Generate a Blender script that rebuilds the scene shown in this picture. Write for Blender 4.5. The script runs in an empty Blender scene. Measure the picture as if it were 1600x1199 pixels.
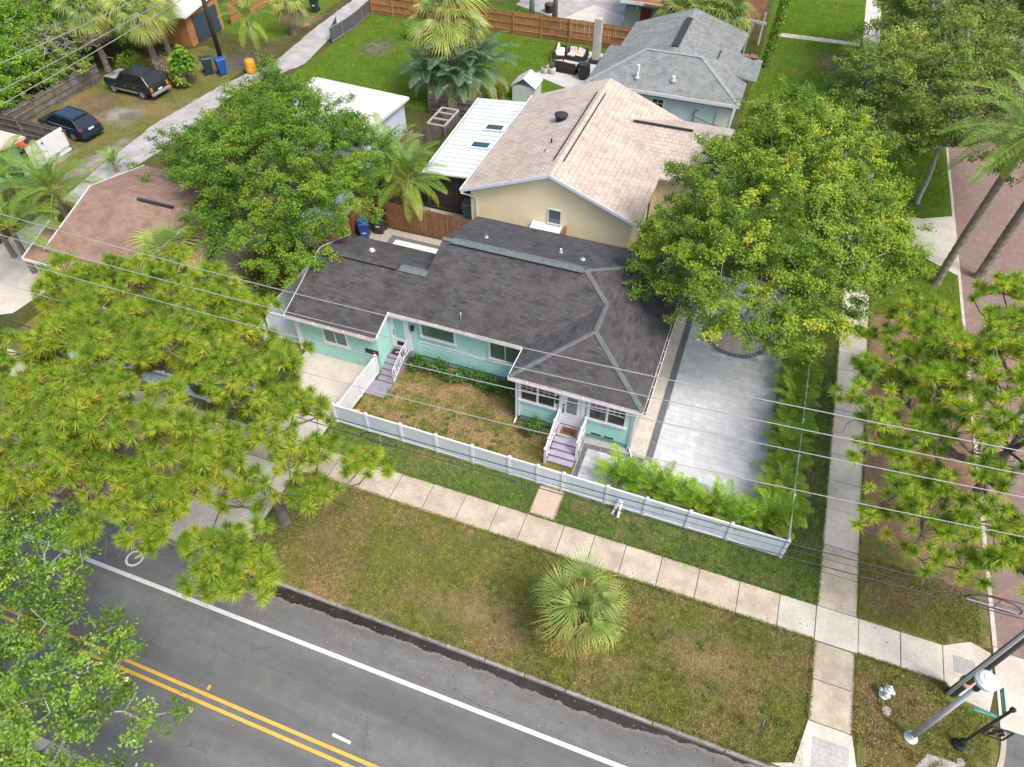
import bpy, math, random
import numpy as np
from mathutils import Matrix, Vector, Euler

rnd = random.Random(11)
rng = np.random.default_rng(11)
S = bpy.context.scene
C = S.collection
PI = math.pi

# ------------------------------------------------------------------ camera, sky, sun, exposure
cam_d = bpy.data.cameras.new('camera')
cam_d.sensor_width = 36.0
cam_d.lens = 24.72
cam_d.clip_end = 1500
cam = bpy.data.objects.new('camera', cam_d)
C.objects.link(cam)
cam.location = (0, 0, 25)
cam.rotation_euler = (PI / 2 - 0.8244716, 0, 0.3555863)
S.camera = cam

SUN_EL, SUN_AZ = math.radians(56), math.radians(116)      # azimuth clockwise from +Y
world = bpy.data.worlds.new('World')
S.world = world
world.use_nodes = True
wn = world.node_tree
sky = wn.nodes.new('ShaderNodeTexSky')
sky.sky_type = 'NISHITA'
sky.sun_disc = False
sky.sun_elevation = SUN_EL
sky.sun_rotation = SUN_AZ
sky.air_density = 1.0
sky.dust_density = 4.0
sky.ozone_density = 0.6
wn.links.new(sky.outputs[0], wn.nodes['Background'].inputs[0])
wn.nodes['Background'].inputs[1].default_value = 0.15

sun_d = bpy.data.lights.new('sun', 'SUN')
sun_d.energy = 1.5
sun_d.angle = math.radians(18)
sun_d.color = (1.0, 0.95, 0.87)
sun = bpy.data.objects.new('sun', sun_d)
C.objects.link(sun)
sd = Vector((math.sin(SUN_AZ) * math.cos(SUN_EL), math.cos(SUN_AZ) * math.cos(SUN_EL), math.sin(SUN_EL)))
sun.rotation_euler = sd.to_track_quat('Z', 'Y').to_euler()

S.view_settings.view_transform = 'Standard'
S.view_settings.look = 'None'
S.view_settings.gamma = 1.0
S.view_settings.exposure = 0.9
S.view_settings.use_curve_mapping = False
S.render.engine = 'CYCLES'
S.cycles.max_bounces = 5
S.cycles.diffuse_bounces = 3
S.cycles.glossy_bounces = 2
S.cycles.transmission_bounces = 2
S.cycles.transparent_max_bounces = 6


# ------------------------------------------------------------------ materials
def s2l(c):
    return tuple(((x / 255) / 12.92 if x <= 10 else (((x / 255) + 0.055) / 1.055) ** 2.4) for x in c)


class Nd:
    def __init__(self, name):
        self.m = bpy.data.materials.new(name)
        self.m.use_nodes = True
        self.t = self.m.node_tree
        self.b = self.t.nodes['Principled BSDF']
        self._pos = None

    def n(self, typ, **kw):
        x = self.t.nodes.new(typ)
        for k, v in kw.items():
            if k.startswith('_'):
                setattr(x, k[1:], v)
            else:
                x.inputs[k.replace('_', ' ')].default_value = v
        return x

    def l(self, a, b):
        self.t.links.new(a, b)

    def pos(self):
        if self._pos is None:
            self._pos = self.n('ShaderNodeNewGeometry').outputs['Position']
        return self._pos

    def noise(self, scale, detail=4, rough=0.6, vec=None, lo=0.35, hi=0.65):
        x = self.n('ShaderNodeTexNoise', Scale=scale, Detail=detail, Roughness=rough)
        self.l(vec or self.pos(), x.inputs['Vector'])
        r = self.n('ShaderNodeMapRange')
        r.inputs[1].default_value = lo
        r.inputs[2].default_value = hi
        self.l(x.outputs['Fac'], r.inputs[0])
        return r.outputs[0]

    def mix(self, f, a, b, mode='MIX'):
        x = self.n('ShaderNodeMix', _data_type='RGBA', _blend_type=mode)
        for s, v in ((0, f), (6, a), (7, b)):
            if isinstance(v, (int, float)):
                x.inputs[s].default_value = v
            elif isinstance(v, tuple):
                x.inputs[s].default_value = (*v, 1)
            else:
                self.l(v, x.inputs[s])
        return x.outputs[2]

    def mul(self, a, k):
        x = self.n('ShaderNodeMath', _operation='MULTIPLY')
        self.l(a, x.inputs[0])
        if isinstance(k, (int, float)):
            x.inputs[1].default_value = k
        else:
            self.l(k, x.inputs[1])
        return x.outputs[0]

    def bump(self, h, strength=0.3, dist=0.02):
        x = self.n('ShaderNodeBump', Strength=strength, Distance=dist)
        self.l(h, x.inputs['Height'])
        self.l(x.outputs[0], self.b.inputs['Normal'])

    def col(self, c):
        if isinstance(c, tuple):
            self.b.inputs['Base Color'].default_value = (*c, 1)
        else:
            self.l(c, self.b.inputs['Base Color'])

    def rnd(self):
        return self.n('ShaderNodeObjectInfo').outputs['Random']


MATS = {}


def mat(name, c1, c2=None, scale=3.0, rough=0.7, bump=0.0, bscale=None, metal=0.0, vary=0.0, fine=0.0):
    """two-tone noise material in world space; vary = per-object brightness change"""
    if name in MATS:
        return MATS[name]
    N = Nd(name)
    c = c1
    if c2 is not None:
        c = N.mix(N.noise(scale), c1, c2)
    if fine > 0:
        c = N.mix(N.mul(N.noise(scale * 14, 3), fine), c, tuple(x * 0.35 for x in c1))
    if vary > 0:
        r = N.n('ShaderNodeMapRange')
        N.l(N.rnd(), r.inputs[0])
        r.inputs[3].default_value = 1 - vary
        r.inputs[4].default_value = 1 + vary
        h = N.n('ShaderNodeHueSaturation')
        N.l(r.outputs[0], h.inputs['Value'])
        if isinstance(c, tuple):
            h.inputs['Color'].default_value = (*c, 1)
        else:
            N.l(c, h.inputs['Color'])
        c = h.outputs[0]
    N.col(c)
    N.b.inputs['Roughness'].default_value = rough
    N.b.inputs['Metallic'].default_value = metal
    if bump > 0:
        N.bump(N.noise(bscale or scale * 10, 3), bump)
    MATS[name] = N.m
    return N.m


def lawn_mat(name, green, dry, soil, dryness=0.5, soilness=0.3, scale=0.5):
    N = Nd(name)
    g = N.mix(N.noise(9, 3), green, tuple(x * 0.6 for x in green))
    g = N.mix(N.mul(N.noise(0.9, 3), 0.5), g, tuple(a * b for a, b in zip(green, (1.35, 1.2, .8))))
    d = N.mix(N.noise(14, 3), dry, tuple(x * 0.62 for x in dry))
    c = N.mix(N.noise(scale, 6, 0.68, lo=0.62 - dryness * 0.3, hi=0.80 - dryness * 0.3), g, d)
    so = N.mix(N.noise(20, 3), soil, tuple(x * 0.55 for x in soil))
    v = N.n('ShaderNodeVectorMath', _operation='ADD')
    N.l(N.pos(), v.inputs[0])
    v.inputs[1].default_value = (31, 17, 5)
    c = N.mix(N.noise(scale * 1.7, 6, 0.7, vec=v.outputs[0], lo=0.72 - soilness * 0.3, hi=0.85 - soilness * 0.3), c, so)
    sp = N.noise(45, 2, 0.5, lo=0.3, hi=0.7)
    c = N.mix(0.55, c, N.mix(sp, (0.15, 0.15, 0.15), (1.6, 1.6, 1.6)), 'MULTIPLY')
    md = N.noise(4.5, 4, 0.65, lo=0.35, hi=0.65)
    c = N.mix(0.6, c, N.mix(md, (0.62, 0.62, 0.62), (1.35, 1.33, 1.25)), 'MULTIPLY')
    at = N.n('ShaderNodeAttribute', _attribute_name='tint')
    mr = N.n('ShaderNodeMapRange')
    N.l(at.outputs['Fac'], mr.inputs[0])
    mr.inputs[3].default_value = 0.70
    mr.inputs[4].default_value = 1.85
    hs_ = N.n('ShaderNodeHueSaturation')
    N.l(mr.outputs[0], hs_.inputs['Value'])
    N.l(c, hs_.inputs['Color'])
    N.col(hs_.outputs[0])
    N.b.inputs['Roughness'].default_value = 0.95
    N.b.inputs['Specular IOR Level'].default_value = 0.1
    N.bump(N.noise(60, 3), 0.5, 0.03)
    MATS[name] = N.m
    return N.m


def uv_of(N):
    return N.n('ShaderNodeUVMap').outputs[0]


def shingle_mat(name, ca, cb, cc, w=0.32, h=0.145, streak=0.0, patch=None, gap=0.35, contrast=1.0, dots=None):
    N = Nd(name)
    uv = uv_of(N)
    br = N.n('ShaderNodeTexBrick', Scale=1.0, Mortar_Size=0.008, Mortar_Smooth=0.3, Bias=-0.1, Brick_Width=w, Row_Height=h)
    br.offset = 0.5
    N.l(uv, br.inputs['Vector'])
    br.inputs['Color1'].default_value = (*ca, 1)
    br.inputs['Color2'].default_value = (*cb, 1)
    br.inputs['Mortar'].default_value = (*[x * gap for x in ca], 1)
    c = br.outputs['Color']
    # random darker tabs
    mp = N.n('ShaderNodeMapping')
    N.l(uv, mp.inputs[0])
    mp.inputs['Scale'].default_value = (1 / w * 1.0, 1 / h, 1)
    vo = N.n('ShaderNodeTexWhiteNoise', _noise_dimensions='2D')
    fl = N.n('ShaderNodeVectorMath', _operation='FLOOR')
    N.l(mp.outputs[0], fl.inputs[0])
    N.l(fl.outputs[0], vo.inputs['Vector'])
    r = N.n('ShaderNodeMapRange')
    r.inputs[1].default_value = 0.55
    r.inputs[2].default_value = 0.95
    N.l(vo.outputs['Value'], r.inputs[0])
    c = N.mix(N.mul(r.outputs[0], 0.75 * contrast), c, cc)
    if dots:
        b2 = N.n('ShaderNodeTexBrick', Scale=1.0, Mortar_Size=0.0, Bias=0.0, Brick_Width=w, Row_Height=h * 2)
        N.l(uv, b2.inputs['Vector'])
        ck = N.n('ShaderNodeTexBrick', Scale=1.0, Mortar_Size=0.05, Mortar_Smooth=0.6, Brick_Width=0.42, Row_Height=0.29)
        ck.offset = 0.5
        N.l(uv, ck.inputs['Vector'])
        ck.inputs['Color1'].default_value = (0, 0, 0, 1)
        ck.inputs['Color2'].default_value = (0, 0, 0, 1)
        ck.inputs['Mortar'].default_value = (1, 1, 1, 1)
        c = N.mix(N.mul(ck.outputs['Fac'], 0.55), c, dots)
    # weathering along the slope
    c = N.mix(N.mul(N.noise(0.45, 5), 0.5), c, tuple(x * 0.62 for x in ca))
    c = N.mix(N.mul(N.noise(1.6, 5), 0.30), c, tuple(min(1, x * 1.5) for x in cb))
    if patch:
        c = N.mix(N.mul(N.noise(0.25, 5, lo=0.5, hi=0.7), 0.6), c, patch)
    g = N.noise(70, 2)
    c = N.mix(0.3, c, N.mix(g, (0.4, 0.4, 0.4), (1.5, 1.5, 1.5)), 'MULTIPLY')
    N.col(c)
    N.b.inputs['Roughness'].default_value = 0.93
    N.b.inputs['Specular IOR Level'].default_value = 0.2
    hh = N.n('ShaderNodeMath', _operation='SUBTRACT')
    hh.inputs[0].default_value = 1.0
    N.l(br.outputs['Fac'], hh.inputs[1])
    N.bump(hh.outputs[0], 0.6, 0.012)
    MATS[name] = N.m
    return N.m


def leaf_mat(name, stops, trans=0.35, rough=0.55, spec=0.3):
    N = Nd(name)
    a = N.n('ShaderNodeAttribute', _attribute_name='tint')
    cr = N.n('ShaderNodeValToRGB')
    e = cr.color_ramp.elements
    while len(e) < len(stops):
        e.new(0.5)
    for k, (p, c) in enumerate(stops):
        e[k].position = p
        e[k].color = (*c, 1)
    N.l(a.outputs['Fac'], cr.inputs[0])
    r = N.n('ShaderNodeMapRange')
    N.l(N.rnd(), r.inputs[0])
    r.inputs[3].default_value = 0.85
    r.inputs[4].default_value = 1.15
    h = N.n('ShaderNodeHueSaturation')
    N.l(r.outputs[0], h.inputs['Value'])
    N.l(cr.outputs[0], h.inputs['Color'])
    N.l(h.outputs[0], N.b.inputs['Base Color'])
    N.b.inputs['Roughness'].default_value = rough
    N.b.inputs['Specular IOR Level'].default_value = spec
    tr = N.n('ShaderNodeBsdfTranslucent')
    N.l(h.outputs[0], tr.inputs[0])
    mx = N.n('ShaderNodeMixShader')
    mx.inputs[0].default_value = trans
    N.l(N.b.outputs[0], mx.inputs[1])
    N.l(tr.outputs[0], mx.inputs[2])
    N.l(mx.outputs[0], N.t.nodes['Material Output'].inputs[0])
    MATS[name] = N.m
    return N.m


def glass_mat(name, c, rough=0.08):
    N = Nd(name)
    N.col(c)
    N.b.inputs['Roughness'].default_value = rough
    N.b.inputs['Specular IOR Level'].default_value = 0.9
    MATS[name] = N.m
    return N.m


WHITE = mat('white_paint', (0.68, 0.69, 0.71), (0.60, 0.61, 0.63), 2, 0.45)
VINYL = mat('white_vinyl', (0.56, 0.63, 0.70), (0.51, 0.585, 0.655), 1.2, 0.4)
SOFFIT = mat('gutter_white', (0.72, 0.70, 0.70), (0.60, 0.55, 0.54), 2.5, 0.5)
RUST = mat('gutter_rust', (0.16, 0.075, 0.05), (0.07, 0.045, 0.04), 6, 0.9)
MINT = mat('mint_siding', (0.38, 0.66, 0.60), (0.31, 0.575, 0.525), 0.9, 0.55, fine=0.10)
MINT_DK = mat('mint_foundation', (0.24, 0.43, 0.42), (0.18, 0.34, 0.34), 2.5, 0.8)
YELLOW = mat('yellow_stucco', (0.88, 0.745, 0.49), (0.83, 0.70, 0.455), 1.2, 0.9, 0.12, 50)
PALEBLUE = mat('pale_blue_siding', (0.50, 0.64, 0.66), (0.44, 0.58, 0.61), 1.5, 0.6)
GREENWALL = mat('sage_wall', (0.20, 0.27, 0.22), (0.17, 0.23, 0.19), 1.5, 0.8)
TEALWALL = mat('teal_block_wall', (0.33, 0.45, 0.43), (0.27, 0.38, 0.37), 1.5, 0.85)
GREYBLUE = mat('grey_blue_wall', (0.47, 0.56, 0.60), (0.40, 0.48, 0.52), 1.5, 0.85)
LAVENDER = mat('lavender_paint', (0.25, 0.235, 0.29), (0.20, 0.19, 0.235), 3, 0.7)
BLACK = mat('black_metal', (0.012, 0.013, 0.014), (0.022, 0.022, 0.023), 5, 0.4)
RUBBER = mat('rubber', (0.018, 0.018, 0.018), (0.03, 0.03, 0.03), 8, 0.85)
CONC = mat('concrete', (0.55, 0.475, 0.37), (0.38, 0.325, 0.25), 1.3, 0.9, 0.25, 30, vary=0.1, fine=0.35)
CONC_L = mat('pale_concrete', (0.60, 0.555, 0.485), (0.47, 0.43, 0.37), 0.9, 0.9, 0.2, 30, vary=0.05, fine=0.25)
CONC_G = mat('grey_concrete', (0.47, 0.46, 0.44), (0.31, 0.30, 0.285), 0.8, 0.9, 0.25, 25, vary=0.06, fine=0.35)
CONC_P = mat('pinkish_concrete', (0.56, 0.44, 0.35), (0.47, 0.36, 0.28), 1.3, 0.9, 0.2, 30, vary=0.06, fine=0.3)
KERB = mat('kerb_concrete', (0.34, 0.33, 0.31), (0.18, 0.175, 0.165), 2.5, 0.9, 0.3, 30, vary=0.15, fine=0.5)
SOIL = mat('soil', (0.075, 0.052, 0.034), (0.12, 0.078, 0.048), 4, 0.98, 0.5, 40)
LITTER = mat('pine_litter', (0.29, 0.18, 0.105), (0.17, 0.105, 0.068), 1.7, 0.98, 0.6, 45, fine=0.5)
GRAVEL = mat('pale_gravel', (0.56, 0.51, 0.47), (0.40, 0.36, 0.33), 6, 0.95, 0.8, 28, fine=0.5)
PAVER = mat('light_paver', (0.58, 0.585, 0.60), (0.50, 0.505, 0.525), 3.0, 0.8, 0.1, 40, vary=0.085, fine=0.12)
PAVER_D = mat('charcoal_paver', (0.15, 0.16, 0.175), (0.115, 0.12, 0.135), 4, 0.85, 0.1, 40, vary=0.12)
JOINT = mat('joint_sand', (0.38, 0.375, 0.37), (0.30, 0.295, 0.29), 8, 0.95)
WOOD_O = mat('orange_cedar', (0.42, 0.205, 0.075), (0.31, 0.145, 0.055), 2.2, 0.8, 0.2, 30, vary=0.18, fine=0.3)
WOOD_B = mat('brown_cedar', (0.30, 0.14, 0.062), (0.21, 0.098, 0.045), 2.2, 0.8, 0.2, 30, vary=0.18, fine=0.3)
WOOD_G = mat('weathered_wood', (0.21, 0.18, 0.155), (0.12, 0.10, 0.085), 2.5, 0.9, 0.2, 30, vary=0.2, fine=0.4)
POLEW = mat('pole_wood', (0.125, 0.10, 0.085), (0.075, 0.06, 0.05), 3, 0.9, 0.3, 25)
GALV = mat('galvanised', (0.42, 0.44, 0.45), (0.32, 0.34, 0.35), 4, 0.45, metal=0.5)
CHAIN = mat('dark_privacy_mesh', (0.06, 0.065, 0.065), (0.10, 0.10, 0.10), 4, 0.8)
WHITEROOF = mat('white_flat_roof', (0.62, 0.605, 0.59), (0.52, 0.50, 0.475), 0.6, 0.6, fine=0.15)
ALU = mat('white_aluminium_roof', (0.57, 0.60, 0.61), (0.52, 0.55, 0.56), 0.7, 0.45)
SCREEN = mat('dark_screen', (0.022, 0.02, 0.019), (0.035, 0.028, 0.024), 2, 0.7)
BLUEBIN = mat('blue_plastic', (0.012, 0.075, 0.32), (0.01, 0.06, 0.26), 3, 0.45)
DARKBIN = mat('dark_green_plastic', (0.016, 0.03, 0.03), (0.022, 0.04, 0.04), 3, 0.5)
ORANGE = mat('orange_plastic', (0.75, 0.36, 0.02), (0.68, 0.30, 0.02), 3, 0.5)
TAN = mat('cardboard_orange', (0.55, 0.27, 0.07), (0.46, 0.21, 0.05), 3, 0.8)
REDTARP = mat('red_plastic', (0.62, 0.12, 0.07), (0.5, 0.09, 0.05), 3, 0.5)
WICKER = mat('dark_wicker', (0.022, 0.016, 0.014), (0.035, 0.026, 0.022), 12, 0.7, 0.4, 60)
CUSHION = mat('cream_cushion', (0.66, 0.58, 0.50), (0.58, 0.50, 0.43), 4, 0.9)
SIGNGREEN = mat('sign_green', (0.02, 0.27, 0.17), (0.025, 0.30, 0.19), 3, 0.4)
REDDOOR = mat('dark_red_door', (0.13, 0.018, 0.016), (0.10, 0.014, 0.013), 3, 0.5)
COIR = mat('coir_mat', (0.20, 0.085, 0.04), (0.14, 0.06, 0.028), 10, 0.98)
STUCCO_W = mat('white_stucco', (0.62, 0.62, 0.61), (0.52, 0.52, 0.52), 1.2, 0.9)
HYD = mat('hydrant_paint', (0.66, 0.72, 0.70), (0.56, 0.63, 0.61), 8, 0.5)
WIREW = mat('bright_wire', (0.38, 0.38, 0.39), (0.33, 0.33, 0.34), 5, 0.4, metal=0.2)
WIRED = mat('dark_cable', (0.035, 0.034, 0.034), (0.05, 0.05, 0.05), 5, 0.6)
GLASS_G = glass_mat('green_glass', (0.03, 0.125, 0.085))
GLASS_B = glass_mat('dark_glass', (0.035, 0.034, 0.03))
GLASS_C = glass_mat('car_glass', (0.008, 0.010, 0.011), 0.05)
GLASS_S = glass_mat('skylight_glass', (0.02, 0.055, 0.075), 0.15)
GLASS_D = glass_mat('door_glass', (0.13, 0.15, 0.16), 0.15)
BARK = mat('oak_bark', (0.20, 0.18, 0.15), (0.115, 0.10, 0.085), 5, 0.95, 0.4, 25)
BARK_P = mat('pine_bark', (0.19, 0.155, 0.135), (0.11, 0.088, 0.078), 5, 0.95, 0.4, 25)
BARK_L = mat('pale_bark', (0.36, 0.35, 0.32), (0.24, 0.23, 0.21), 5, 0.95, 0.3, 25)
PALMT = mat('palm_trunk', (0.25, 0.215, 0.17), (0.15, 0.125, 0.10), 4, 0.95, 0.5, 14)
LAWN_V = lawn_mat('verge_lawn', (0.215, 0.25, 0.07), (0.41, 0.31, 0.15), (0.33, 0.225, 0.13), 0.52, 0.25, 0.38)
LAWN_S = lawn_mat('strip_lawn', (0.165, 0.25, 0.072), (0.33, 0.295, 0.135), (0.42, 0.31, 0.19), 0.34, 0.16, 0.6)
LAWN_Y = lawn_mat('yard_lawn', (0.23, 0.245, 0.07), (0.52, 0.38, 0.20), (0.55, 0.375, 0.235), 0.66, 0.42, 0.8)
LAWN_B = lawn_mat('lush_lawn', (0.135, 0.245, 0.027), (0.24, 0.27, 0.06), (0.22, 0.19, 0.09), 0.3, 0.02, 0.25)
LAWN_A = lawn_mat('alley_grass', (0.20, 0.225, 0.06), (0.38, 0.31, 0.15), (0.33, 0.25, 0.16), 0.6, 0.5, 0.3)
GROUND = lawn_mat('ground_earth', (0.11, 0.135, 0.04), (0.22, 0.175, 0.085), (0.16, 0.12, 0.075), 0.5, 0.45, 0.3)
SH_MAIN = shingle_mat('charcoal_shingles', (0.066, 0.062, 0.064), (0.094, 0.092, 0.093), (0.032, 0.033, 0.035))
SH_CAP = mat('green_grey_cap', (0.135, 0.158, 0.152), (0.09, 0.108, 0.106), 5, 0.93, 0.3, 40)
SH_YEL = shingle_mat('tan_shingles', (0.475, 0.40, 0.335), (0.53, 0.45, 0.38), (0.39, 0.32, 0.265), dots=(0.22, 0.155, 0.13), gap=0.6, contrast=0.5)
SH_BLUE = shingle_mat('grey_shingles', (0.19, 0.205, 0.20), (0.245, 0.26, 0.255), (0.125, 0.138, 0.138))
SH_BROWN = shingle_mat('brown_shingles', (0.245, 0.16, 0.122), (0.285, 0.195, 0.145), (0.18, 0.115, 0.09), gap=0.5)
SH_RED = shingle_mat('rust_shingles', (0.27, 0.115, 0.07), (0.30, 0.14, 0.085), (0.2, 0.08, 0.05), gap=0.5)
L_OAK = leaf_mat('oak_leaf', [(0, (0.078, 0.151, 0.017)), (0.4, (0.168, 0.280, 0.025)), (0.75, (0.312, 0.414, 0.036)), (1, (0.504, 0.493, 0.050))], trans=0.3)
L_OAKG = leaf_mat('fresh_oak_leaf', [(0, (0.078, 0.170, 0.019)), (0.5, (0.174, 0.325, 0.030)), (0.85, (0.305, 0.463, 0.044)), (1, (0.470, 0.568, 0.068))])
L_DARK = leaf_mat('olive_leaf', [(0, (0.110, 0.168, 0.034)), (0.5, (0.208, 0.292, 0.049)), (0.85, (0.352, 0.425, 0.067)), (1, (0.583, 0.561, 0.113))])
L_GLOSS = leaf_mat('glossy_leaf', [(0, (0.084, 0.167, 0.019)), (0.5, (0.181, 0.324, 0.034)), (0.85, (0.337, 0.501, 0.050)), (1, (0.600, 0.600, 0.056))], rough=0.4, spec=0.5)
L_SHRUB = leaf_mat('shrub_leaf', [(0, (0.033, 0.098, 0.016)), (0.5, (0.078, 0.195, 0.026)), (0.9, (0.182, 0.325, 0.052)), (1, (0.600, 0.600, 0.494))], rough=0.4, spec=0.5)
L_BRIGHT = leaf_mat('bright_leaf', [(0, (0.088, 0.200, 0.018)), (0.5, (0.163, 0.325, 0.025)), (1, (0.325, 0.475, 0.044))])
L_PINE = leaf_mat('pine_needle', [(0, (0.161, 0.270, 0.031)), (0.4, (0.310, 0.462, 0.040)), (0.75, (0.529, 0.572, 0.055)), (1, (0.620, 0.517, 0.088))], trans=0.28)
L_FAN = leaf_mat('fan_palm_leaf', [(0, (0.112, 0.210, 0.047)), (0.4, (0.213, 0.326, 0.072)), (0.75, (0.381, 0.441, 0.093)), (1, (0.515, 0.389, 0.093))], trans=0.2, rough=0.45, spec=0.5)
L_FEATH = leaf_mat('feather_palm_leaf', [(0, (0.101, 0.208, 0.031)), (0.5, (0.194, 0.327, 0.041)), (0.85, (0.405, 0.475, 0.061)), (1, (0.600, 0.461, 0.081))], trans=0.25, rough=0.45, spec=0.45)
L_ARECA = leaf_mat('areca_leaf', [(0, (0.128, 0.273, 0.027)), (0.5, (0.230, 0.402, 0.035)), (0.85, (0.444, 0.561, 0.047)), (1, (0.620, 0.609, 0.081))], trans=0.3, rough=0.45, spec=0.4)
L_BLUEP = leaf_mat('blue_palm_leaf', [(0, (0.060, 0.120, 0.066)), (0.5, (0.108, 0.198, 0.102)), (0.85, (0.192, 0.276, 0.120)), (1, (0.432, 0.348, 0.096))], trans=0.2, rough=0.4, spec=0.5)
L_DEAD = leaf_mat('dead_frond', [(0, (0.20, 0.145, 0.09)), (0.5, (0.30, 0.23, 0.15)), (1, (0.40, 0.32, 0.22))], trans=0.15)
L_SEED = leaf_mat('palm_fruit_stalk', [(0, (0.17, 0.115, 0.04)), (0.5, (0.27, 0.185, 0.06)), (1, (0.36, 0.27, 0.09))], trans=0.1)


def patch_mat(name, c1, c2, scale=3.0, soft=0.7, amax=0.75):
    """bare ground with a frayed edge: noise-broken coverage fading towards the rim of its own sheet"""
    N = Nd(name)
    c = N.mix(N.noise(scale), c1, c2)
    c = N.mix(N.mul(N.noise(scale * 12, 3), 0.5), c, tuple(q * 0.4 for q in c1))
    N.col(c)
    N.b.inputs['Roughness'].default_value = 0.98
    tc = N.n('ShaderNodeTexCoord')
    v = N.n('ShaderNodeVectorMath', _operation='SUBTRACT')
    N.l(tc.outputs['Generated'], v.inputs[0])
    v.inputs[1].default_value = (0.5, 0.5, 0.0)
    ml = N.n('ShaderNodeVectorMath', _operation='MULTIPLY')
    N.l(v.outputs[0], ml.inputs[0])
    ml.inputs[1].default_value = (2, 2, 0)
    ln = N.n('ShaderNodeVectorMath', _operation='LENGTH')
    N.l(ml.outputs[0], ln.inputs[0])
    nz = N.n('ShaderNodeTexNoise', Scale=1.6, Detail=7, Roughness=0.72)
    N.l(N.pos(), nz.inputs['Vector'])
    ad = N.n('ShaderNodeMath', _operation='MULTIPLY_ADD')
    N.l(nz.outputs['Fac'], ad.inputs[0])
    ad.inputs[1].default_value = 2.2
    ad.inputs[2].default_value = -0.35
    sb = N.n('ShaderNodeMath', _operation='SUBTRACT')
    N.l(ad.outputs[0], sb.inputs[0])
    N.l(ln.outputs['Value'], sb.inputs[1])
    mm = N.n('ShaderNodeMath', _operation='MULTIPLY', _use_clamp=True)
    N.l(sb.outputs[0], mm.inputs[0])
    mm.inputs[1].default_value = soft * 2.5
    N.l(N.mul(mm.outputs[0], amax), N.b.inputs['Alpha'])
    MATS[name] = N.m
    return N.m


P_LITTER = patch_mat('litter_patch', (0.29, 0.19, 0.115), (0.17, 0.11, 0.07), 2)
P_SAND = patch_mat('sand_patch', (0.46, 0.42, 0.37), (0.32, 0.28, 0.24), 1.6)
P_DARK = patch_mat('dark_patch', (0.22, 0.19, 0.16), (0.14, 0.12, 0.10), 2)
P_TAN = patch_mat('tan_patch', (0.48, 0.33, 0.20), (0.36, 0.24, 0.145), 2.5, 0.5, 0.6)


def road_mat():
    N = Nd('asphalt')
    c = N.mix(N.noise(2.2, 6), (0.128, 0.129, 0.126), (0.162, 0.162, 0.158))
    mp = N.n('ShaderNodeMapping')
    N.l(N.pos(), mp.inputs[0])
    mp.inputs['Scale'].default_value = (0.07, 1.1, 1)
    c = N.mix(N.mul(N.noise(1.0, 4, vec=mp.outputs[0]), 0.8), c, (0.085, 0.087, 0.089))
    c = N.mix(N.mul(N.noise(0.5, 3, lo=.5, hi=.75), 0.4), c, (0.155, 0.152, 0.147))
    c = N.mix(N.mul(N.noise(1.1, 8, 0.75, lo=.60, hi=.66), 0.35), c, (0.05, 0.05, 0.053))
    c = N.mix(N.mul(N.noise(9, 2, 0.5, lo=.70, hi=.74), 0.6), c, (0.035, 0.034, 0.033))
    c = N.mix(N.mul(N.noise(13, 2, 0.5, lo=.72, hi=.75), 0.5), c, (0.30, 0.30, 0.29))
    vr = N.n('ShaderNodeTexVoronoi', _feature='DISTANCE_TO_EDGE', Scale=0.33)
    wv = N.n('ShaderNodeTexNoise', Scale=1.3, Detail=5)
    N.l(N.pos(), wv.inputs['Vector'])
    va = N.n('ShaderNodeVectorMath', _operation='MULTIPLY_ADD')
    N.l(wv.outputs['Color'], va.inputs[0])
    va.inputs[1].default_value = (0.9, 0.9, 0)
    N.l(N.pos(), va.inputs[2])
    N.l(va.outputs[0], vr.inputs['Vector'])
    ck = N.n('ShaderNodeMapRange')
    N.l(vr.outputs['Distance'], ck.inputs[0])
    ck.inputs[1].default_value = 0.0
    ck.inputs[2].default_value = 0.006
    ck.inputs[3].default_value = 0.55
    ck.inputs[4].default_value = 0.0
    c = N.mix(N.mul(ck.outputs[0], N.noise(0.35, 3, lo=.48, hi=.6)), c, (0.03, 0.03, 0.03))
    c = N.mix(0.45, c, N.mix(N.noise(90, 2), (0.4, 0.4, 0.4), (1.6, 1.6, 1.6)), 'MULTIPLY')
    N.col(c)
    N.b.inputs['Roughness'].default_value = 0.85
    N.bump(N.noise(150, 2), 0.25, 0.01)
    return N.m


def brickroad_mat():
    N = Nd('brick_paving')
    br = N.n('ShaderNodeTexBrick', Scale=1.0, Mortar_Size=0.008, Brick_Width=0.22, Row_Height=0.10)
    N.l(N.pos(), br.inputs['Vector'])
    br.inputs['Color1'].default_value = (0.235, 0.14, 0.12, 1)
    br.inputs['Color2'].default_value = (0.175, 0.12, 0.11, 1)
    br.inputs['Mortar'].default_value = (0.13, 0.10, 0.09, 1)
    c = N.mix(N.mul(N.noise(0.7, 6), 0.7), br.outputs['Color'], (0.19, 0.15, 0.138))
    c = N.mix(N.mul(N.noise(4, 4, lo=.5, hi=.7), 0.5), c, (0.38, 0.22, 0.14))
    N.col(c)
    N.b.inputs['Roughness'].default_value = 0.9
    N.bump(br.outputs['Fac'], -0.4, 0.01)
    return N.m


ROAD = road_mat()
BRICKS = brickroad_mat()
PAINT_W = mat('white_road_paint', (0.66, 0.66, 0.65), (0.55, 0.55, 0.545), 2, 0.7, fine=0.4)
PAINT_Y = mat('yellow_road_paint', (0.74, 0.43, 0.075), (0.66, 0.38, 0.06), 2, 0.7, fine=0.4)
PUDDLE = mat('wet_gutter', (0.022, 0.020, 0.019), (0.038, 0.031, 0.026), 1.5, 0.25)
SILT = mat('gutter_silt', (0.17, 0.158, 0.138), (0.125, 0.115, 0.10), 3, 0.95)


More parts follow.
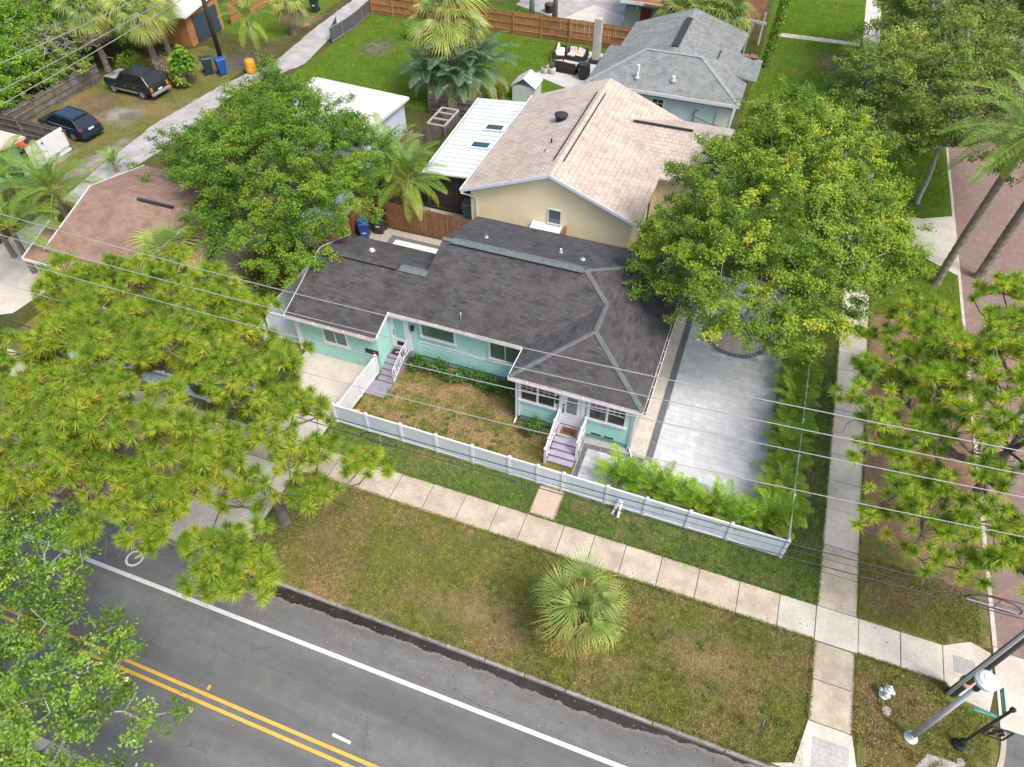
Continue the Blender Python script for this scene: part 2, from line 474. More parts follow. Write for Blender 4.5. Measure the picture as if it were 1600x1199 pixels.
# ------------------------------------------------------------------ mesh helpers
def tag(o, label=None, cat=None, group=None, kind=None):
    for k, v in (('label', label), ('category', cat), ('group', group), ('kind', kind)):
        if v:
            o[k] = v
    return o


def thing(name, label, cat, loc=(0, 0, 0), group=None):
    o = bpy.data.objects.new(name, None)
    o.empty_display_size = 0.3
    C.objects.link(o)
    o.location = loc
    return tag(o, label, cat, group)


def link(o, parent=None):
    C.objects.link(o)
    if parent is not None:
        o.parent = parent
        if parent.type == 'EMPTY':
            o.matrix_parent_inverse = Matrix.Translation(-Vector(parent.location))
    return o


def add_uv(me):
    n = len(me.loops)
    if n == 0:
        return
    co = np.empty(len(me.vertices) * 3)
    me.vertices.foreach_get('co', co)
    co = co.reshape(-1, 3)
    li = np.empty(n, int)
    me.loops.foreach_get('vertex_index', li)
    nf = len(me.polygons)
    nm = np.empty(nf * 3)
    me.polygons.foreach_get('normal', nm)
    nm = nm.reshape(-1, 3)
    lt = np.empty(nf, int)
    me.polygons.foreach_get('loop_total', lt)
    fn = np.repeat(nm, lt, axis=0)
    u = np.stack([-fn[:, 1], fn[:, 0], np.zeros(n)], 1)
    L = np.linalg.norm(u, axis=1)
    u[L < 1e-3] = (1, 0, 0)
    u /= np.linalg.norm(u, axis=1)[:, None]
    v = np.cross(fn, u)
    p = co[li]
    uv = np.stack([(p * u).sum(1), (p * v).sum(1)], 1)
    lay = me.uv_layers.new(name='UVMap')
    lay.data.foreach_set('uv', uv.astype(np.float32).ravel())


class MB:
    def __init__(self):
        self.v, self.f = [], []

    def add(self, vs, fs):
        o = len(self.v)
        self.v += [tuple(p) for p in vs]
        self.f += [tuple(i + o for i in q) for q in fs]
        return self

    def box(self, x0, x1, y0, y1, z0, z1):
        vs = [(x0, y0, z0), (x1, y0, z0), (x1, y1, z0), (x0, y1, z0), (x0, y0, z1), (x1, y0, z1), (x1, y1, z1), (x0, y1, z1)]
        return self.add(vs, [(3, 2, 1, 0), (4, 5, 6, 7), (0, 1, 5, 4), (1, 2, 6, 5), (2, 3, 7, 6), (3, 0, 4, 7)])

    def obox(self, c, size, rot=(0, 0, 0)):
        sx, sy, sz = [q / 2 for q in size]
        R = Euler(rot).to_matrix()
        vs = [Vector(c) + R @ Vector(p) for p in ((-sx, -sy, -sz), (sx, -sy, -sz), (sx, sy, -sz), (-sx, sy, -sz), (-sx, -sy, sz), (sx, -sy, sz), (sx, sy, sz), (-sx, sy, sz))]
        return self.add(vs, [(3, 2, 1, 0), (4, 5, 6, 7), (0, 1, 5, 4), (1, 2, 6, 5), (2, 3, 7, 6), (3, 0, 4, 7)])

    def beam(self, a, b, w, h):
        """box-section bar from a to b (w across, h up)"""
        a, b = Vector(a), Vector(b)
        d = (b - a).normalized()
        s = d.cross(Vector((0, 0, 1)))
        s = s.normalized() if s.length > 1e-4 else Vector((1, 0, 0))
        u = s.cross(d)
        vs = []
        for p in (a, b):
            for i, j in ((-1, -1), (1, -1), (1, 1), (-1, 1)):
                vs.append(p + s * (i * w / 2) + u * (j * h / 2))
        return self.add(vs, [(3, 2, 1, 0), (4, 5, 6, 7), (0, 1, 5, 4), (1, 2, 6, 5), (2, 3, 7, 6), (3, 0, 4, 7)])

    def tube(self, pts, rad, n=6, cap=True):
        pts = [Vector(p) for p in pts]
        if not isinstance(rad, (list, tuple)):
            rad = [rad] * len(pts)
        vs = []
        ref = None
        for i, p in enumerate(pts):
            d = (pts[min(i + 1, len(pts) - 1)] - pts[max(i - 1, 0)]).normalized()
            if ref is None:
                ref = d.cross(Vector((0, 0, 1)))
                if ref.length < 1e-3:
                    ref = Vector((1, 0, 0))
            s = (ref - d * ref.dot(d)).normalized()
            ref = s
            u = d.cross(s)
            for k in range(n):
                a = 2 * PI * k / n
                vs.append(p + s * (math.cos(a) * rad[i]) + u * (math.sin(a) * rad[i]))
        fs = []
        for i in range(len(pts) - 1):
            for k in range(n):
                fs.append((i * n + k, i * n + (k + 1) % n, (i + 1) * n + (k + 1) % n, (i + 1) * n + k))
        if cap:
            fs.append(tuple(reversed(range(n))))
            fs.append(tuple((len(pts) - 1) * n + k for k in range(n)))
        return self.add(vs, fs)

    def lathe(self, prof, n=16, c=(0, 0, 0), M=None):
        """prof: (r, z) from bottom to top"""
        vs = []
        for r, z in prof:
            for k in range(n):
                a = 2 * PI * k / n
                p = Vector((r * math.cos(a), r * math.sin(a), z))
                if M is not None:
                    p = M @ p
                vs.append(p + Vector(c))
        fs = []
        for i in range(len(prof) - 1):
            for k in range(n):
                fs.append((i * n + k, i * n + (k + 1) % n, (i + 1) * n + (k + 1) % n, (i + 1) * n + k))
        fs.append(tuple(reversed(range(n))))
        fs.append(tuple((len(prof) - 1) * n + k for k in range(n)))
        return self.add(vs, fs)

    def prism(self, poly, z0, z1):
        n = len(poly)
        vs = [(x, y, z0) for x, y in poly] + [(x, y, z1) for x, y in poly]
        fs = [tuple(reversed(range(n))), tuple(range(n, 2 * n))] + [(i, (i + 1) % n, n + (i + 1) % n, n + i) for i in range(n)]
        return self.add(vs, fs)

    def prism_x(self, poly, x0, x1):
        """poly in (y, z), extruded along x"""
        n = len(poly)
        vs = [(x0, y, z) for y, z in poly] + [(x1, y, z) for y, z in poly]
        fs = [tuple(reversed(range(n))), tuple(range(n, 2 * n))] + [(i, (i + 1) % n, n + (i + 1) % n, n + i) for i in range(n)]
        return self.add(vs, fs)

    def prism_y(self, poly, y0, y1):
        """poly in (x, z), extruded along y"""
        n = len(poly)
        vs = [(x, y0, z) for x, z in poly] + [(x, y1, z) for x, z in poly]
        fs = [tuple(range(n)), tuple(reversed(range(n, 2 * n)))] + [(i, n + i, n + (i + 1) % n, (i + 1) % n) for i in range(n)]
        return self.add(vs, fs)

    def sheet(self, vs, fs, t):
        """solid slab from a polygon sheet (thickness downwards)"""
        n = len(vs)
        cnt = {}
        for q in fs:
            for i in range(len(q)):
                cnt[(q[i], q[(i + 1) % len(q)])] = 1
        side = [(b, a, a + n, b + n) for (a, b) in cnt if (b, a) not in cnt]
        low = [tuple(i + n for i in reversed(q)) for q in fs]
        return self.add(list(vs) + [(x, y, z - t) for x, y, z in vs], list(fs) + low + side)

    def mesh(self, name, m):
        me = bpy.data.meshes.new(name)
        me.from_pydata(self.v, [], self.f)
        me.update()
        add_uv(me)
        if m:
            me.materials.append(m)
        return me

    def build(self, name, m, parent=None, bevel=0.0, smooth=False):
        me = self.mesh(name, m)
        if smooth:
            me.polygons.foreach_set('use_smooth', [True] * len(me.polygons))
        o = link(bpy.data.objects.new(name, me), parent)
        if bevel:
            b = o.modifiers.new('bevel', 'BEVEL')
            b.width = bevel
            b.segments = 2
            b.limit_method = 'ANGLE'
        return o


def struct(o):
    o['kind'] = 'structure'
    return o


def kids(o):
    return [c for c in ALLKIDS.get(o.name, [])]


def copy_tree(o, parent=None):
    c = o.copy()
    C.objects.link(c)
    c.parent = parent
    for ch in list(o.children):
        copy_tree(ch, c)
    return c


def fast_mesh(name, V, F, tint, m):
    """V (n,3), F (k,3 or 4) int, tint (n) -> mesh with point attribute tint"""
    me = bpy.data.meshes.new(name)
    n, k, w = len(V), len(F), F.shape[1]
    me.vertices.add(n)
    me.vertices.foreach_set('co', V.astype(np.float32).ravel())
    me.loops.add(k * w)
    me.loops.foreach_set('vertex_index', F.astype(np.int32).ravel())
    me.polygons.add(k)
    me.polygons.foreach_set('loop_start', (np.arange(k) * w).astype(np.int32))
    me.update(calc_edges=True)
    a = me.attributes.new('tint', 'FLOAT', 'POINT')
    a.data.foreach_set('value', tint.astype(np.float32))
    me.materials.append(m)
    return me


def obj(name, me, parent=None):
    return link(bpy.data.objects.new(name, me), parent)


# ------------------------------------------------------------------ ground, roads, pavements
struct(MB().box(-260, 260, -120, 320, -0.6, -0.16).build('ground', GROUND))
struct(MB().box(-260, 260, 0.75, 8.75, -0.159, -0.12).build('road', ROAD))
struct(MB().box(12.6, 20.4, 15.55, 300, -0.159, -0.116).build('brick_street', BRICKS))
struct(MB().box(12.6, 20.4, 12.75, 15.55, -0.159, -0.108).build('crosswalk', CONC_L))
struct(MB().box(8.8, 20.4, 8.75, 12.75, -0.159, -0.121).build('side_street_mouth', ROAD))
CX, CY, CR = 8.9, 12.62, 3.75
arc = [(CX + CR * math.sin(a), CY - CR * math.cos(a)) for a in np.linspace(0, PI / 2, 13)]
blk = [(-260, 8.87)] + arc + [(CX + CR, 300), (-260, 300)]
struct(MB().prism(blk, -0.158, 0.0).build('block_ground', GROUND))
struct(MB().box(20.6, 260, 9.2, 300, -0.158, 0.0).build('far_verge', GROUND))
struct(MB().box(-260, 260, -120, 0.72, -0.158, 0.0).build('near_verge', LAWN_A))


def strip_arc(r0, r1, a0, a1, n, z0, z1, c=(CX, CY)):
    m = MB()
    A = np.linspace(a0, a1, n + 1)
    p = [(c[0] + r1 * math.sin(a), c[1] - r1 * math.cos(a)) for a in A] + [(c[0] + r0 * math.sin(a), c[1] - r0 * math.cos(a)) for a in A[::-1]]
    return m.prism(p, z0, z1)


kerb = struct(MB().box(-120, CX, 8.86, 8.9, -0.15, -0.02).build('kerb', KERB))
x = -60.0
while x < CX - 0.3:
    w = min(rnd.choice([1.5, 2.4, 3.0, 3.05]), CX - x)
    dz = rnd.uniform(-0.012, 0.012)
    MB().box(x + 0.012, x + w - 0.012, 8.745 + dz * .5, 8.88, -0.155, 0.025 + dz).build('kerb_stone', KERB, kerb, bevel=0.018)
    x += w
for k in range(4):
    a0 = k * PI / 8
    strip_arc(CR + 0.0, CR + 0.16, a0 + 0.01, a0 + PI / 8 - 0.01, 5, -0.155, 0.02).build('kerb_stone', CONC, kerb)
y = CY
while y < 110:
    MB().box(12.64, 12.8, y + 0.01, y + 2.98, -0.155, 0.02 + rnd.uniform(-.01, .01)).build('kerb_stone', CONC_L, kerb, bevel=0.01)
    y += 3.0
kerb2 = struct(MB().box(-120, 120, 0.70, 0.74, -0.15, -0.02).build('near_kerb', KERB))
x = -30.0
while x < -6:
    MB().box(x + 0.01, x + 2.4, 0.72, 0.9, -0.155, 0.02).build('kerb_stone', CONC, kerb2, bevel=0.015)
    x += 2.43
near_gutter = struct(MB().box(-120, 120, 0.9, 1.35, -0.12, -0.112).build('gutter_pan', CONC_G))

# painted lines (each its own sheet)
def line(name, m, x0, x1, y0, y1, w, dz=0.0):
    return struct(MB().add([(x0, y0 - w / 2, -0.115 + dz), (x1, y1 - w / 2, -0.115 + dz), (x1, y1 + w / 2, -0.115 + dz), (x0, y0 + w / 2, -0.115 + dz)], [(0, 1, 2, 3)]).build(name, m))


line('white_edge_line', PAINT_W, -90, 30, 6.72, 7.31, 0.155)
line('yellow_centre_line', PAINT_Y, -90, 30, 4.26, 4.46, 0.115)
line('yellow_centre_line', PAINT_Y, -90, 30, 3.98, 4.18, 0.115)
line('white_marker_dash', PAINT_W, -8.15, -7.45, 4.78, 4.755, 0.10)
for xx, yy in ((-12.95, 4.62), (-13.05, 3.78)):
    line('yellow_marker_stub', PAINT_Y, xx - 0.05, xx + 0.05, yy, yy, 0.16)
# bicycle lane symbol: two wheels and a frame, partly hidden under the pine
bk = MB()
for cx0 in (-18.8,):
    A = np.linspace(0, 2 * PI, 25)
    vs = [(cx0 + r * math.cos(a), 7.75 + r * math.sin(a), -0.114) for r in (0.27, 0.36) for a in A[:-1]]
    bk.add(vs, [(k, (k + 1) % 24, 24 + (k + 1) % 24, 24 + k)[::-1] for k in range(24)])
for a, b in (((-18.8, 7.75), (-18.5, 8.15)),):
    d = Vector((b[0] - a[0], b[1] - a[1], 0)).normalized().cross(Vector((0, 0, 1))) * 0.04
    bk.add([(a[0] - d.x, a[1] - d.y, -0.113), (a[0] + d.x, a[1] + d.y, -0.113), (b[0] + d.x, b[1] + d.y, -0.113), (b[0] - d.x, b[1] - d.y, -0.113)], [(0, 1, 2, 3)])
struct(bk.build('bicycle_symbol', PAINT_W))

# wet gutter with an irregular edge, pale silt rim beside it
def ragged(name, m, x0, x1, yfun, ytop, z, jit):
    xs = np.arange(x0, x1, 0.07)
    lo = [(xx, yfun(xx) + rnd.uniform(-jit, jit) + 0.05 * math.sin(xx * 5.1) * math.sin(xx * 1.7), z) for xx in xs]
    hi = [(xx, ytop, z) for xx in xs]
    n = len(xs)
    mb = MB().add(lo + hi, [(i, i + 1, n + i + 1, n + i) for i in range(n - 1)])
    return struct(mb.build(name, m))


def pudl(xx):
    pts = [(-20, 8.70), (-15.5, 8.5), (-13.5, 8.12), (-12, 8.2), (-9, 8.30), (-6.8, 8.36), (-4.1, 8.38), (-2, 8.28), (0.2, 8.25), (1.4, 8.36), (2.2, 8.52), (3.2, 8.60), (3.6, 8.58), (4.6, 8.64), (5.4, 8.72)]
    return float(np.interp(xx, [p[0] for p in pts], [p[1] for p in pts])) * .75 + 8.73 * .25


ragged('gutter_silt', SILT, -16, 5.6, lambda q: pudl(q) - 0.11, 8.74, -0.1165, 0.035)
ragged('gutter_puddle', PUDDLE, -15.8, 5.2, pudl, 8.735, -0.1135, 0.03)

# lawns and soil sheets on the block
def sheet(name, m, poly, z=0.004):
    return struct(MB().add([(px, py, z) for px, py in poly], [tuple(range(len(poly)))]).build(name, m))


def wavy(poly, step=0.35, amp=0.04):
    out = []
    for i in range(len(poly)):
        a, b = poly[i], poly[(i + 1) % len(poly)]
        L = math.hypot(b[0] - a[0], b[1] - a[1])
        n = max(1, int(L / step))
        for k in range(n):
            t = k / n
            out.append((a[0] + (b[0] - a[0]) * t + rnd.uniform(-amp, amp), a[1] + (b[1] - a[1]) * t + rnd.uniform(-amp, amp)))
    return out


sheet('verge_lawn', LAWN_V, [(-14.6, 8.89), (5.9, 8.89), (6.58, 10.7), (6.58, 13.6), (-14.9, 13.6)])
sheet('corner_lawn', LAWN_V, [(8.25, 8.95)] + [(CX + (CR - .03) * math.sin(a), CY - (CR - .03) * math.cos(a)) for a in np.linspace(0.05, 1.4, 9)] + [(12.3, 13.0), (11.2, 13.6), (8.06, 13.6)])
sheet('strip_lawn', LAWN_S, [(-14.9, 15.05), (6.58, 15.05), (6.58, 60), (5.15, 60), (5.15, 16.6), (-14.9, 16.6)])
sheet('yard_lawn', LAWN_Y, [(-14.35, 16.7), (-3.8, 16.7), (-3.8, 19.6), (-7, 19.6), (-7, 21.6), (-14.35, 21.6)])
sheet('pine_litter', LITTER, wavy([(8.06, 15.05), (11.2, 15.05), (12.6, 15.5), (12.62, 31), (10.6, 34), (8.06, 33)], 0.5, 0.06), 0.004)
sheet('corner_lawn_patch', LAWN_V, wavy([(8.06, 15.05), (11.3, 15.05), (12.55, 15.6), (12.5, 18.6), (10.5, 18.2), (8.07, 19.0)], 0.3, 0.12), 0.008)
sheet('pine_litter', LITTER, wavy([(-24, 8.89), (-18.5, 8.89), (-18.5, 13.55), (-24, 13.55)], 0.5, 0.02))
sheet('litter_patch', P_LITTER, [(-14.95, 8.95), (-9.2, 8.95), (-9.2, 13.5), (-14.95, 13.5)], 0.009)
for _k, (_x, _y, _a, _b) in enumerate(((-6.2, 17.6, 3, 1.4), (-9.5, 18.6, 3.5, 1.6), (-12.6, 17.7, 2.4, 1.3), (-11.5, 19.9, 3.5, 1.0), (-8.3, 19.9, 2.2, 1.2), (-5.9, 19.0, 1.5, 1.2))):
    sheet('bare_patch', P_TAN, [(_x - _a / 2, _y - _b / 2), (_x + _a / 2, _y - _b / 2), (_x + _a / 2, _y + _b / 2), (_x - _a / 2, _y + _b / 2)], 0.007 + _k * .0006)
for _k, (_x, _y, _a, _b) in enumerate(((-9.5, 16.25, 6, .7), (-.8, 16.2, 2.6, .8), (1.5, 16.25, 4, .6), (5.85, 20, 1.3, 6), (5.8, 26, 1.3, 5), (9.7, 16.6, 4.4, 3.2), (11.4, 17.6, 2.6, 2.6), (10.3, 12.4, 2.4, 2)  , (3.2, 11.6, 6, 3.6), (-5.5, 10.3, 8, 2.4))):
    sheet('bare_patch', (P_DARK if _k in (3, 4) else P_LITTER if _k in (5, 6) else P_TAN), [(_x - _a / 2, _y - _b / 2), (_x + _a / 2, _y - _b / 2), (_x + _a / 2, _y + _b / 2), (_x - _a / 2, _y + _b / 2)], 0.009 + _k * .0006)
sheet('side_verge_lawn', LAWN_B, wavy([(8.06, 33.4), (12.62, 33.2), (12.62, 38.1), (10.77, 39.3), (8.06, 39.6)], .4, .05), 0.0065)
sheet('side_verge_lawn', LAWN_B, [(8.06, 43.4), (10.8, 43.4), (12.62, 44.3), (12.62, 120), (8.06, 120)])
sheet('north_lawn', LAWN_B, [(-1.4, 36), (5.1, 36), (5.1, 58), (6.58, 60), (6.58, 120), (-3, 120), (-1.4, 62)], 0.006)
sheet('back_lawn', LAWN_B, [(-36.8, 46.0), (-22, 45.6), (-12.4, 48.4), (-12.4, 61.6), (-36.8, 61.6)])
sheet('far_lawn', LAWN_B, [(-36, 62.2), (-24.5, 62.2), (-26, 120), (-36, 120)])
sheet('far_lawn', LAWN_B, [(-52, 53), (-41.5, 53), (-41.8, 120), (-52, 120)])
sheet('far_lawn', LAWN_B, [(-24.4, 62.2), (-20.4, 62.2), (-19.6, 120), (-24.4, 120)], 0.006)
sheet('alley_grass', LAWN_A, [(-51, 30), (-44.2, 26), (-41, 27), (-41, 47.5), (-47, 50), (-51, 45)])
sheet('driveway_side_lawn', LAWN_Y, [(-20.85, 16.5), (-18.95, 16.5), (-18.95, 20.5), (-20.85, 20.5)])
sheet('neighbour_lawn', LAWN_V, [(-33.5, 9), (-21.2, 9), (-21.2, 24), (-24, 30), (-33.5, 30)], 0.002)
for _nm, _m, _r in (('sandy_patch', P_SAND, (-47.6, -42.4, 34.8, 39.4)), ('litter_patch', P_LITTER, (-50.4, -45.6, 35.4, 40.4)), ('dark_patch', P_DARK, (-44.6, -40.0, 44.6, 52.0)), ('dark_patch', P_DARK, (-35.2, -30.6, 51.8, 57.8)), ('sandy_patch', P_SAND, (-43.4, -40.2, 26.5, 36.5)), ('dark_patch', P_DARK, (-45.6, -43.0, 36.0, 38.2)), ('litter_patch', P_LITTER, (-46, -43.6, 37.6, 43.4)), ('sandy_patch', P_SAND, (-45.6, -43.6, 28, 33)), ('litter_patch', P_LITTER, (2.0, 6.5, 62, 69)), ('litter_patch', P_TAN, (-42.6, -40.2, 52, 62))):
    sheet(_nm, _m, [(_r[0], _r[2]), (_r[1], _r[2]), (_r[1], _r[3]), (_r[0], _r[3])], 0.0085 + rnd.uniform(0, .006))

# pavements made of slabs
def slab(parent, x0, x1, y0, y1, m, g=0.012, z=0.03):
    dz = rnd.uniform(-0.006, 0.006)
    return MB().box(x0 + g, x1 - g, y0 + g, y1 - g, -0.02, z + dz).build('slab', m, parent, bevel=0.012)


sw = struct(MB().box(-60, 12.2, 13.63, 15.02, -0.05, 0.012).build('sidewalk', SOIL))
xs = [-12.1, -10.6, -9.11, -7.61, -6.12, -4.9, -3.28, -1.99, -0.70, 0.76, 2.23, 3.77, 5.27, 6.60, 8.10, 9.54, 10.95]
for k in range(25):
    xs.insert(0, xs[0] - 1.5)
for a, b in zip(xs[:-1], xs[1:]):
    slab(sw, a, b, 13.62, 15.03, CONC if a < 4 else CONC_L)
MB().prism([(10.965, 13.635), (11.6, 13.2), (12.35, 13.1), (12.55, 13.9), (12.55, 15.3), (11.9, 15.5), (10.965, 15.02)], -0.02, 0.028).build('corner_ramp', CONC_L, sw)
sv = MB().box(11.28, 12.0, 14.15, 14.78, 0.02, 0.0345).build('utility_cover', CONC_G, sw)

sw2 = struct(MB().box(6.63, 8.01, 15.05, 130, -0.05, 0.012).build('side_sidewalk', SOIL))
ys = [10.72, 12.18, 13.6]
for a, b in zip(ys[:-1], ys[1:]):
    slab(sw2, 6.61, 8.03, a, b, CONC)
y = 15.03
while y < 100:
    h = rnd.choice([1.28, 1.5, 1.5, 1.85])
    slab(sw2, 6.61, 8.03, y, y + h, CONC_L if y > 17 else CONC)
    y += h
MB().prism([(6.62, 10.70), (8.02, 10.70), (8.2, 9.7), (8.35, 8.93), (5.6, 8.93), (6.3, 9.2)], -0.02, 0.029).build('kerb_ramp', CONC_L, sw2)
tp = MB()
for i in range(7):
    for j in range(8):
        tp.box(6.80 + i * 0.165, 6.95 + i * 0.165, 9.02 + j * 0.155, 9.16 + j * 0.155, 0.0, 0.034)
tp.build('tactile_plate', CONC_G, sw2)
MB().prism([(9.0, 9.05), (10.35, 10.98), (11.3, 11.0), (11.6, 10.55), (10.6, 9.45)], -0.02, 0.03).build('second_kerb_ramp', CONC_G, sw2)

fw = struct(MB().box(-4.88, -3.72, 15.06, 16.58, -0.03, 0.02).build('front_walk', SOIL))
slab(fw, -4.88, -3.72, 15.05, 16.6, CONC_P)
dv = struct(MB().prism([(-18.6, 8.9), (-14.5, 8.9), (-14.95, 9.7), (-15.0, 13.6), (-18.45, 13.6), (-18.3, 9.7)], -0.02, 0.028).build('driveway', CONC_L))
slab(dv, -18.45, -15.0, 15.05, 17.2, CONC_L, z=0.026)
slab(dv, -18.6, -14.62, 17.2, 20.22, CONC_L, z=0.026)
al = struct(MB().prism(wavy([(-40.6, 26.6), (-39.4, 26.6), (-38.6, 36), (-39.2, 44), (-36.9, 49.8), (-37.7, 54.5), (-37.5, 90), (-41.0, 90), (-40.2, 57), (-39.5, 49.6), (-41.0, 44), (-41.7, 37), (-41.2, 31)], .5, .07), -0.02, 0.022).build('alley', CONC_G))
struct(MB().prism([(-40, 14), (-34.8, 17.2), (-34.5, 19.5), (-35.2, 21.8), (-37.5, 24), (-40.5, 25)], -0.02, 0.02).build('neighbour_driveway', CONC_L))
ap = struct(MB().prism([(8.05, 39.7), (10.77, 39.4), (12.64, 38.15), (12.64, 44.4), (10.86, 43.45), (8.05, 43.4)], -0.02, 0.032).build('driveway_apron', CONC_L))
struct(MB().prism([(-0.6, 69.4), (6.6, 69.6), (6.6, 70.4), (-0.7, 70.3)], -0.02, 0.024).build('north_path', CONC_L))
struct(MB().prism([(-25, 68.5), (-20.2, 66.4), (-19.8, 63.2), (-14, 63.2), (-14, 76), (-25, 76)], -0.02, 0.02).build('far_patio', CONC_G))
struct(MB().prism([(-19.6, 66.8), (-16.2, 63.6), (-14.2, 63.6), (-14.2, 69), (-18, 71)], 0.0, 0.03).build('far_white_slab', CONC_L))

# paver patio: dark borders, light field, ring planter
pat = struct(MB().box(-3.78, 4.3, 16.78, 33.5, -0.03, 0.026).build('paver_patio', JOINT))
RC = (1.65, 28.9)
npav = 0
extra = MB()
row = 0
y = 16.85
while y < 33.3:
    h = 0.305
    x = -3.5 - rnd.uniform(0.0, 0.5) if y < 19.0 else -0.66 - rnd.uniform(0.0, 0.5)
    xmin = -3.5 if y < 19.0 else -0.66
    while x < 4.02:
        w = rnd.choice([0.46, 0.61, 0.76, 0.91])
        a, b = max(x, xmin), min(x + w, 4.02)
        x += w
        if b - a < 0.08:
            continue
        if math.hypot((a + b) / 2 - RC[0], y + h / 2 - RC[1]) < 1.75:
            continue
        dz = rnd.uniform(-0.002, 0.003)
        if npav < 300:
            MB().box(a + 0.005, b - 0.005, y + 0.005, y + h - 0.005, 0.0, 0.044 + dz).build('paver', PAVER, pat)
            npav += 1
        else:
            extra.box(a + 0.005, b - 0.005, y + 0.005, y + h - 0.005, 0.0, 0.044 + dz)
    y += h
o = extra.build('paver_field', PAVER, pat)
o['kind'] = 'stuff'


def border(x0, x1, y0, y1, n):
    m = MB()
    for k in range(n):
        if x1 - x0 > y1 - y0:
            d = (x1 - x0) / n
            m.box(x0 + k * d + .004, x0 + (k + 1) * d - .004, y0, y1, 0.0, 0.046)
        else:
            d = (y1 - y0) / n
            m.box(x0, x1, y0 + k * d + .004, y0 + (k + 1) * d - .004, 0.0, 0.046)
    q = m.build('dark_border', PAVER_D, pat)
    q['kind'] = 'stuff'


border(-0.98, -0.68, 19.42, 33.2, 46)
border(4.05, 4.28, 16.85, 33.2, 54)
border(-3.72, -3.52, 16.85, 19.4, 9)
border(-3.5, -1.0, 19.12, 19.42, 9)
rg = MB()
for k in range(40):
    a0, a1 = 2 * PI * k / 40 + .01, 2 * PI * (k + 1) / 40 - .01
    rg.prism([(RC[0] + r * math.cos(a), RC[1] + r * math.sin(a)) for r, a in ((1.45, a0), (1.72, a0), (1.72, a1), (1.45, a1))], 0, 0.05)
q = rg.build('planter_ring', PAVER_D, pat)
q['kind'] = 'stuff'
MB().prism([(RC[0] + 1.46 * math.cos(a), RC[1] + 1.46 * math.sin(a)) for a in np.linspace(0, 2 * PI, 33)[:-1]], 0, 0.036).build('planter_gravel', GRAVEL, pat)
sheet('side_gravel_strip', mat('dirty_concrete', (0.66, 0.585, 0.53), (0.52, 0.45, 0.40), 2, 0.95, 0.4, 30, fine=0.4), [(-1.75, 19.75), (-0.99, 19.45), (-0.99, 33), (-1.75, 33)], 0.03)
sheet('hedge_bed', SOIL, [(-2.3, 16.75), (4.3, 16.75), (4.3, 17.5), (-2.3, 17.5)], 0.055)
sheet('hedge_bed', SOIL, [(4.3, 16.75), (5.2, 16.75), (5.2, 33), (4.3, 33)], 0.03)
sheet('rear_gravel', GRAVEL, [(-20.9, 26.2), (-13.2, 26.2), (-13.2, 31.1), (-20.9, 31.1)], 0.012)
pb = struct(MB().box(-19.0, -13.2, 27.2, 30.55, 0, 0.03).build('rear_patio', PAVER_D))
MB().box(-18.6, -13.2, 27.4, 30.2, 0.01, 0.045).build('slab', mat('white_slab', (0.70, 0.69, 0.67), (0.64, 0.63, 0.61), 2, 0.8), pb)
sheet('lanai_gravel', GRAVEL, [(-19, 31.4), (-14.6, 31.4), (-14.6, 34), (-19, 34)], 0.012)
sheet('rear_paved_patio', mat('far_pavers', (0.50, 0.50, 0.50), (0.43, 0.43, 0.43), 1.5, 0.85, vary=.05), [(-18.3, 54.4), (-12.3, 51.8), (-12.0, 60.3), (-17.0, 60.4)], 0.02)

# grass blades so the nearer lawns have a real nap
def blades(name, m, rects, dens, hmin, hmax, label, cat='grass'):
    P_ = []
    for (x0, x1, y0, y1) in rects:
        n = int((x1 - x0) * (y1 - y0) * dens)
        P_.append(np.stack([rng.uniform(x0, x1, n), rng.uniform(y0, y1, n), np.full(n, 0.004)], 1))
    p = np.concatenate(P_)
    n = len(p)
    a = rng.uniform(0, 2 * PI, n)
    w = rng.uniform(0.008, 0.018, n)
    h = rng.uniform(hmin, hmax, n)
    d = np.stack([np.cos(a) * w, np.sin(a) * w, np.zeros(n)], 1)
    ln = rng.normal(0, 0.45, (n, 2)) * h[:, None]
    tip = p + np.stack([ln[:, 0], ln[:, 1], h], 1)
    V = np.stack([p - d, p + d, tip], 1).reshape(-1, 3)
    F = np.arange(3 * n).reshape(-1, 3)
    o = obj(name, fast_mesh(name, V, F, np.repeat(rng.uniform(.25, 1, n), 3), m))
    tag(o, label, cat, kind='stuff')


blades('grass', LAWN_V, [(-14.5, 6.55, 8.95, 13.58), (8.1, 11.0, 10.4, 13.58), (8.5, 10.0, 9.4, 10.4), (8.1, 11.2, 15.1, 17.8), (11.2, 12.3, 15.5, 17.6), (11.0, 12.3, 11.3, 13.0), (8.4, 10.0, 9.05, 9.4), (10.0, 10.9, 9.6, 10.4), (10.9, 11.8, 11.05, 11.4)], 1500, 0.03, 0.075, 'olive and straw coloured grass of the verge beside the road')
blades('grass', LAWN_S, [(-14.8, -4.95, 15.08, 16.5), (-3.65, 6.55, 15.08, 16.5), (5.3, 6.55, 16.5, 34)], 1300, 0.03, 0.085, 'greener grass strip between the sidewalk and the white fence')
blades('grass', LAWN_Y, [(-14.3, -5.0, 16.75, 19.5), (-13.2, -7.2, 19.5, 20.9)], 1000, 0.03, 0.07, 'patchy brown and green grass of the fenced front yard')
blades('grass', LAWN_B, [(-36, -22, 46.5, 61), (-22, -18.5, 49, 61), (8.1, 12.5, 33, 38), (8.1, 12.5, 45, 62), (-1, 6.5, 56, 80)], 130, 0.06, 0.14, 'lush green grass of the back yards and north lawns')

# ragged edges over the paving and taller clumps
def edge(x0, x1, y0, y1):
    return (x0, x1, y0, y1)


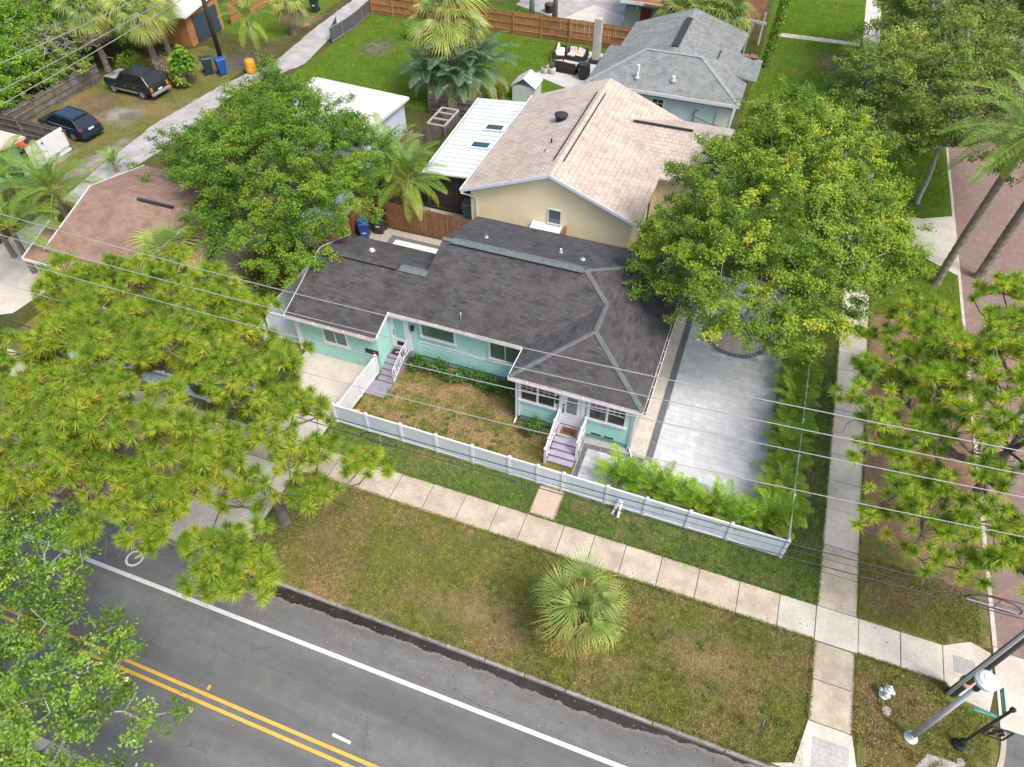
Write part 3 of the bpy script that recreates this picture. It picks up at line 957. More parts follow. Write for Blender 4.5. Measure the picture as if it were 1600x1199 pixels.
blades('grass', LAWN_V, [edge(-14.5, 6.6, 13.55, 13.68), edge(-14.4, 5.6, 8.84, 8.96), edge(6.54, 6.68, 10.7, 13.6), edge(7.98, 8.1, 10.7, 13.6), edge(8.1, 11, 13.55, 13.66)], 3800, 0.05, 0.13, 'ragged grass edge of the verge spilling over kerb and sidewalk')
blades('grass', LAWN_S, [edge(-14.5, 6.6, 14.99, 15.10), edge(6.54, 6.67, 15.1, 40), edge(8.0, 8.1, 15.1, 40), edge(-4.95, -4.84, 15.1, 16.6), edge(-3.78, -3.66, 15.1, 16.6), edge(-14.6, 5.1, 16.5, 16.58)], 3400, 0.05, 0.13, 'ragged grass edge of the strip spilling over the sidewalk')
cl_ = [(rnd.uniform(-14, 6), rnd.uniform(9.1, 13.4)) for _ in range(260)] + [(rnd.uniform(8.3, 11), rnd.uniform(10.6, 13.4)) for _ in range(40)]
blades('grass', LAWN_V, [(a - .1, a + .1, b - .08, b + .08) for a, b in cl_], 1700, 0.07, 0.15, 'taller tufts of grass scattered over the verge')
cl_ = [(rnd.uniform(-14, -5.2), rnd.uniform(16.8, 19.4)) for _ in range(110)] + [(q, rnd.uniform(15.2, 16.4)) for q in [rnd.uniform(-14, 6) for _ in range(110)] if not -5.1 < q < -3.5]
blades('grass', LAWN_S, [(a - .1, a + .1, b - .08, b + .08) for a, b in cl_], 1700, 0.06, 0.13, 'taller green tufts in the front yard and fence strip')

# fallen leaves and grit
def chips(name, m, rects, label, cat='fallen leaves'):
    P_ = np.concatenate([np.stack([rng.uniform(a, b, n), rng.uniform(c, d, n), np.full(n, z)], 1) for a, b, c, d, z, n in rects])
    n = len(P_)
    an = rng.uniform(0, 2 * PI, n)
    l = rng.uniform(.025, .07, n)
    ax = np.stack([np.cos(an) * l, np.sin(an) * l, rng.uniform(.0, .02, n)], 1)
    sd = np.stack([-np.sin(an) * l * .4, np.cos(an) * l * .4, rng.uniform(0, .015, n)], 1)
    V = np.stack([P_ - ax * .5 + (0, 0, .004), P_ + sd + (0, 0, .006), P_ + ax * .5 + (0, 0, .012), P_ - sd + (0, 0, .005)], 1).reshape(-1, 3)
    o = obj(name, fast_mesh(name, V, np.arange(4 * n).reshape(-1, 4), np.repeat(rng.random(n), 4), m))
    tag(o, label, cat, kind='stuff')


LEAFD = leaf_mat('dry_leaf', [(0, (0.07, 0.045, 0.03)), (0.5, (0.20, 0.12, 0.06)), (1, (0.40, 0.30, 0.15))], trans=0.1)
chips('fallen_leaves', LEAFD, [(-22, 6, 7.4, 8.7, -.115, 420), (-22, 6, 1, 7, -.118, 160), (-22, 11, 13.7, 15, .03, 150), (6.6, 8, 15, 36, .03, 130), (-14, 6.5, 9, 13.6, .03, 900), (-18.5, -14.6, 9, 20, .03, 260), (8.1, 12.5, 15, 33, .012, 1800), (-24, -18.5, 9, 13.5, .012, 700), (-14.3, -5, 16.8, 21, .03, 420), (-3, 4, 17.5, 32, .047, 160), (8, 12.5, 9.8, 13.5, .03, 260), (-1.7, -1, 20, 30, .033, 120), (-1, 5, 26, 33, .05, 260)], 'scattered dry leaves on road, sidewalks and lawns')
chips('fallen_leaves', LEAFD, [(12.9, 19, 15.6, 45, -.112, 900)], 'scattered dry leaves on the brick street')


# ------------------------------------------------------------------ building helpers
def lap_siding(name, m, parent, x0, x1, y, z0, z1, expo=0.16, face='front'):
    """overlapping boards proud of a wall; face front = -Y, left = -X, right = +X (x0,x1 then run along Y, y is the X plane)"""
    mb = MB()
    z = z0
    while z < z1 - 0.02:
        zt = min(z + expo, z1)
        a, b = 0.030, 0.008
        if face == 'front':
            vs = [(x0, y - a, z), (x1, y - a, z), (x1, y - b, zt), (x0, y - b, zt), (x0, y, z), (x1, y, z), (x1, y, zt), (x0, y, zt)]
        elif face == 'right':
            vs = [(y + a, x0, z), (y + a, x1, z), (y + b, x1, zt), (y + b, x0, zt), (y, x0, z), (y, x1, z), (y, x1, zt), (y, x0, zt)]
        else:
            vs = [(y - a, x1, z), (y - a, x0, z), (y - b, x0, zt), (y - b, x1, zt), (y, x1, z), (y, x0, z), (y, x0, zt), (y, x1, zt)]
        mb.add(vs, [(0, 1, 2, 3), (1, 0, 4, 5), (3, 2, 6, 7), (1, 5, 6, 2), (4, 0, 3, 7)])
        z = zt
    o = mb.build(name, m, parent)
    o['kind'] = 'stuff'
    return o


def window(parent, x0, x1, z0, z1, y, sashes=2, grid=False, glass=GLASS_B, trim=0.11, style='slider'):
    m = MB()
    t = trim
    yf = y - 0.07
    m.box(x0 - t, x1 + t, yf, y, z1, z1 + t)
    m.box(x0 - t - .03, x1 + t + .03, yf - 0.04, y, z0 - t, z0)
    m.box(x0 - t, x0, yf, y, z0, z1)
    m.box(x1, x1 + t, yf, y, z0, z1)
    w = (x1 - x0) / sashes
    for k in range(1, sashes):
        mw = 0.10 if grid else 0.035
        m.box(x0 + k * w - mw / 2, x0 + k * w + mw / 2, yf + .005, y, z0, z1)
    win = m.build('window', WHITE, parent)
    for k in range(sashes):
        a, b = x0 + k * w + (0.05 if grid and k else 0.018), x0 + (k + 1) * w - (0.05 if grid and k < sashes - 1 else 0.018)
        MB().box(a, b, y - 0.03, y - 0.005, z0 + .02, z1 - .02).build('pane', glass, win)
        if grid:
            zm = z0 + (z1 - z0) * 0.58
            g = MB()
            g.box(a, b, y - 0.055, y - 0.031, zm - 0.025, zm + 0.025)
            for q in (1, 2):
                xx = a + (b - a) * q / 3
                g.box(xx - .011, xx + .011, y - 0.045, y - 0.0305, zm + .025, z1 - .02)
            zz = zm + (z1 - zm) * 0.5
            g.box(a, b, y - 0.0445, y - 0.0302, zz - .011, zz + .011)
            g.build('muntin', WHITE, win)
        elif style == 'six':
            g = MB()
            for q in range(1, 3):
                zz = z0 + (z1 - z0) * q / 3
                g.box(a, b, y - 0.045, y - 0.031, zz - .02, zz + .02)
            g.build('muntin', WHITE, win)
    return win


def gutter(parent, a, b, z, out, m=SOFFIT, hang=0.75):
    """open white gutter along a horizontal eave from a to b (x,y); out = unit vector away from the house"""
    a, b, out = Vector((*a, z)), Vector((*b, z)), Vector((*out, 0))
    w, h, t = 0.13, 0.11, 0.016
    mb = MB()
    d = (b - a)
    for off, dz, ww, hh in ((0.01, -h / 2, t, h), (w - t / 2, -h / 2 + .008, t * 1.5, h + .016)):
        mb.beam(a + out * off + Vector((0, 0, dz)), b + out * off + Vector((0, 0, dz)), ww, hh)
    mb.beam(a + out * (w / 2) + Vector((0, 0, -h)), b + out * (w / 2) + Vector((0, 0, -h)), w - .01, t)
    g = mb.build('gutter', m, parent)
    inn = MB().beam(a + out * (w / 2) + Vector((0, 0, -h + .03)), b + out * (w / 2) + Vector((0, 0, -h + .03)), w - .05, .02)
    inn.build('gutter_debris', RUST, g)
    n = max(1, int(d.length / hang))
    hb = MB()
    for k in range(n + 1):
        p = a + d * ((k + 0.02) / (n + 0.04))
        hb.beam(p + out * 0.0 + Vector((0, 0, 0.004)), p + out * (w + .012) + Vector((0, 0, 0.004)), 0.03, 0.012)
    hb.build('hanger', m, g)['kind'] = 'stuff'
    return g


def cap_strip(parent, a, b, m, width=0.30, step=0.22, lift=0.03):
    """overlapping cap shingles along a hip or ridge from low a to high b"""
    a, b = Vector(a), Vector(b)
    d = b - a
    n = max(2, int(d.length / step))
    s = d.cross(Vector((0, 0, 1))).normalized()
    mb = MB()
    for k in range(n):
        p0, p1 = a + d * (k / n), a + d * ((k + 1.15) / n)
        up0, up1 = Vector((0, 0, lift + .018 + rnd.uniform(0, .004))), Vector((0, 0, lift))
        drop = Vector((0, 0, -width * 0.13))
        vs = [p0 + up0 - s * width / 2 + drop, p0 + up0, p0 + up0 + s * width / 2 + drop, p1 + up1 - s * width / 2 + drop, p1 + up1, p1 + up1 + s * width / 2 + drop]
        mb.add(vs, [(0, 1, 4, 3), (1, 2, 5, 4)])
    o = mb.build('hip_cap', m, parent)
    return o


def pipe_vent(parent, x, y, z, h, r, m, name='vent_pipe', flash=True):
    mb = MB().lathe([(r, z - .05), (r, z + h), (r * .8, z + h + .005)], 12, (x, y, 0))
    o = mb.build(name, m, parent, smooth=False)
    if flash:
        MB().lathe([(r * 2.2, z - .06), (r * 2.0, z + .04), (r * 1.2, z + .10)], 12, (x, y, 0)).build('flashing', GALV, o)
    return o


# ------------------------------------------------------------------ the mint house
H = thing('mint_house', 'mint green bungalow with charcoal hip roof and white trim behind the white fence', 'house', (-8, 23, 0))
e, sl = 3.1, 0.34
ry, rz = 25.6, 3.1 + 4.36 * 0.34
xr, xl = -1.46, -13.1
A = (xr - 4.36, ry, rz)
wr = xr - 2.935
wz = e + 2.935 * sl
B = (wr, ry - (wr - A[0]), wz)
Cc = (wr, 19.33 + 2.935, wz)
vs = [(xl, 21.24, e), (-7.33, 21.24, e), B, A, (xl, ry, rz), (xl, 29.96, e), (xr, 29.96, e), (xr, 19.33, e), Cc, (-7.33, 19.33, e)]
fs = [(0, 1, 2, 3, 4), (5, 4, 3, 6), (7, 6, 3, 2, 8), (9, 8, 2, 1), (9, 7, 8)]
roof = MB().sheet(vs, fs, 0.10).build('roof', SH_MAIN, H)
gx0, gx1, gx2 = -18.95, -14.08, xl - 0.004
pz = lambda yy: e + sl * (yy - 21.24)
gvs = [(gx0, 19.83, pz(19.83)), (gx1, 19.83, pz(19.83)), (gx1, 21.24, e), (gx2, 21.24, e), (gx2, 23.6, pz(23.6)), (gx0, 23.6, pz(23.6)), (gx0 + .1, 26.2, pz(23.6) - 2.6 * sl), (gx2, 26.2, pz(23.6) - 2.6 * sl)]
gfs = [(0, 1, 2, 3, 4, 5), (6, 5, 4, 7)]
groof = MB().sheet(gvs, gfs, 0.10).build('garage_roof', SH_MAIN, H)
for a, b in ((Vector((xr, 29.9, e)), A), (B, A), (Cc, B), ((-7.33, 19.33, e), Cc), ((xr, 19.33, e), Cc)):
    cap_strip(roof, a, b, SH_CAP, 0.24)
# ridge vents: dark slot with a shingle-over cap
for p, x0, x1, yy, zz in ((roof, -12.6, A[0] - .1, ry, rz), (groof, -18.3, -14.6, 23.6, pz(23.6))):
    mb = MB()
    mb.add([(x0, yy - .02, zz + .10), (x1, yy - .02, zz + .10), (x1, yy + .30, zz - .02), (x0, yy + .30, zz - .02), (x0, yy - .26, zz + .03), (x1, yy - .26, zz + .03)], [(0, 1, 2, 3)[::-1], (4, 5, 1, 0)])
    mb.build('ridge_vent', SH_CAP if p is roof else SH_MAIN, p)
    MB().box(x0, x1, yy - .27, yy - .22, zz - .03, zz + .028).build('vent_slot', RUBBER, p)
cap_strip(roof, (xl, ry, rz), (-12.6, ry, rz), SH_CAP, .26)
cap_strip(groof, (-14.5, 23.6, pz(23.6)), (gx2, 23.6, pz(23.6)), SH_CAP, .5)
# walls
wall = MB().box(-12.85, -1.85, 21.65, 29.6, 0.35, 3.06).build('wall', MINT, H)
MB().box(-6.95, -1.85, 19.72, 21.645, 0.35, 3.06).build('wall', MINT, H)
MB().prism_x([(20.22, 0.0), (25.9, 0.0), (25.9, 2.98), (23.6, 3.74), (20.22, 2.66)], -18.65, -14.28).build('wall', MINT, H)
MB().prism_x([(21.55, 0.0), (25.9, 0.0), (25.9, 2.98), (23.6, 3.74), (21.55, 3.06)], -14.275, -12.855).build('wall', MINT, H)
MB().prism_x([(21.7, 3.0), (29.55, 3.0), (ry, rz - .14)], -12.85, -12.7).build('gable_wall', MINT, H)
fd = MB().box(-12.83, -1.9, 21.68, 29.5, -0.05, 0.35)
fd.box(-6.92, -1.88, 19.75, 21.7, -0.05, 0.35)
fd.build('foundation', MINT_DK, H)
lap_siding('lap_siding', MINT, wall, -6.95, -1.85, 19.72, 0.36, 3.0, 0.17)
lap_siding('lap_siding', MINT, wall, -12.85, -6.95, 21.65, 0.36, 3.0, 0.17)
lap_siding('lap_siding', MINT, wall, 19.72, 29.6, -1.85, 0.36, 3.0, 0.17, 'right')
lap_siding('lap_siding', MINT, wall, -18.65, -14.28, 20.22, 0.05, 2.62, 0.17)
MB().box(-12.85, -7.0, 21.605, 21.64, 1.24, 1.30).build('band_board', WHITE, H)
for xx, yy in ((-6.97, 19.70), (-1.83, 19.70)):
    MB().box(xx - .05, xx + .05, yy - .06, yy + .06, 0.3, 3.02).build('corner_board', WHITE, H)
MB().box(-18.69, -18.6, 20.16, 20.25, 0.0, 2.62).build('corner_board', WHITE, H)
# fascia and gutters
fa = MB()
fa.box(-7.30, -1.50, 19.345, 19.365, e - .16, e - .102).box(-13.1, -7.36, 21.255, 21.275, e - .16, e - .102)
fa.box(-1.50, -1.475, 19.36, 29.9, e - .16, e - .102).box(gx0 + .02, gx1 - .02, 19.845, 19.865, pz(19.83) - .17, pz(19.83) - .102)
fa.build('fascia', WHITE, H)['kind'] = 'stuff'
gutter(H, (-7.33, 19.33), (xr, 19.33), e + .0, (0, -1))
gutter(H, (-14.08, 21.24), (-7.40, 21.24), e + .0, (0, -1))
gutter(H, (gx0, 19.83), (gx1, 19.83), pz(19.83), (0, -1))
gutter(H, (xr, 19.33), (xr, 29.96), e + .0, (1, 0))
rk = MB()
rk.beam((gx1 + .02, 19.83, pz(19.83) - .04), (gx1 + .02, 21.24, e - .04), .035, .16)
rk.beam((gx0 - .02, 19.83, pz(19.83) - .05), (gx0 - .02, 23.6, pz(23.6) - .05), .03, .12)
rk.beam((gx0 + .08, 26.2, pz(23.6) - 2.6 * sl - .05), (gx0 - .02, 23.6, pz(23.6) - .05), .03, .12)
rk.beam((-7.37, 19.33, e - .05), (-7.37, 21.22, e - .05), .035, .10)
rk.build('rake_board', WHITE, H)['kind'] = 'stuff'
for path in ([(-7.08, 19.50, e - .15), (-7.08, 19.63, e - .4), (-7.08, 19.63, .15), (-7.08, 19.35, .06)], [(-1.74, 19.52, e - .15), (-1.74, 19.63, e - .4), (-1.74, 19.63, .15), (-1.55, 19.30, .06)], [(-18.72, 20.0, 2.5), (-18.74, 20.12, 2.3), (-18.74, 20.12, .1)]):
    ds = MB()
    for a, b in zip(path[:-1], path[1:]):
        ds.beam(a, b, .075, .075)
    ds.build('downspout', WHITE, H)
# windows and doors
window(H, -6.86, -5.33, 1.50, 2.56, 19.69, 2, True)
window(H, -3.72, -2.18, 1.50, 2.56, 19.69, 2, True)
window(H, -12.60, -10.94, 1.78, 2.62, 21.62, 1, False, GLASS_G)
window(H, -9.08, -7.62, 1.52, 2.62, 21.62, 2, False, GLASS_G)
window(H, -17.16, -15.98, 1.20, 2.15, 20.19, 2, False, GLASS_G)
door = MB().box(-4.98, -4.06, 19.63, 19.68, 0.64, 2.64).build('front_door', WHITE, H)
MB().box(-4.74, -4.28, 19.615, 19.629, 1.45, 2.45).build('door_glass', GLASS_D, door)
MB().box(-4.90, -4.85, 19.585, 19.628, 1.42, 1.75).box(-4.90, -4.85, 19.59, 19.628, 1.85, 1.97).build('handle_set', BLACK, door)
MB().box(-5.10, -4.98, 19.60, 19.69, 0.6, 2.74).box(-4.06, -3.94, 19.60, 19.69, 0.6, 2.74).box(-4.98, -4.06, 19.60, 19.69, 2.64, 2.74).build('door_frame', WHITE, H)
MB().box(-5.28, -5.16, 19.58, 19.69, 2.20, 2.32).lathe([(.05, 2.02), (.085, 2.05), (.075, 2.25), (.03, 2.33)], 8, (-5.17, 19.52, 0)).build('wall_lantern', BLACK, H)
for a, b in ((-3.55, -3.10), (-2.95, -2.52)):
    MB().box(a, b, 19.66, 19.687, 0.44, 0.50).build('foundation_vent', BLACK, H)
door = MB().box(-14.17, -13.35, 21.47, 21.52, 0.64, 2.66).build('side_door', WHITE, H)
MB().box(-14.02, -13.52, 21.452, 21.469, 1.35, 2.5).build('door_glass', mat('mint_glass', (0.22, 0.46, 0.41), None, rough=0.15), door)
MB().box(-13.99, -13.6, 21.455, 21.469, 0.82, 1.08).build('pet_flap', BLACK, door)
MB().box(-14.12, -14.07, 21.43, 21.469, 1.5, 1.56).box(-14.12, -14.07, 21.43, 21.469, 1.7, 1.76).build('handle_set', BLACK, door)
MB().box(-13.35, -13.22, 21.44, 21.54, 0.6, 2.76).box(-14.26, -14.17, 21.44, 21.54, 0.6, 2.76).box(-14.17, -13.35, 21.44, 21.54, 2.66, 2.76).build('door_frame', WHITE, H)
MB().lathe([(.05, 2.08), (.09, 2.12), (.09, 2.34), (.03, 2.44)], 8, (-13.02, 21.42, 0)).box(-13.06, -12.98, 21.44, 21.55, 2.2, 2.3).build('wall_lantern', BLACK, H)
# roof pipes
zf = lambda x_, y_: min(e + sl * (y_ - 21.24), rz - sl * (y_ - ry))
pipe_vent(H, -7.55, 27.2, zf(0, 27.2), 0.22, 0.055, WHITE)
pipe_vent(H, -6.35, 26.9, zf(0, 26.9), 0.10, 0.07, GALV)
pipe_vent(H, -11.4, 27.0, zf(0, 27.0), 0.14, 0.06, GALV)
pipe_vent(H, -16.7, 24.7, pz(23.6) - 1.1 * sl, 0.12, 0.09, WHITE)
mb = MB().tube([(-10.55, 21.7, e + .12), (-10.55, 21.7, e + .55), (-10.52, 21.66, e + .72), (-10.50, 21.60, e + .62)], .025, 6)
mb.build('service_mast', GALV, H)

# front steps with white rails
st = thing('front_steps', 'lavender painted front steps with white side rails below the white front door', 'steps', (-4.42, 18.6, 0))
MB().box(-4.98, -3.88, 18.98, 19.62, 0.0, 0.60).build('landing', LAVENDER, st)
for k in range(4):
    zt = 0.48 - 0.12 * k
    MB().box(-4.98, -3.88, 18.98 - 0.29 * (k + 1) - .0, 18.975 - 0.29 * k, 0.0, zt).build('step', LAVENDER, st)
    MB().box(-5.0, -3.86, 18.98 - 0.29 * (k + 1) - .02, 18.975 - 0.29 * k - .02, zt, zt + .012).build('tread', mat('lavender_tread', (0.36, 0.335, 0.42), (0.30, 0.28, 0.355), 3, 0.6), st)
MB().box(-5.0, -3.86, 18.96, 19.6, 0.60, 0.612).build('tread', MATS['lavender_tread'], st)
for sx, yb in ((-5.05, 17.72), (-3.82, 18.35)):
    rl = MB()
    z_at = lambda yy: max(0.06, 0.62 - max(0, (18.98 - yy)) * 0.41)
    ps = [19.55, 18.95, yb + .45, yb] if sx < -4.5 else [19.55, 18.95, yb]
    for yy in ps:
        rl.box(sx - .05, sx + .05, yy - .05, yy + .05, 0.0, z_at(yy) + .92)
        rl.box(sx - .065, sx + .065, yy - .065, yy + .065, z_at(yy) + .92, z_at(yy) + .95)
    for y0, y1 in zip(ps[:-1], ps[1:]):
        rl.beam((sx, y0, z_at(y0) + .84), (sx, y1, z_at(y1) + .84), .09, .06)
        rl.beam((sx, y0, z_at(y0) + .14), (sx, y1, z_at(y1) + .14), .07, .05)
        n = max(2, int(abs(y1 - y0) / .11))
        for k in range(1, n):
            yy = y0 + (y1 - y0) * k / n
            rl.box(sx - .015, sx + .015, yy - .02, yy + .02, z_at(yy) + .14, z_at(yy) + .84)
    rl.build('railing', WHITE, st)
dm = MB().box(-4.83, -4.08, 19.08, 19.5, 0.613, 0.635).build('door_mat', COIR)
tag(dm, 'brown coir doormat with a dark border in front of the white front door', 'doormat')
MB().box(-4.72, -4.2, 19.16, 19.42, 0.634, 0.638).build('mat_panel', mat('dark_coir', (0.10, 0.04, 0.02), (0.07, 0.03, 0.015), 12, 0.95), dm)

# side steps with scrolled iron rail
ss = thing('side_steps', 'lavender side steps with white scrolled iron rail beside the garage', 'steps', (-13.9, 20.2, 0))
MB().box(-14.75, -13.42, 18.62, 19.55, 0.0, 0.07).build('pad', LAVENDER, ss)
MB().box(-14.24, -13.36, 20.75, 21.46, 0, 0.60).build('landing', LAVENDER, ss)
for k in range(4):
    MB().box(-14.24, -13.36, 20.75 - .29 * (k + 1), 20.745 - .29 * k, 0, 0.48 - .12 * k).build('step', LAVENDER, ss)
ir = MB()
za = lambda yy: max(0.05, 0.6 - max(0, 20.75 - yy) * .41)
pp = [21.35, 20.75, 20.15, 19.6]
for yy in pp:
    ir.tube([(-13.33, yy, za(yy) - .05), (-13.33, yy, za(yy) + .85)], .018, 6)
for y0, y1 in zip(pp[:-1], pp[1:]):
    for hgt in (.12, .85):
        ir.tube([(-13.33, y0, za(y0) + hgt), (-13.33, y1, za(y1) + hgt)], .018, 6)
    ym, zm = (y0 + y1) / 2, (za(y0) + za(y1)) / 2 + .5
    for cz, cr in ((.0, .16), (.2, .08), (-.2, .08)):
        ir.tube([(-13.33, ym + cr * math.cos(a), zm + cz + cr * math.sin(a)) for a in np.linspace(0, 2 * PI, 13)], .011, 5)
    ir.tube([(-13.33, y0, za(y0) + .12), (-13.33, y1, za(y1) + .85)], .01, 5)
    ir.tube([(-13.33, y0, za(y0) + .85), (-13.33, y1, za(y1) + .12)], .01, 5)
ir.build('iron_railing', WHITE, ss)
sm = MB().box(-14.16, -13.45, 20.95, 21.35, .601, .62).build('door_mat', RUBBER)
tag(sm, 'black doormat with a pale red print on the side landing', 'doormat')
MB().obox((-13.85, 21.15, .6215), (.22, .10, .003), (0, 0, .3)).build('mat_print', mat('pale_red_print', (0.55, 0.25, 0.22), None, rough=.9), sm)

# ------------------------------------------------------------------ neighbours
Y_ = thing('yellow_house', 'pale yellow stucco house with tan shingle gable roof behind the mint house', 'house', (-9.8, 38, 0))
rzY, eY = 5.2, 3.2
yl, yr_, yc, yf, yb = -15.0, -4.65, -9.75, 31.95, 44.4
roofY = MB().sheet([(yl, yf, eY), (yc, yf, rzY), (yc, yb, rzY), (yl, yb, eY), (yr_, yf, eY), (yr_, yb, eY)], [(0, 1, 2, 3), (1, 4, 5, 2)], 0.12).build('roof', SH_YEL, Y_)
czY = 4.55
roofX = MB().sheet([(-4.65, 37.0, eY), (-1.4, 37.0, eY), (-1.4, 40.7, czY), (-8.1, 40.7, czY), (-4.65, 44.4, eY), (-1.4, 44.4, eY)], [(0, 1, 2, 3), (3, 2, 5, 4)], 0.12).build('wing_roof', SH_YEL, Y_)
MB().prism_y([(-14.55, 0), (-5.1, 0), (-5.1, 3.1), (yc, 4.95), (-14.55, 3.1)], 32.35, 44.0).build('wall', YELLOW, Y_)
MB().box(-5.0, -1.8, 37.4, 44.0, 0, 3.1).build('wall', YELLOW, Y_)
rk = MB()
rk.beam((yl, yf - .03, eY - .07), (yc, yf - .03, rzY - .07), .05, .17).beam((yc, yf - .03, rzY - .07), (yr_, yf - .03, eY - .07), .05, .17)
rk.beam((yl - .03, yf, eY - .06), (yl - .03, yb, eY - .06), .06, .13)
rk.build('rake_board', mat('pale_blue_trim', (0.62, 0.68, 0.73), (0.54, 0.60, 0.66), 2, .5), Y_)
ds = MB().beam((-14.9, 31.85, 3.05), (-14.65, 32.25, 2.75), .08, .08).beam((-14.65, 32.25, 2.75), (-14.2, 32.3, 2.6), .08, .08).beam((-14.2, 32.3, 2.6), (-14.2, 32.3, .2), .08, .08)
ds.build('downspout', WHITE, Y_)
window(Y_, -9.80, -9.12, 2.0, 2.85, 32.34, 1, False, glass_mat('grey_glass', (0.10, 0.12, 0.13)), .06)
rv = MB()
for dx in (-.28, .28):
    rv.beam((yc + dx, 33.6, rzY + .03 - abs(dx) * .38 + .06), (yc + dx, 42.2, rzY + .03 - abs(dx) * .38 + .06), .05, .07)
rv.build('ridge_vent', RUBBER, Y_)
MB().beam((-7.2, 40.55, czY + .05), (-3.6, 40.55, czY + .05), .14, .06).build('ridge_vent', RUBBER, Y_)
zz = eY + (rzY - eY) * (-11.3 - yl) / (yc - yl)
tb = MB().lathe([(.33, zz - .1), (.33, zz + .15), (.28, zz + .22), (.42, zz + .26), (.42, zz + .34), (.2, zz + .42)], 14, (-11.35, 39.1, 0))
tb.build('turbine_vent', RUBBER, Y_)
zq = lambda xx: eY + (rzY - eY) * (xx - yl) / (yc - yl)
pipe_vent(Y_, -10.95, 36.0, zq(-10.95), .25, .05, BLACK, flash=False)
pipe_vent(Y_, -10.9, 34.95, zq(-10.9), .15, .06, GALV)
aw = thing('white_cellar_hood', 'low white sloped hood against the yellow wall below its small window', 'hood', (-9.8, 31.9, 0))
MB().prism_x([(31.3, .0), (32.33, .0), (32.33, 1.9), (31.3, 1.6)], -10.75, -9.85).build('hood', WHITE, aw)
MB().prism_x([(31.3, .0), (32.33, .0), (32.33, 1.9), (31.3, 1.6)], -9.84, -8.95).build('hood', WHITE, aw)
MB().box(-8.85, -8.72, 31.5, 32.3, 0, 2.0).build('wood_post', WOOD_B, aw)
# screened lanai with white aluminium roof
LN = thing('screened_lanai', 'screened lanai with white aluminium panel roof and two dark skylights', 'lanai', (-16.9, 38.5, 0))
lz = lambda xx: 2.55 + (xx + 18.6) * .08
n = 20
for k in range(n):
    y0, y1 = 33.8 + (44.1 - 33.8) * k / n, 33.8 + (44.1 - 33.8) * (k + 1) / n
    xl_ = -18.2 - .55 * (y0 - 33.8) / 10.3
    mb = MB().sheet([(xl_, y0, lz(xl_)), (-15.05, y0, lz(-15.05)), (-15.05, y1 - .015, lz(-15.05)), (xl_, y1 - .015, lz(xl_))], [(0, 1, 2, 3)], .06)
    mb.beam((xl_, y0 + .03, lz(xl_) + .015), (-15.05, y0 + .03, lz(-15.05) + .015), .035, .03)
    mb.build('roof_panel', ALU, LN)
for yy in (40.0, 37.6):
    fr = MB().sheet([(-16.75, yy - .42, lz(-16.75) + .09), (-15.35, yy - .42, lz(-15.35) + .09), (-15.35, yy + .42, lz(-15.35) + .09), (-16.75, yy + .42, lz(-16.75) + .09)], [(0, 1, 2, 3)], .06).build('skylight', WHITE, LN)
    MB().sheet([(-16.6, yy - .3, lz(-16.6) + .10), (-15.5, yy - .3, lz(-15.5) + .10), (-15.5, yy + .3, lz(-15.5) + .10), (-16.6, yy + .3, lz(-16.6) + .10)], [(0, 1, 2, 3)], .02).build('pane', GLASS_S, fr)
MB().box(-18.05, -15.1, 34.0, 34.03, .25, 2.5).build('screen', SCREEN, LN)
MB().box(-18.08, -18.05, 34.0, 44.0, .2, 2.45).build('screen', SCREEN, LN)
fr = MB().beam((-18.1, 33.97, .2), (-15.1, 33.97, .2), .07, .08).beam((-18.2, 33.84, 2.52), (-15.05, 33.84, 2.74), .06, .12)
for xx in (-18.1, -16.2):
    fr.box(xx - .03, xx + .03, 33.95, 34.0, .2, 2.5)
fr.build('frame', mat('bronze_frame', (0.055, 0.045, 0.04), None, rough=.5), LN)
MB().beam((-18.3, 33.8, 2.56), (-18.85, 44.1, 2.52), .1, .1).build('gutter', WHITE, LN)

BH = thing('pale_blue_house', 'pale blue lap sided house with weathered grey hip roof beyond the yellow house', 'house', (-7, 53, 0))
bz = 3.0
br_ = 3 + 3.4 * .42
rb = MB().sheet([(-12.35, 48.2, bz), (-1.6, 48.2, bz), (-1.6, 55.0, bz), (-12.35, 55.0, bz), (-8.95, 51.6, br_), (-5.0, 51.6, br_)], [(0, 1, 5, 4), (1, 2, 5), (2, 3, 4, 5), (3, 0, 4)], .12).build('roof', SH_BLUE, BH)
rr = br_ + .02
MB().sheet([(-11.6, 54.0, bz - .05), (-7.1, 51.7, rr), (-7.1, 60.6, rr), (-11.6, 60.2, bz - .05), (-3.0, 53.6, bz), (-2.6, 60.9, bz)], [(0, 1, 2, 3), (1, 4, 5, 2)], .12).build('rear_roof', SH_BLUE, BH)
MB().sheet([(-4.0, 51.8, 3.55), (-1.0, 51.8, 3.2), (-1.0, 55.6, 3.2), (-4.0, 55.6, 3.75)], [(0, 1, 2, 3)], .12).build('porch_roof', SH_BLUE, BH)
for a, b in (((-1.6, 48.2, bz), (-5.0, 51.6, br_)), ((-12.35, 48.2, bz), (-8.95, 51.6, br_)), ((-5, 51.6, br_), (-8.95, 51.6, br_))):
    cap_strip(rb, a, b, mat('pale_cap', (0.28, 0.31, 0.30), (0.22, 0.24, 0.235), 4, .9), .3, .3)
MB().beam((-7.1, 52.6, rr + .06), (-7.1, 58.2, rr + .06), .5, .07).build('ridge_vent', RUBBER, BH)
wb = MB().box(-11.9, -2.0, 48.62, 54.6, 0, 2.95).build('wall', PALEBLUE, BH)
MB().box(-11.2, -3.3, 54.6, 60.0, 0, 2.9).build('wall', PALEBLUE, BH)
lap_siding('lap_siding', PALEBLUE, wb, -11.9, -2.0, 48.62, .1, 2.9, .2)
MB().box(-12.35, -1.6, 48.14, 48.19, bz - .22, bz - .0).build('fascia', WHITE, BH)
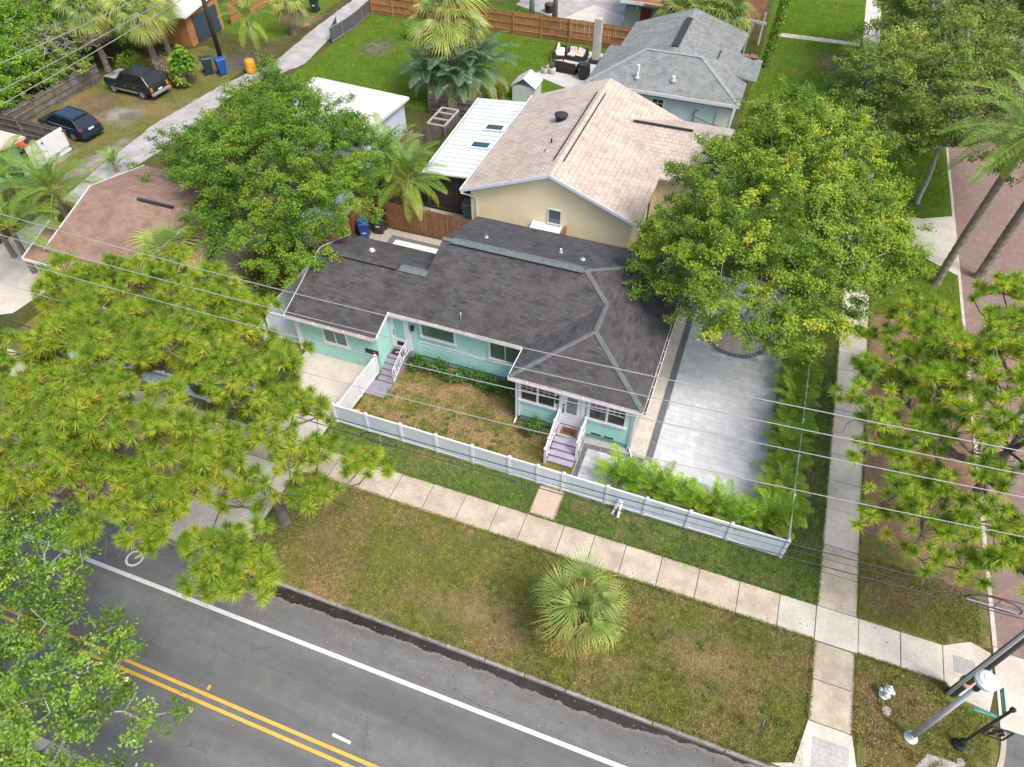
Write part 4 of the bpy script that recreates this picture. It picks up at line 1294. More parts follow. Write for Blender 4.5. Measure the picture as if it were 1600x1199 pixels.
window(BH, -7.5, -6.75, 1.5, 2.4, 48.58, 2, False, GLASS_B, .12, 'six')
window(BH, -2.9, -2.05, 1.0, 2.4, 48.58, 1, False, mat('white_blind', (0.62, 0.66, 0.66), None, rough=.4), .1)
pipe_vent(BH, -8.9, 49.1, 3.4, .9, .11, WHITE)
pipe_vent(BH, -6.4, 49.3, 3.5, .3, .12, WHITE)
MB().tube([(-4.5, 48.45, .6), (-4.5, 48.45, 2.0), (-4.45, 48.4, 2.15), (-4.2, 48.4, 2.1)], .035, 6).tube([(-4.4, 48.5, 1.6), (-3.2, 48.45, 1.3), (-2.4, 48.45, 1.2)], .02, 5).build('meter_riser', BLACK, BH)
pile = MB()
for k in range(60):
    px, py = rnd.uniform(-6.5, -1.5), 55.2 + rnd.uniform(-.1, .5)
    pile.obox((px, py, 3.35 + rnd.uniform(0, .1)), (.5, .2, .03), (rnd.uniform(-.3, .3), rnd.uniform(-.3, .3), rnd.uniform(0, 3)))
q = pile.build('leaf_litter', LITTER, BH)
q['kind'] = 'stuff'

GH = thing('sage_green_house', 'sage green house with rust brown roof and dark red door at the top edge', 'house', (-8, 69, 0))
MB().box(-13.7, -2.9, 65.5, 74, 0, 2.75).build('wall', GREENWALL, GH)
MB().sheet([(-14.1, 65.0, 2.8), (-2.3, 64.6, 2.7), (-1.6, 69.6, 4.6), (-14.1, 69.6, 4.6), (-14.1, 75, 2.8), (-1.6, 75, 2.8)], [(0, 1, 2, 3), (3, 2, 5, 4)], .15).build('roof', SH_RED, GH)
d_ = MB().box(-12.3, -11.4, 65.44, 65.5, .05, 2.25).build('door', REDDOOR, GH)
MB().box(-11.52, -11.45, 65.39, 65.44, 1.1, 1.2).build('handle', GALV, d_)
MB().box(-14.1, -10.4, 64.93, 64.98, 2.6, 2.85).build('fascia', WHITE, GH)
MB().beam((-4.4, 64.75, 2.72), (-1.6, 64.4, 2.62), .12, .2).build('porch_beam', WHITE, GH)
for a, b in ((-2.95, 64.6), (-2.0, 66.9)):
    MB().box(a, a + .14, b, b + .14, 0, 2.6).build('porch_post', WHITE, GH)
MB().lathe([(.06, 2.1), (.09, 2.2), (.03, 2.35)], 8, (-12.6, 65.4, 0)).build('porch_light', mat('warm_lamp', (.8, .6, .3), None, rough=.4), GH)

# flat white roofed outbuilding
OB = thing('white_roof_shed', 'pale blue outbuilding with flat white stained roof behind the left oak', 'shed', (-27.5, 39.5, 0))
MB().prism([(-31.0, 36.9), (-24.1, 36.9), (-23.7, 42.1), (-30.9, 42.6)], 0, 2.45).build('wall', GREYBLUE, OB)
MB().prism([(-31.4, 36.5), (-23.8, 36.55), (-23.35, 42.35), (-31.25, 42.9)], 2.45, 2.62).build('roof', WHITEROOF, OB)
MB().box(-24.06, -23.9, 39.4, 40.2, 1.7, 2.1).build('vent_window', GLASS_B, OB)

BR = thing('brown_roof_house', 'house with reddish brown shingle gable roof partly under the left pine', 'house', (-29, 23.6, 0))
MB().sheet([(-33.2, 19.6, 2.9), (-24.2, 19.6, 2.9), (-24.2, 23.7, 4.25), (-33.2, 23.7, 4.25), (-24.2, 28.2, 2.9), (-34.0, 28.2, 2.9)], [(0, 1, 2, 3), (3, 2, 4, 5)], .14).build('roof', SH_BROWN, BR)
MB().sheet([(-34.2, 18.95, 2.55), (-30.2, 18.95, 2.55), (-30.2, 21.6, 3.35), (-34.8, 21.6, 2.95)], [(0, 1, 2, 3)], .12).build('porch_roof', SH_BROWN, BR)
MB().beam((-27.6, 23.55, 4.3), (-29.9, 23.55, 4.3), .16, .06).build('ridge_vent', RUBBER, BR)
MB().prism_x([(20, 0), (27.8, 0), (27.8, 2.85), (23.7, 4.05), (20, 2.85)], -33.0, -25.0).build('wall', mat('tan_stucco', (.40, .36, .31), (.33, .30, .26), 1.2, .9), BR)
MB().beam((-34.25, 18.92, 2.5), (-34.85, 21.65, 2.9), .06, .16).beam((-34.2, 18.9, 2.5), (-30.2, 18.9, 2.5), .06, .16).beam((-33.25, 19.6, 2.85), (-33.25, 23.7, 4.2), .05, .14).beam((-33.25, 23.7, 4.2), (-34.05, 28.2, 2.85), .05, .14).build('fascia', WHITE, BR)
for xx in (-34.0, -30.5):
    MB().box(xx, xx + .14, 19.15, 19.29, 0, 2.45).build('porch_post', WHITE, BR)

TB = thing('teal_block_building', 'teal block building with beige flat roof at the left edge', 'building', (-47, 26.5, 0))
MB().prism([(-52, 22.5), (-45.0, 22.5), (-44.85, 28.4), (-52, 28.6)], 0, 2.55).build('wall', TEALWALL, TB)
MB().prism([(-52.3, 22.2), (-44.6, 22.2), (-43.9, 28.65), (-52.3, 28.9)], 2.55, 2.72).build('roof', mat('beige_roof', (0.56, 0.46, 0.38), (0.48, 0.39, 0.32), 1, .9), TB)
MB().box(-45.0, -44.93, 25.2, 25.9, 0, 1.2).build('door', BLACK, TB)

WS = thing('white_metal_roof_building', 'small building with white metal roof and dark blue door at the top left', 'building', (-50, 52, 0))
MB().prism([(-54, 48.6), (-47.9, 49.4), (-47.9, 53.9), (-54, 53.6)], 0, 2.5).build('wall', WOOD_O, WS)
MB().sheet([(-54.5, 48.2, 2.4), (-47.4, 49.0, 2.55), (-47.9, 54.6, 3.0), (-54.5, 54.2, 2.9)], [(0, 1, 2, 3)], .1).build('roof', WHITEROOF, WS)
MB().box(-47.86, -47.8, 50.2, 53.4, .1, 2.2).build('door', mat('navy_door', (.035, .055, .08), None, rough=.5), WS)

WB = thing('white_side_wall', 'white rendered garage wall glimpsed beneath the left oak', 'wall', (-23.6, 28, 0))
MB().prism([(-24.0, 26.6), (-23.6, 26.6), (-21.6, 31.0), (-22.0, 31.2)], 0, 1.9).build('wall_panel', STUCCO_W, WB)
MB().prism([(-24.05, 26.5), (-23.55, 26.5), (-21.55, 31.0), (-22.05, 31.3)], 1.9, 2.0).build('coping', WHITE, WB)


# ------------------------------------------------------------------ fences
def vinyl_fence(name, label, pts, h, m=VINYL, group=None, cap=True, rail=True):
    """solid vinyl fence along points (x, y); a post at every point, one panel per bay"""
    t = thing(name, label, 'fence', (pts[0][0], pts[0][1], 0), group)
    for a, b in zip(pts[:-1], pts[1:]):
        A_, B_ = Vector((*a, 0)), Vector((*b, 0))
        d = (B_ - A_).normalized()
        A2, B2 = A_ + d * .06, B_ - d * .06
        L = (B2 - A2).length
        n = max(1, int(L / 0.29))
        pm = MB()
        for k in range(n):
            p, q = A2 + (B2 - A2) * (k / n) + d * .003, A2 + (B2 - A2) * ((k + 1) / n) - d * .003
            pm.beam(p + Vector((0, 0, .1 + (h - .18) / 2)), q + Vector((0, 0, .1 + (h - .18) / 2)), .03, h - .2)
        pn = pm.build('panel', m, t)
        for zz in (h - .06, .1):
            MB().beam(A2 + Vector((0, 0, zz)), B2 + Vector((0, 0, zz)), .065, .12).build('rail', WHITE, t)
    for x_, y_ in pts:
        p = MB().box(x_ - .06, x_ + .06, y_ - .06, y_ + .06, 0, h + .04).build('post', WHITE, t)
        MB().lathe([(.1, h + .04), (.1, h + .06), (.015, h + .12)], 4, (x_, y_, 0), Matrix.Rotation(PI / 4, 3, 'Z')).build('post_cap', WHITE, p)
    return t


vinyl_fence('front_fence', 'long low white vinyl fence between the front lawn and the strip of grass', [(-14.75, 16.62), (-13.10, 16.62), (-11.4, 16.62), (-9.7, 16.62), (-8.0, 16.62), (-6.3, 16.62), (-5.02, 16.62), (-3.9, 16.62), (-2.02, 16.62), (-.39, 16.62), (1.35, 16.62), (2.97, 16.62), (5.1, 16.62)], 1.22)
vinyl_fence('driveway_fence', 'short white vinyl fence between the driveway and the front yard', [(-14.55, 16.72), (-14.48, 18.4), (-14.42, 20.0)], 1.22, WHITE)
vinyl_fence('tall_side_fence', 'tall white vinyl fence panels left of the garage', [(-20.6, 25.6), (-20.65, 23.0), (-20.75, 20.45), (-18.8, 20.5)], 1.8)
vinyl_fence('left_boundary_fence', 'low white vinyl fence along the left side of the driveway', [(-20.85, 20.2), (-20.88, 18.5), (-20.9, 16.7)], 1.2)
vinyl_fence('neighbour_fence', 'low white vinyl fence seen through the left pine branches', [(-21.1, 15.6), (-23.2, 15.6), (-25.2, 15.6), (-27.2, 15.6), (-29.2, 15.6)], 1.2)


def wood_fence(name, label, pts, h, m, gap=0.006, w=0.14, post=True, ragged_=0.0, cat='fence'):
    t = thing(name, label, cat, (pts[0][0], pts[0][1], 0))
    for a, b in zip(pts[:-1], pts[1:]):
        A_, B_ = Vector((*a, 0)), Vector((*b, 0))
        nb = max(1, round((B_ - A_).length / 2.4))
        for s in range(nb):
            P0, P1 = A_ + (B_ - A_) * (s / nb), A_ + (B_ - A_) * ((s + 1) / nb)
            d = (P1 - P0)
            L = d.length
            u = d.normalized()
            n = max(1, int(L / w))
            pm = MB()
            for k in range(n):
                p = P0 + d * ((k + .5) / n) + Vector((rnd.uniform(-.008, .008), rnd.uniform(-.008, .008), 0))
                hh = h + rnd.uniform(-.02, .02) - abs(rnd.gauss(0, ragged_))
                pm.beam(p - u * (L / n / 2 - gap) + Vector((0, 0, hh / 2 + .03)), p + u * (L / n / 2 - gap) + Vector((0, 0, hh / 2 + .03)), .02, hh)
            o = pm.build('board_panel', m, t)
            o['kind'] = 'stuff'
            s_ = u.cross(Vector((0, 0, 1))) * .04
            for zz in (.35, h * .5, h - .3):
                MB().beam(P0 + s_ + Vector((0, 0, zz)), P1 + s_ + Vector((0, 0, zz)), .04, .09).build('rail', m, t)
            if post:
                q = P0 + s_ * 1.6
                MB().box(q.x - .05, q.x + .05, q.y - .05, q.y + .05, 0, h + .05).build('post', m, t)
    return t


wood_fence('rear_fence', 'new orange cedar fence across the far end of the back lawn', [(-37.0, 61.7), (-28.0, 61.75), (-22.8, 61.8), (-12.4, 61.9)], 1.85, WOOD_O)
wood_fence('brown_privacy_fence', 'brown cedar privacy fence between the mint house and the yellow house', [(-13.9, 31.2), (-19.6, 31.2)], 1.8, WOOD_B)
wood_fence('cedar_side_fence', 'orange brown cedar fence around the two bins behind the garage', [(-21.0, 26.3), (-20.95, 29.3), (-20.8, 31.3), (-19.6, 31.25)], 1.8, WOOD_B)
wood_fence('weathered_left_fence', 'leaning weathered grey fence behind the two parked cars', [(-50.6, 32.4), (-50.6, 41.4)], 1.5, WOOD_G, .012, .13, True, .12)
wood_fence('weathered_cross_fence', 'weathered grey fence running past the navy car to the white gate', [(-51.0, 32.0), (-44.4, 31.8)], 1.6, WOOD_G, .01, .13, True, .05)
wood_fence('grey_yard_fence', 'weathered grey fence behind the palm clump at the edge of the back lawn', [(-23.4, 45.4), (-19.0, 45.6), (-15.2, 45.9), (-12.8, 46.2)], 1.5, WOOD_G, .01, .13)
wood_fence('grey_inner_fence', 'weathered grey fence leading away from the white roofed shed', [(-20.9, 44.9), (-21.3, 41.5), (-22.1, 37.4)], 1.5, WOOD_G, .01, .13)
wood_fence('far_orange_fence', 'orange board fence beside the dark blue door at the top left', [(-47.6, 54.6), (-47.4, 60), (-47.2, 66)], 1.8, WOOD_O)
gt = thing('white_gate', 'white vinyl double gate beside the teal building', 'gate', (-44.5, 30, 0))
for k, (y0, y1) in enumerate(((28.62, 29.95), (29.98, 31.75))):
    g = MB().box(-44.55, -44.5, y0, y1, .08, 1.75).build('gate_leaf', WHITE, gt)
    for zz in (.35, 1.45):
        MB().box(-44.5, -44.46, y1 - .12, y1 + .02, zz, zz + .08).build('hinge', BLACK, g)
wl = thing('chain_link_gate', 'open dark mesh chain link gate at the corner of the concrete alley', 'gate', (-37.2, 57.5, 0))
for a, b in (((-37.0, 54.3), (-36.8, 58.0)), ((-36.8, 58.0), (-37.1, 61.7)), ((-37.0, 54.3), (-37.9, 56.9))):
    m_ = MB()
    for zz in (.08, 1.2):
        m_.tube([(*a, zz), (*b, zz)], .03, 6)
    for t_ in (0, .5, 1):
        q = (a[0] + (b[0] - a[0]) * t_, a[1] + (b[1] - a[1]) * t_)
        m_.tube([(*q, 0), (*q, 1.28)], .035, 6)
    p = m_.build('frame', GALV, wl)
    MB().beam((*a, .64), (*b, .64), .012, 1.08).build('mesh_panel', CHAIN, p)
# wire fence with white top rail beside the palms
wf = thing('wire_fence', 'thin wire fence with white top rail beside the palm hedge and side sidewalk', 'fence', (5.12, 25, 0))
ysf = [16.75, 18.9, 21.0, 23.1, 25.2, 26.6, 27.6, 29.6, 31.6, 33.6]
for yy in ysf:
    p = MB().tube([(5.12, yy, 0), (5.12, yy, 1.15)], .028, 6).build('post', WHITE, wf)
    MB().lathe([(.05, 1.13), (.065, 1.17), (.04, 1.22), (.012, 1.25)], 8, (5.12, yy, 0)).build('post_cap', WHITE, p)
MB().tube([(5.12, 16.75, 1.12), (5.12, 33.6, 1.12)], .026, 6).build('top_rail', WHITE, wf)
wm = MB()
for zz in np.arange(.15, 1.1, .18):
    wm.beam((5.12, 16.75, zz), (5.12, 33.6, zz), .005, .005)
wm.build('wire', GALV, wf)
pg = thing('white_frame_table', 'open white timber frame like a small pergola beside the grey fence', 'pergola', (-20.4, 41.4, 0))
fr = MB()
for a, b in (((-21.0, 40.2), (-19.75, 40.2)), ((-19.75, 40.2), (-19.75, 42.6)), ((-19.75, 42.6), (-21.0, 42.6)), ((-21.0, 42.6), (-21.0, 40.2)), ((-21, 41.0), (-19.75, 41.0)), ((-21, 41.9), (-19.75, 41.9))):
    fr.beam((*a, 2.15), (*b, 2.15), .09, .09)
fr.build('frame', mat('grey_white_timber', (.45, .42, .38), (.35, .32, .29), 3, .8), pg)
for x_, y_ in ((-21, 40.2), (-19.75, 40.2), (-19.75, 42.6), (-21, 42.6)):
    MB().box(x_ - .05, x_ + .05, y_ - .05, y_ + .05, 0, 2.11).build('leg', WOOD_G, pg)

# ------------------------------------------------------------------ poles, wires, signs
up = thing('utility_pole', 'brown timber utility pole with white conduit at the street corner', 'utility pole', (11.19, 13.34, 0))
MB().tube([(11.19, 13.34, -.1), (11.19, 13.34, 6), (11.19, 13.34, 13)], [.16, .14, .12], 14).build('shaft', POLEW, up, smooth=True)
MB().tube([(11.03, 13.22, .05), (11.03, 13.23, 6), (11.05, 13.24, 12.5)], .055, 8).build('conduit', WHITE, up, smooth=True)
MB().lathe([(.2, 1.02), (.2, 1.05)], 14, (11.19, 13.34, 0)).lathe([(.2, 1.12), (.2, 1.15)], 14, (11.19, 13.34, 0)).build('band', mat('copper_band', (.5, .33, .22), None, rough=.5), up)
MB().box(11.28, 11.4, 13.12, 13.24, 1.75, 2.15).build('meter_box', GALV, up)
MB().box(10.1, 12.3, 13.27, 13.40, 12.1, 12.22).build('crossarm', POLEW, up)
for zz in (12.5, 11.9, 11.1, 9.7, 6.7, 6.0, 5.7):
    MB().lathe([(.05, zz - .08), (.07, zz - .03), (.04, zz), (.07, zz + .03), (.03, zz + .08)], 8, (11.19, 13.12, 0)).build('insulator', GALV, up)


def wire(name, label, pts, r, m, group):
    xs_ = np.array([p[0] for p in pts])
    zs_ = np.array([p[1] for p in pts])
    c = np.polyfit(xs_, zs_, 2)
    X = np.linspace(-44, 24, 69)
    Z = np.polyval(c, np.minimum(X, 11.19))
    k = X > 11.19
    Z[k] = Z[k] + ((X[k] - 11.19) ** 2) * .004 - (X[k] - 11.19) * .1
    o = MB().tube([(a, 13.13 if abs(a - 11.19) < 1 else 13.34 - .21, b) for a, b in zip(X, Z)], r, 6, False).build(name, m, smooth=True)
    tag(o, label, 'wire', group)


WG = 'overhead wires along the street'
wire('power_wire', 'topmost bright overhead wire crossing the charcoal roof', [(-23.7, 11.37), (-17.8, 11.27), (-13.4, 11.2), (-4.95, 11.41), (1.93, 11.79), (7.53, 12.25)], .0135, WIREW, WG)
wire('power_wire', 'second bright overhead wire from the top crossing the charcoal roof', [(-24.4, 10.33), (-13.7, 10.32), (-4.95, 10.55), (2.13, 11.04), (7.88, 11.53)], .0135, WIREW, WG)
wire('power_wire', 'third bright overhead wire passing over the front windows', [(-25.2, 9.17), (-12.4, 9.26), (-8.6, 9.41), (-4.95, 9.65), (2.36, 10.16), (8.24, 10.77)], .0135, WIREW, WG)
wire('neutral_wire', 'fourth overhead wire passing over the driveway and front steps', [(-24, 7.6), (-12.8, 7.55), (-10.2, 7.61), (-4.95, 7.93), (2.77, 8.59), (8.93, 9.34)], .014, mat('grey_wire', (.33, .32, .31), None, rough=.5), WG)
wire('telephone_cable', 'upper dark cable lying over the top of the white front fence', [(-24, 5.3), (-12.3, 5.38), (-4.95, 5.70), (3.43, 6.07), (8.12, 6.38)], .018, WIRED, WG)
wire('telephone_cable', 'thin middle dark cable passing over the white front fence', [(-24, 5.2), (-12, 5.22), (-4.95, 5.33), (3.5, 5.77)], .009, WIRED, WG)
wire('telephone_cable', 'lower dark cable along the foot of the white front fence', [(-24, 4.85), (-9.3, 4.74), (-4.95, 4.99), (-.32, 5.2), (3.63, 5.30), (6.23, 5.52)], .018, WIRED, WG)
for nm, lb, xc, zc in (('cable_loop', 'cable slack loop hanging over the fence near the driveway', -10.0, 4.78), ('cable_loop', 'cable slack loop hanging beside the utility pole', 9.7, 6.0)):
    lp = thing(nm, lb, 'cable loop', (xc, 13.13, zc), 'cable slack loops')
    MB().tube([(xc + .75 * math.cos(a) * (1 if math.cos(a) < 0 else .95), 13.13, zc + .06 + .38 * math.sin(a) * (1 if math.sin(a) > 0 else .35)) for a in np.linspace(0, 2 * PI, 25)], .022, 6, False).build('coil', WIRED, lp)
    MB().tube([(xc + .05, 13.13, zc - .05), (xc + .05, 13.13, zc + .44)], .025, 6).tube([(xc - .72, 13.13, zc), (xc + .72, 13.13, zc + .02)], .02, 6).build('bracket', GALV, lp)

sl_ = thing('street_light', 'grey concrete street light post with white saucer lamp on the corner', 'street light', (9.83, 11.31, 0))
MB().lathe([(.22, 0), (.22, .06), (.17, .12), (.12, .2), (.115, .3)], 18, (9.83, 11.31, 0)).build('base', mat('pale_post', (.58, .60, .60), (.50, .52, .53), 4, .6), sl_, smooth=False)
MB().tube([(9.83, 11.31, .2), (9.83, 11.31, 4.45)], [.095, .075], 14).build('shaft', mat('grey_post', (.42, .44, .46), (.36, .38, .40), 3, .6), sl_, smooth=True)
MB().lathe([(.08, 4.45), (.09, 4.5), (.09, 4.7), (.15, 4.85), (.18, 4.9)], 14, (9.83, 11.31, 0)).build('neck', BLACK, sl_)
lm = MB().lathe([(.19, 4.9), (.26, 4.98), (.30, 5.08), (.30, 5.15), (.24, 5.22), (.232, 5.235), (.14, 5.275), (.132, 5.29), (.04, 5.31)], 24, (9.83, 11.31, 0)).build('lamp_globe', mat('lamp_white', (.66, .74, .72), (.58, .66, .64), 5, .4), sl_, smooth=False)

sg = thing('street_sign_post', 'black ornamental post with two green street name signs on the corner', 'sign post', (11.3, 11.61, 0))
MB().lathe([(.2, 0), (.2, .12), (.13, .2), (.12, .45), (.06, .55)], 14, (11.3, 11.61, 0)).build('base', BLACK, sg)
MB().tube([(11.3, 11.61, .5), (11.3, 11.61, 3.35)], .045, 10).build('shaft', BLACK, sg)
MB().lathe([(.03, 3.33), (.08, 3.4), (.08, 3.48), (.02, 3.55)], 10, (11.3, 11.61, 0)).build('finial', BLACK, sg)
b1 = MB().box(10.52, 11.25, 11.60, 11.62, 2.62, 2.84).build('name_blade', SIGNGREEN, sg)
b2 = MB().box(11.29, 11.31, 11.66, 12.42, 2.86, 3.08).build('name_blade', SIGNGREEN, sg)
rl_ = random.Random(4)
for par, ax in ((b1, 0), (b2, 1)):
    lt = MB()
    u = 10.60 if ax == 0 else 11.74
    end = u + .56
    while u < end:
        w_ = rl_.uniform(.025, .05)
        h_ = rl_.uniform(.06, .1)
        if ax == 0:
            lt.box(u, u + w_, 11.596, 11.599, 2.69, 2.69 + h_).box(u, u + w_, 11.621, 11.624, 2.69, 2.69 + h_)
        else:
            lt.box(11.286, 11.289, u, u + w_, 2.93, 2.93 + h_).box(11.311, 11.314, u, u + w_, 2.93, 2.93 + h_)
        u += w_ + .022
    lt.build('lettering', WHITE, par)
fr = MB()
for a, b in (((11.35, 11.61, 2.05), (11.98, 11.61, 2.05)), ((11.98, 11.61, 2.05), (11.98, 11.61, 1.35)), ((11.98, 11.61, 1.35), (11.4, 11.61, 1.35)), ((11.4, 11.61, 1.35), (11.4, 11.61, 2.05))):
    fr.beam(a, b, .04, .04)
fr.tube([(11.5, 11.61, 1.45), (11.62, 11.61, 1.62), (11.55, 11.61, 1.8), (11.72, 11.61, 1.92), (11.85, 11.61, 1.75), (11.78, 11.61, 1.55)], [.03, .06, .05, .06, .05, .02], 6)
fr.build('bracket_frame', BLACK, sg)

ys_ = thing('yard_sign', 'small narrow teal sign on a thin leaning post near the road', 'sign', (5.0, 9.62, 0))
MB().tube([(5.0, 9.62, 0), (5.0, 9.66, 1.25)], .022, 6).build('post', GALV, ys_)
MB().obox((5.0, 9.66, .95), (.30, .022, .46), (0, 0, 1.35)).build('panel', mat('teal_sign', (.06, .13, .14), (.08, .16, .17), 3, .5), ys_)
MB().obox((5.012, 9.648, 1.02), (.2, .004, .06), (0, 0, 1.35)).build('stripe', WHITE, ys_)

hy = thing('fire_hydrant', 'pale mint and white fire hydrant on the corner lawn', 'fire hydrant', (8.98, 12.45, 0))
MB().lathe([(.17, 0), (.17, .05), (.105, .06), (.105, .46), (.15, .47), (.15, .52), (.12, .55), (.09, .64), (.04, .68), (.04, .74)], 14, (8.98, 12.45, 0)).build('barrel', HYD, hy, smooth=False)
for dx, dy, r_ in ((1, 0, .06), (-1, 0, .06), (0, -1, .085)):
    d = Vector((dx, dy, 0))
    c = Vector((8.98, 12.45, .36))
    MB().tube([c + d * .05, c + d * .19], r_, 10).tube([c + d * .19, c + d * .22], r_ * 1.25, 10).tube([c + d * .22, c + d * .25], .025, 6).build('outlet_cap', mat('hydrant_cap', (.70, .72, .70), None, rough=.5), hy)
vc = MB().lathe([(.16, 0), (.16, .02), (.14, .025)], 14, (9.1, 11.93, 0)).build('valve_cover', CONC_L)
tag(vc, 'small round concrete valve cover in the grass below the hydrant', 'valve cover')
vc = MB().lathe([(.12, 0), (.12, .02), (.1, .025)], 14, (11.35, 11.1, 0)).build('valve_cover', CONC_G)
tag(vc, 'dark round valve cover in the grass beside the black sign post', 'valve cover')
of = thing('vinyl_offcuts', 'two white vinyl offcuts leaning on the front fence', 'offcuts', (-1.4, 16.4, 0))
MB().beam((-1.62, 16.2, .03), (-1.42, 16.52, .75), .09, .03).build('strip', WHITE, of)
MB().beam((-1.35, 16.12, .03), (-1.33, 16.5, .7), .10, .03).build('strip', WHITE, of)

mb_ = thing('mailbox', 'black metal mailbox on a post between the driveway and side steps', 'mailbox', (-14.5, 20.25, 0))
MB().box(-14.46, -14.36, 20.22, 20.32, 0, 1.15).build('post', BLACK, mb_)
bx = MB()
pf = [(-.13, 0), (.13, 0), (.13, .16)] + [(.13 * math.cos(a), .16 + .12 * math.sin(a)) for a in np.linspace(0, PI, 9)[1:-1]] + [(-.13, .16)]
bx.prism_x([(20.27 + a, 1.15 + b) for a, b in pf], -15.0, -14.32)
bx.build('box', BLACK, mb_)
MB().beam((-14.42, 20.25, .75), (-14.75, 20.25, 1.13), .05, .05).build('brace', BLACK, mb_)
MB().box(-14.55, -14.45, 20.12, 20.135, 1.25, 1.36).build('flag', REDTARP, mb_)
cb = thing('orange_box', 'small orange brown box in the corner of the fenced front yard', 'box', (-14.2, 17.2, 0))
MB().obox((-14.15, 17.15, .16), (.5, .34, .3), (0, 0, .25)).build('body', TAN, cb, bevel=.02)
MB().obox((-14.15, 17.15, .335), (.54, .38, .05), (0, 0, .25)).build('lid', mat('orange_lid', (.62, .30, .07), None, rough=.6), cb, bevel=.015)

# alley pole and wires
ap_ = thing('alley_pole', 'dark timber pole beside the alley at the top left', 'utility pole', (-43.9, 47.9, 0))
MB().tube([(-43.9, 47.9, 0), (-43.9, 47.9, 9)], [.2, .15], 10).build('shaft', mat('dark_pole', (.035, .028, .024), (.06, .045, .04), 3, .9), ap_, smooth=True)
MB().box(-44.9, -42.9, 47.85, 47.95, 6.3, 6.42).build('crossarm', POLEW, ap_)
for lb, x0, z0, z1 in (('lowest overhead wire above the left vegetation', -44.2, 4.6, 5.4), ('middle overhead wire above the left vegetation', -44.4, 5.4, 5.8), ('highest overhead wire above the left vegetation', -44.9, 7.0, 6.4)):
    o = MB().tube([(x0 + (yy - 47.9) * .02, yy, z0 + (z1 - z0) * (yy - 14) / 34 + .0012 * (yy - 31) ** 2 - .3) for yy in np.linspace(8, 47.9, 20)], .03, 5, False).build('alley_wire', mat('grey_wire2', (.22, .23, .24), None, rough=.5))
    tag(o, lb, 'wire', 'alley wires')


# ------------------------------------------------------------------ bins, furniture, small yard things
def wheelie(name, label, loc, rz, m, s=1.0, group='wheeled bins'):
    t = thing(name, label, 'bin', (0, 0, 0), group)
    body = MB()
    lv = [(.20, .22, .02), (.27, .32, .98)]
    vs = [(sx * a, sy * b, z) for a, b, z in lv for sx, sy in ((-1, -1), (1, -1), (1, 1), (-1, 1))]
    body.add(vs, [(3, 2, 1, 0), (4, 5, 6, 7), (0, 1, 5, 4), (1, 2, 6, 5), (2, 3, 7, 6), (3, 0, 4, 7)])
    body.build('body', m, t, bevel=.03)
    MB().add([(-.3, -.37, .99), (.3, -.37, .99), (.3, .35, 1.03), (-.3, .35, 1.03), (-.24, -.28, 1.07), (.24, -.28, 1.07), (.24, .28, 1.10), (-.24, .28, 1.10)], [(3, 2, 1, 0), (4, 5, 6, 7), (0, 1, 5, 4), (1, 2, 6, 5), (2, 3, 7, 6), (3, 0, 4, 7)]).build('lid', m, t, bevel=.02)
    MB().tube([(-.25, .40, .98), (.25, .40, .98)], .02, 6).build('handle', m, t)
    for sx in (-1, 1):
        MB().tube([(sx * .2, .27, .11), (sx * .26, .27, .11)], .11, 12).build('wheel', RUBBER, t)
    MB().box(-.1, .1, -.272, -.262, .45, .62).build('badge', WHITE, t)
    t.location = loc
    t.rotation_euler = (0, 0, rz)
    t.scale = (s, s, s)
    return t


wheelie('wheelie_bin', 'blue recycling bin behind the garage roof', (-20.4, 29.75, 0), .5, BLUEBIN, 1.15)
wheelie('wheelie_bin', 'dark green bin next to the blue bin behind the garage', (-19.85, 30.6, 0), .2, DARKBIN, 1.25)
wheelie('wheelie_bin', 'blue recycling bin at the foot of the alley pole', (-42.1, 45.7, 0), 2.6, BLUEBIN, 1.2)
wheelie('wheelie_bin', 'dark grey green bin left of the blue bin by the alley pole', (-43.2, 45.4, 0), 2.4, DARKBIN, 1.25)
wheelie('wheelie_bin', 'dark bin with blue lid standing beside the far end of the alley', (-42.2, 60.2, 0), .3, DARKBIN, 1.35)
wheelie('wheelie_bin', 'dark bin half hidden behind the palm by the teal building', (-44.3, 27.2, 0), .3, DARKBIN, 1.0)
wheelie('wheelie_bin', 'grey green bin standing against the corner of the yellow house', (-15.15, 33.4, 0), 3.3, mat('grey_green_plastic', (.075, .10, .105), (.09, .12, .12), 3, .5), 1.35)
oc = thing('orange_container', 'bright orange yellow container beside the alley behind the palm', 'container', (-40.1, 47.0, 0))
MB().lathe([(.3, 0), (.42, .1), (.42, .9), (.34, 1.05), (.1, 1.1)], 14, (-40.1, 46.8, 0)).build('drum', ORANGE, oc)
MB().lathe([(.44, .3), (.44, .36)], 14, (-40.1, 46.8, 0)).build('hoop', ORANGE, oc)
kr = thing('red_kayak', 'red plastic hull lying behind the white gate', 'kayak', (-46.5, 30.2, 0))
MB().tube([(-48.2, 30.0, .7), (-47.4, 30.1, .8), (-46.2, 30.2, .85), (-45.2, 30.3, .8), (-44.8, 30.3, .75)], [.05, .35, .45, .33, .06], 10).build('hull', REDTARP, kr, smooth=True)
MB().lathe([(.3, 1.2), (.32, 1.27), (.25, 1.29)], 12, (-46.1, 30.2, 0)).build('cockpit_rim', BLACK, kr)

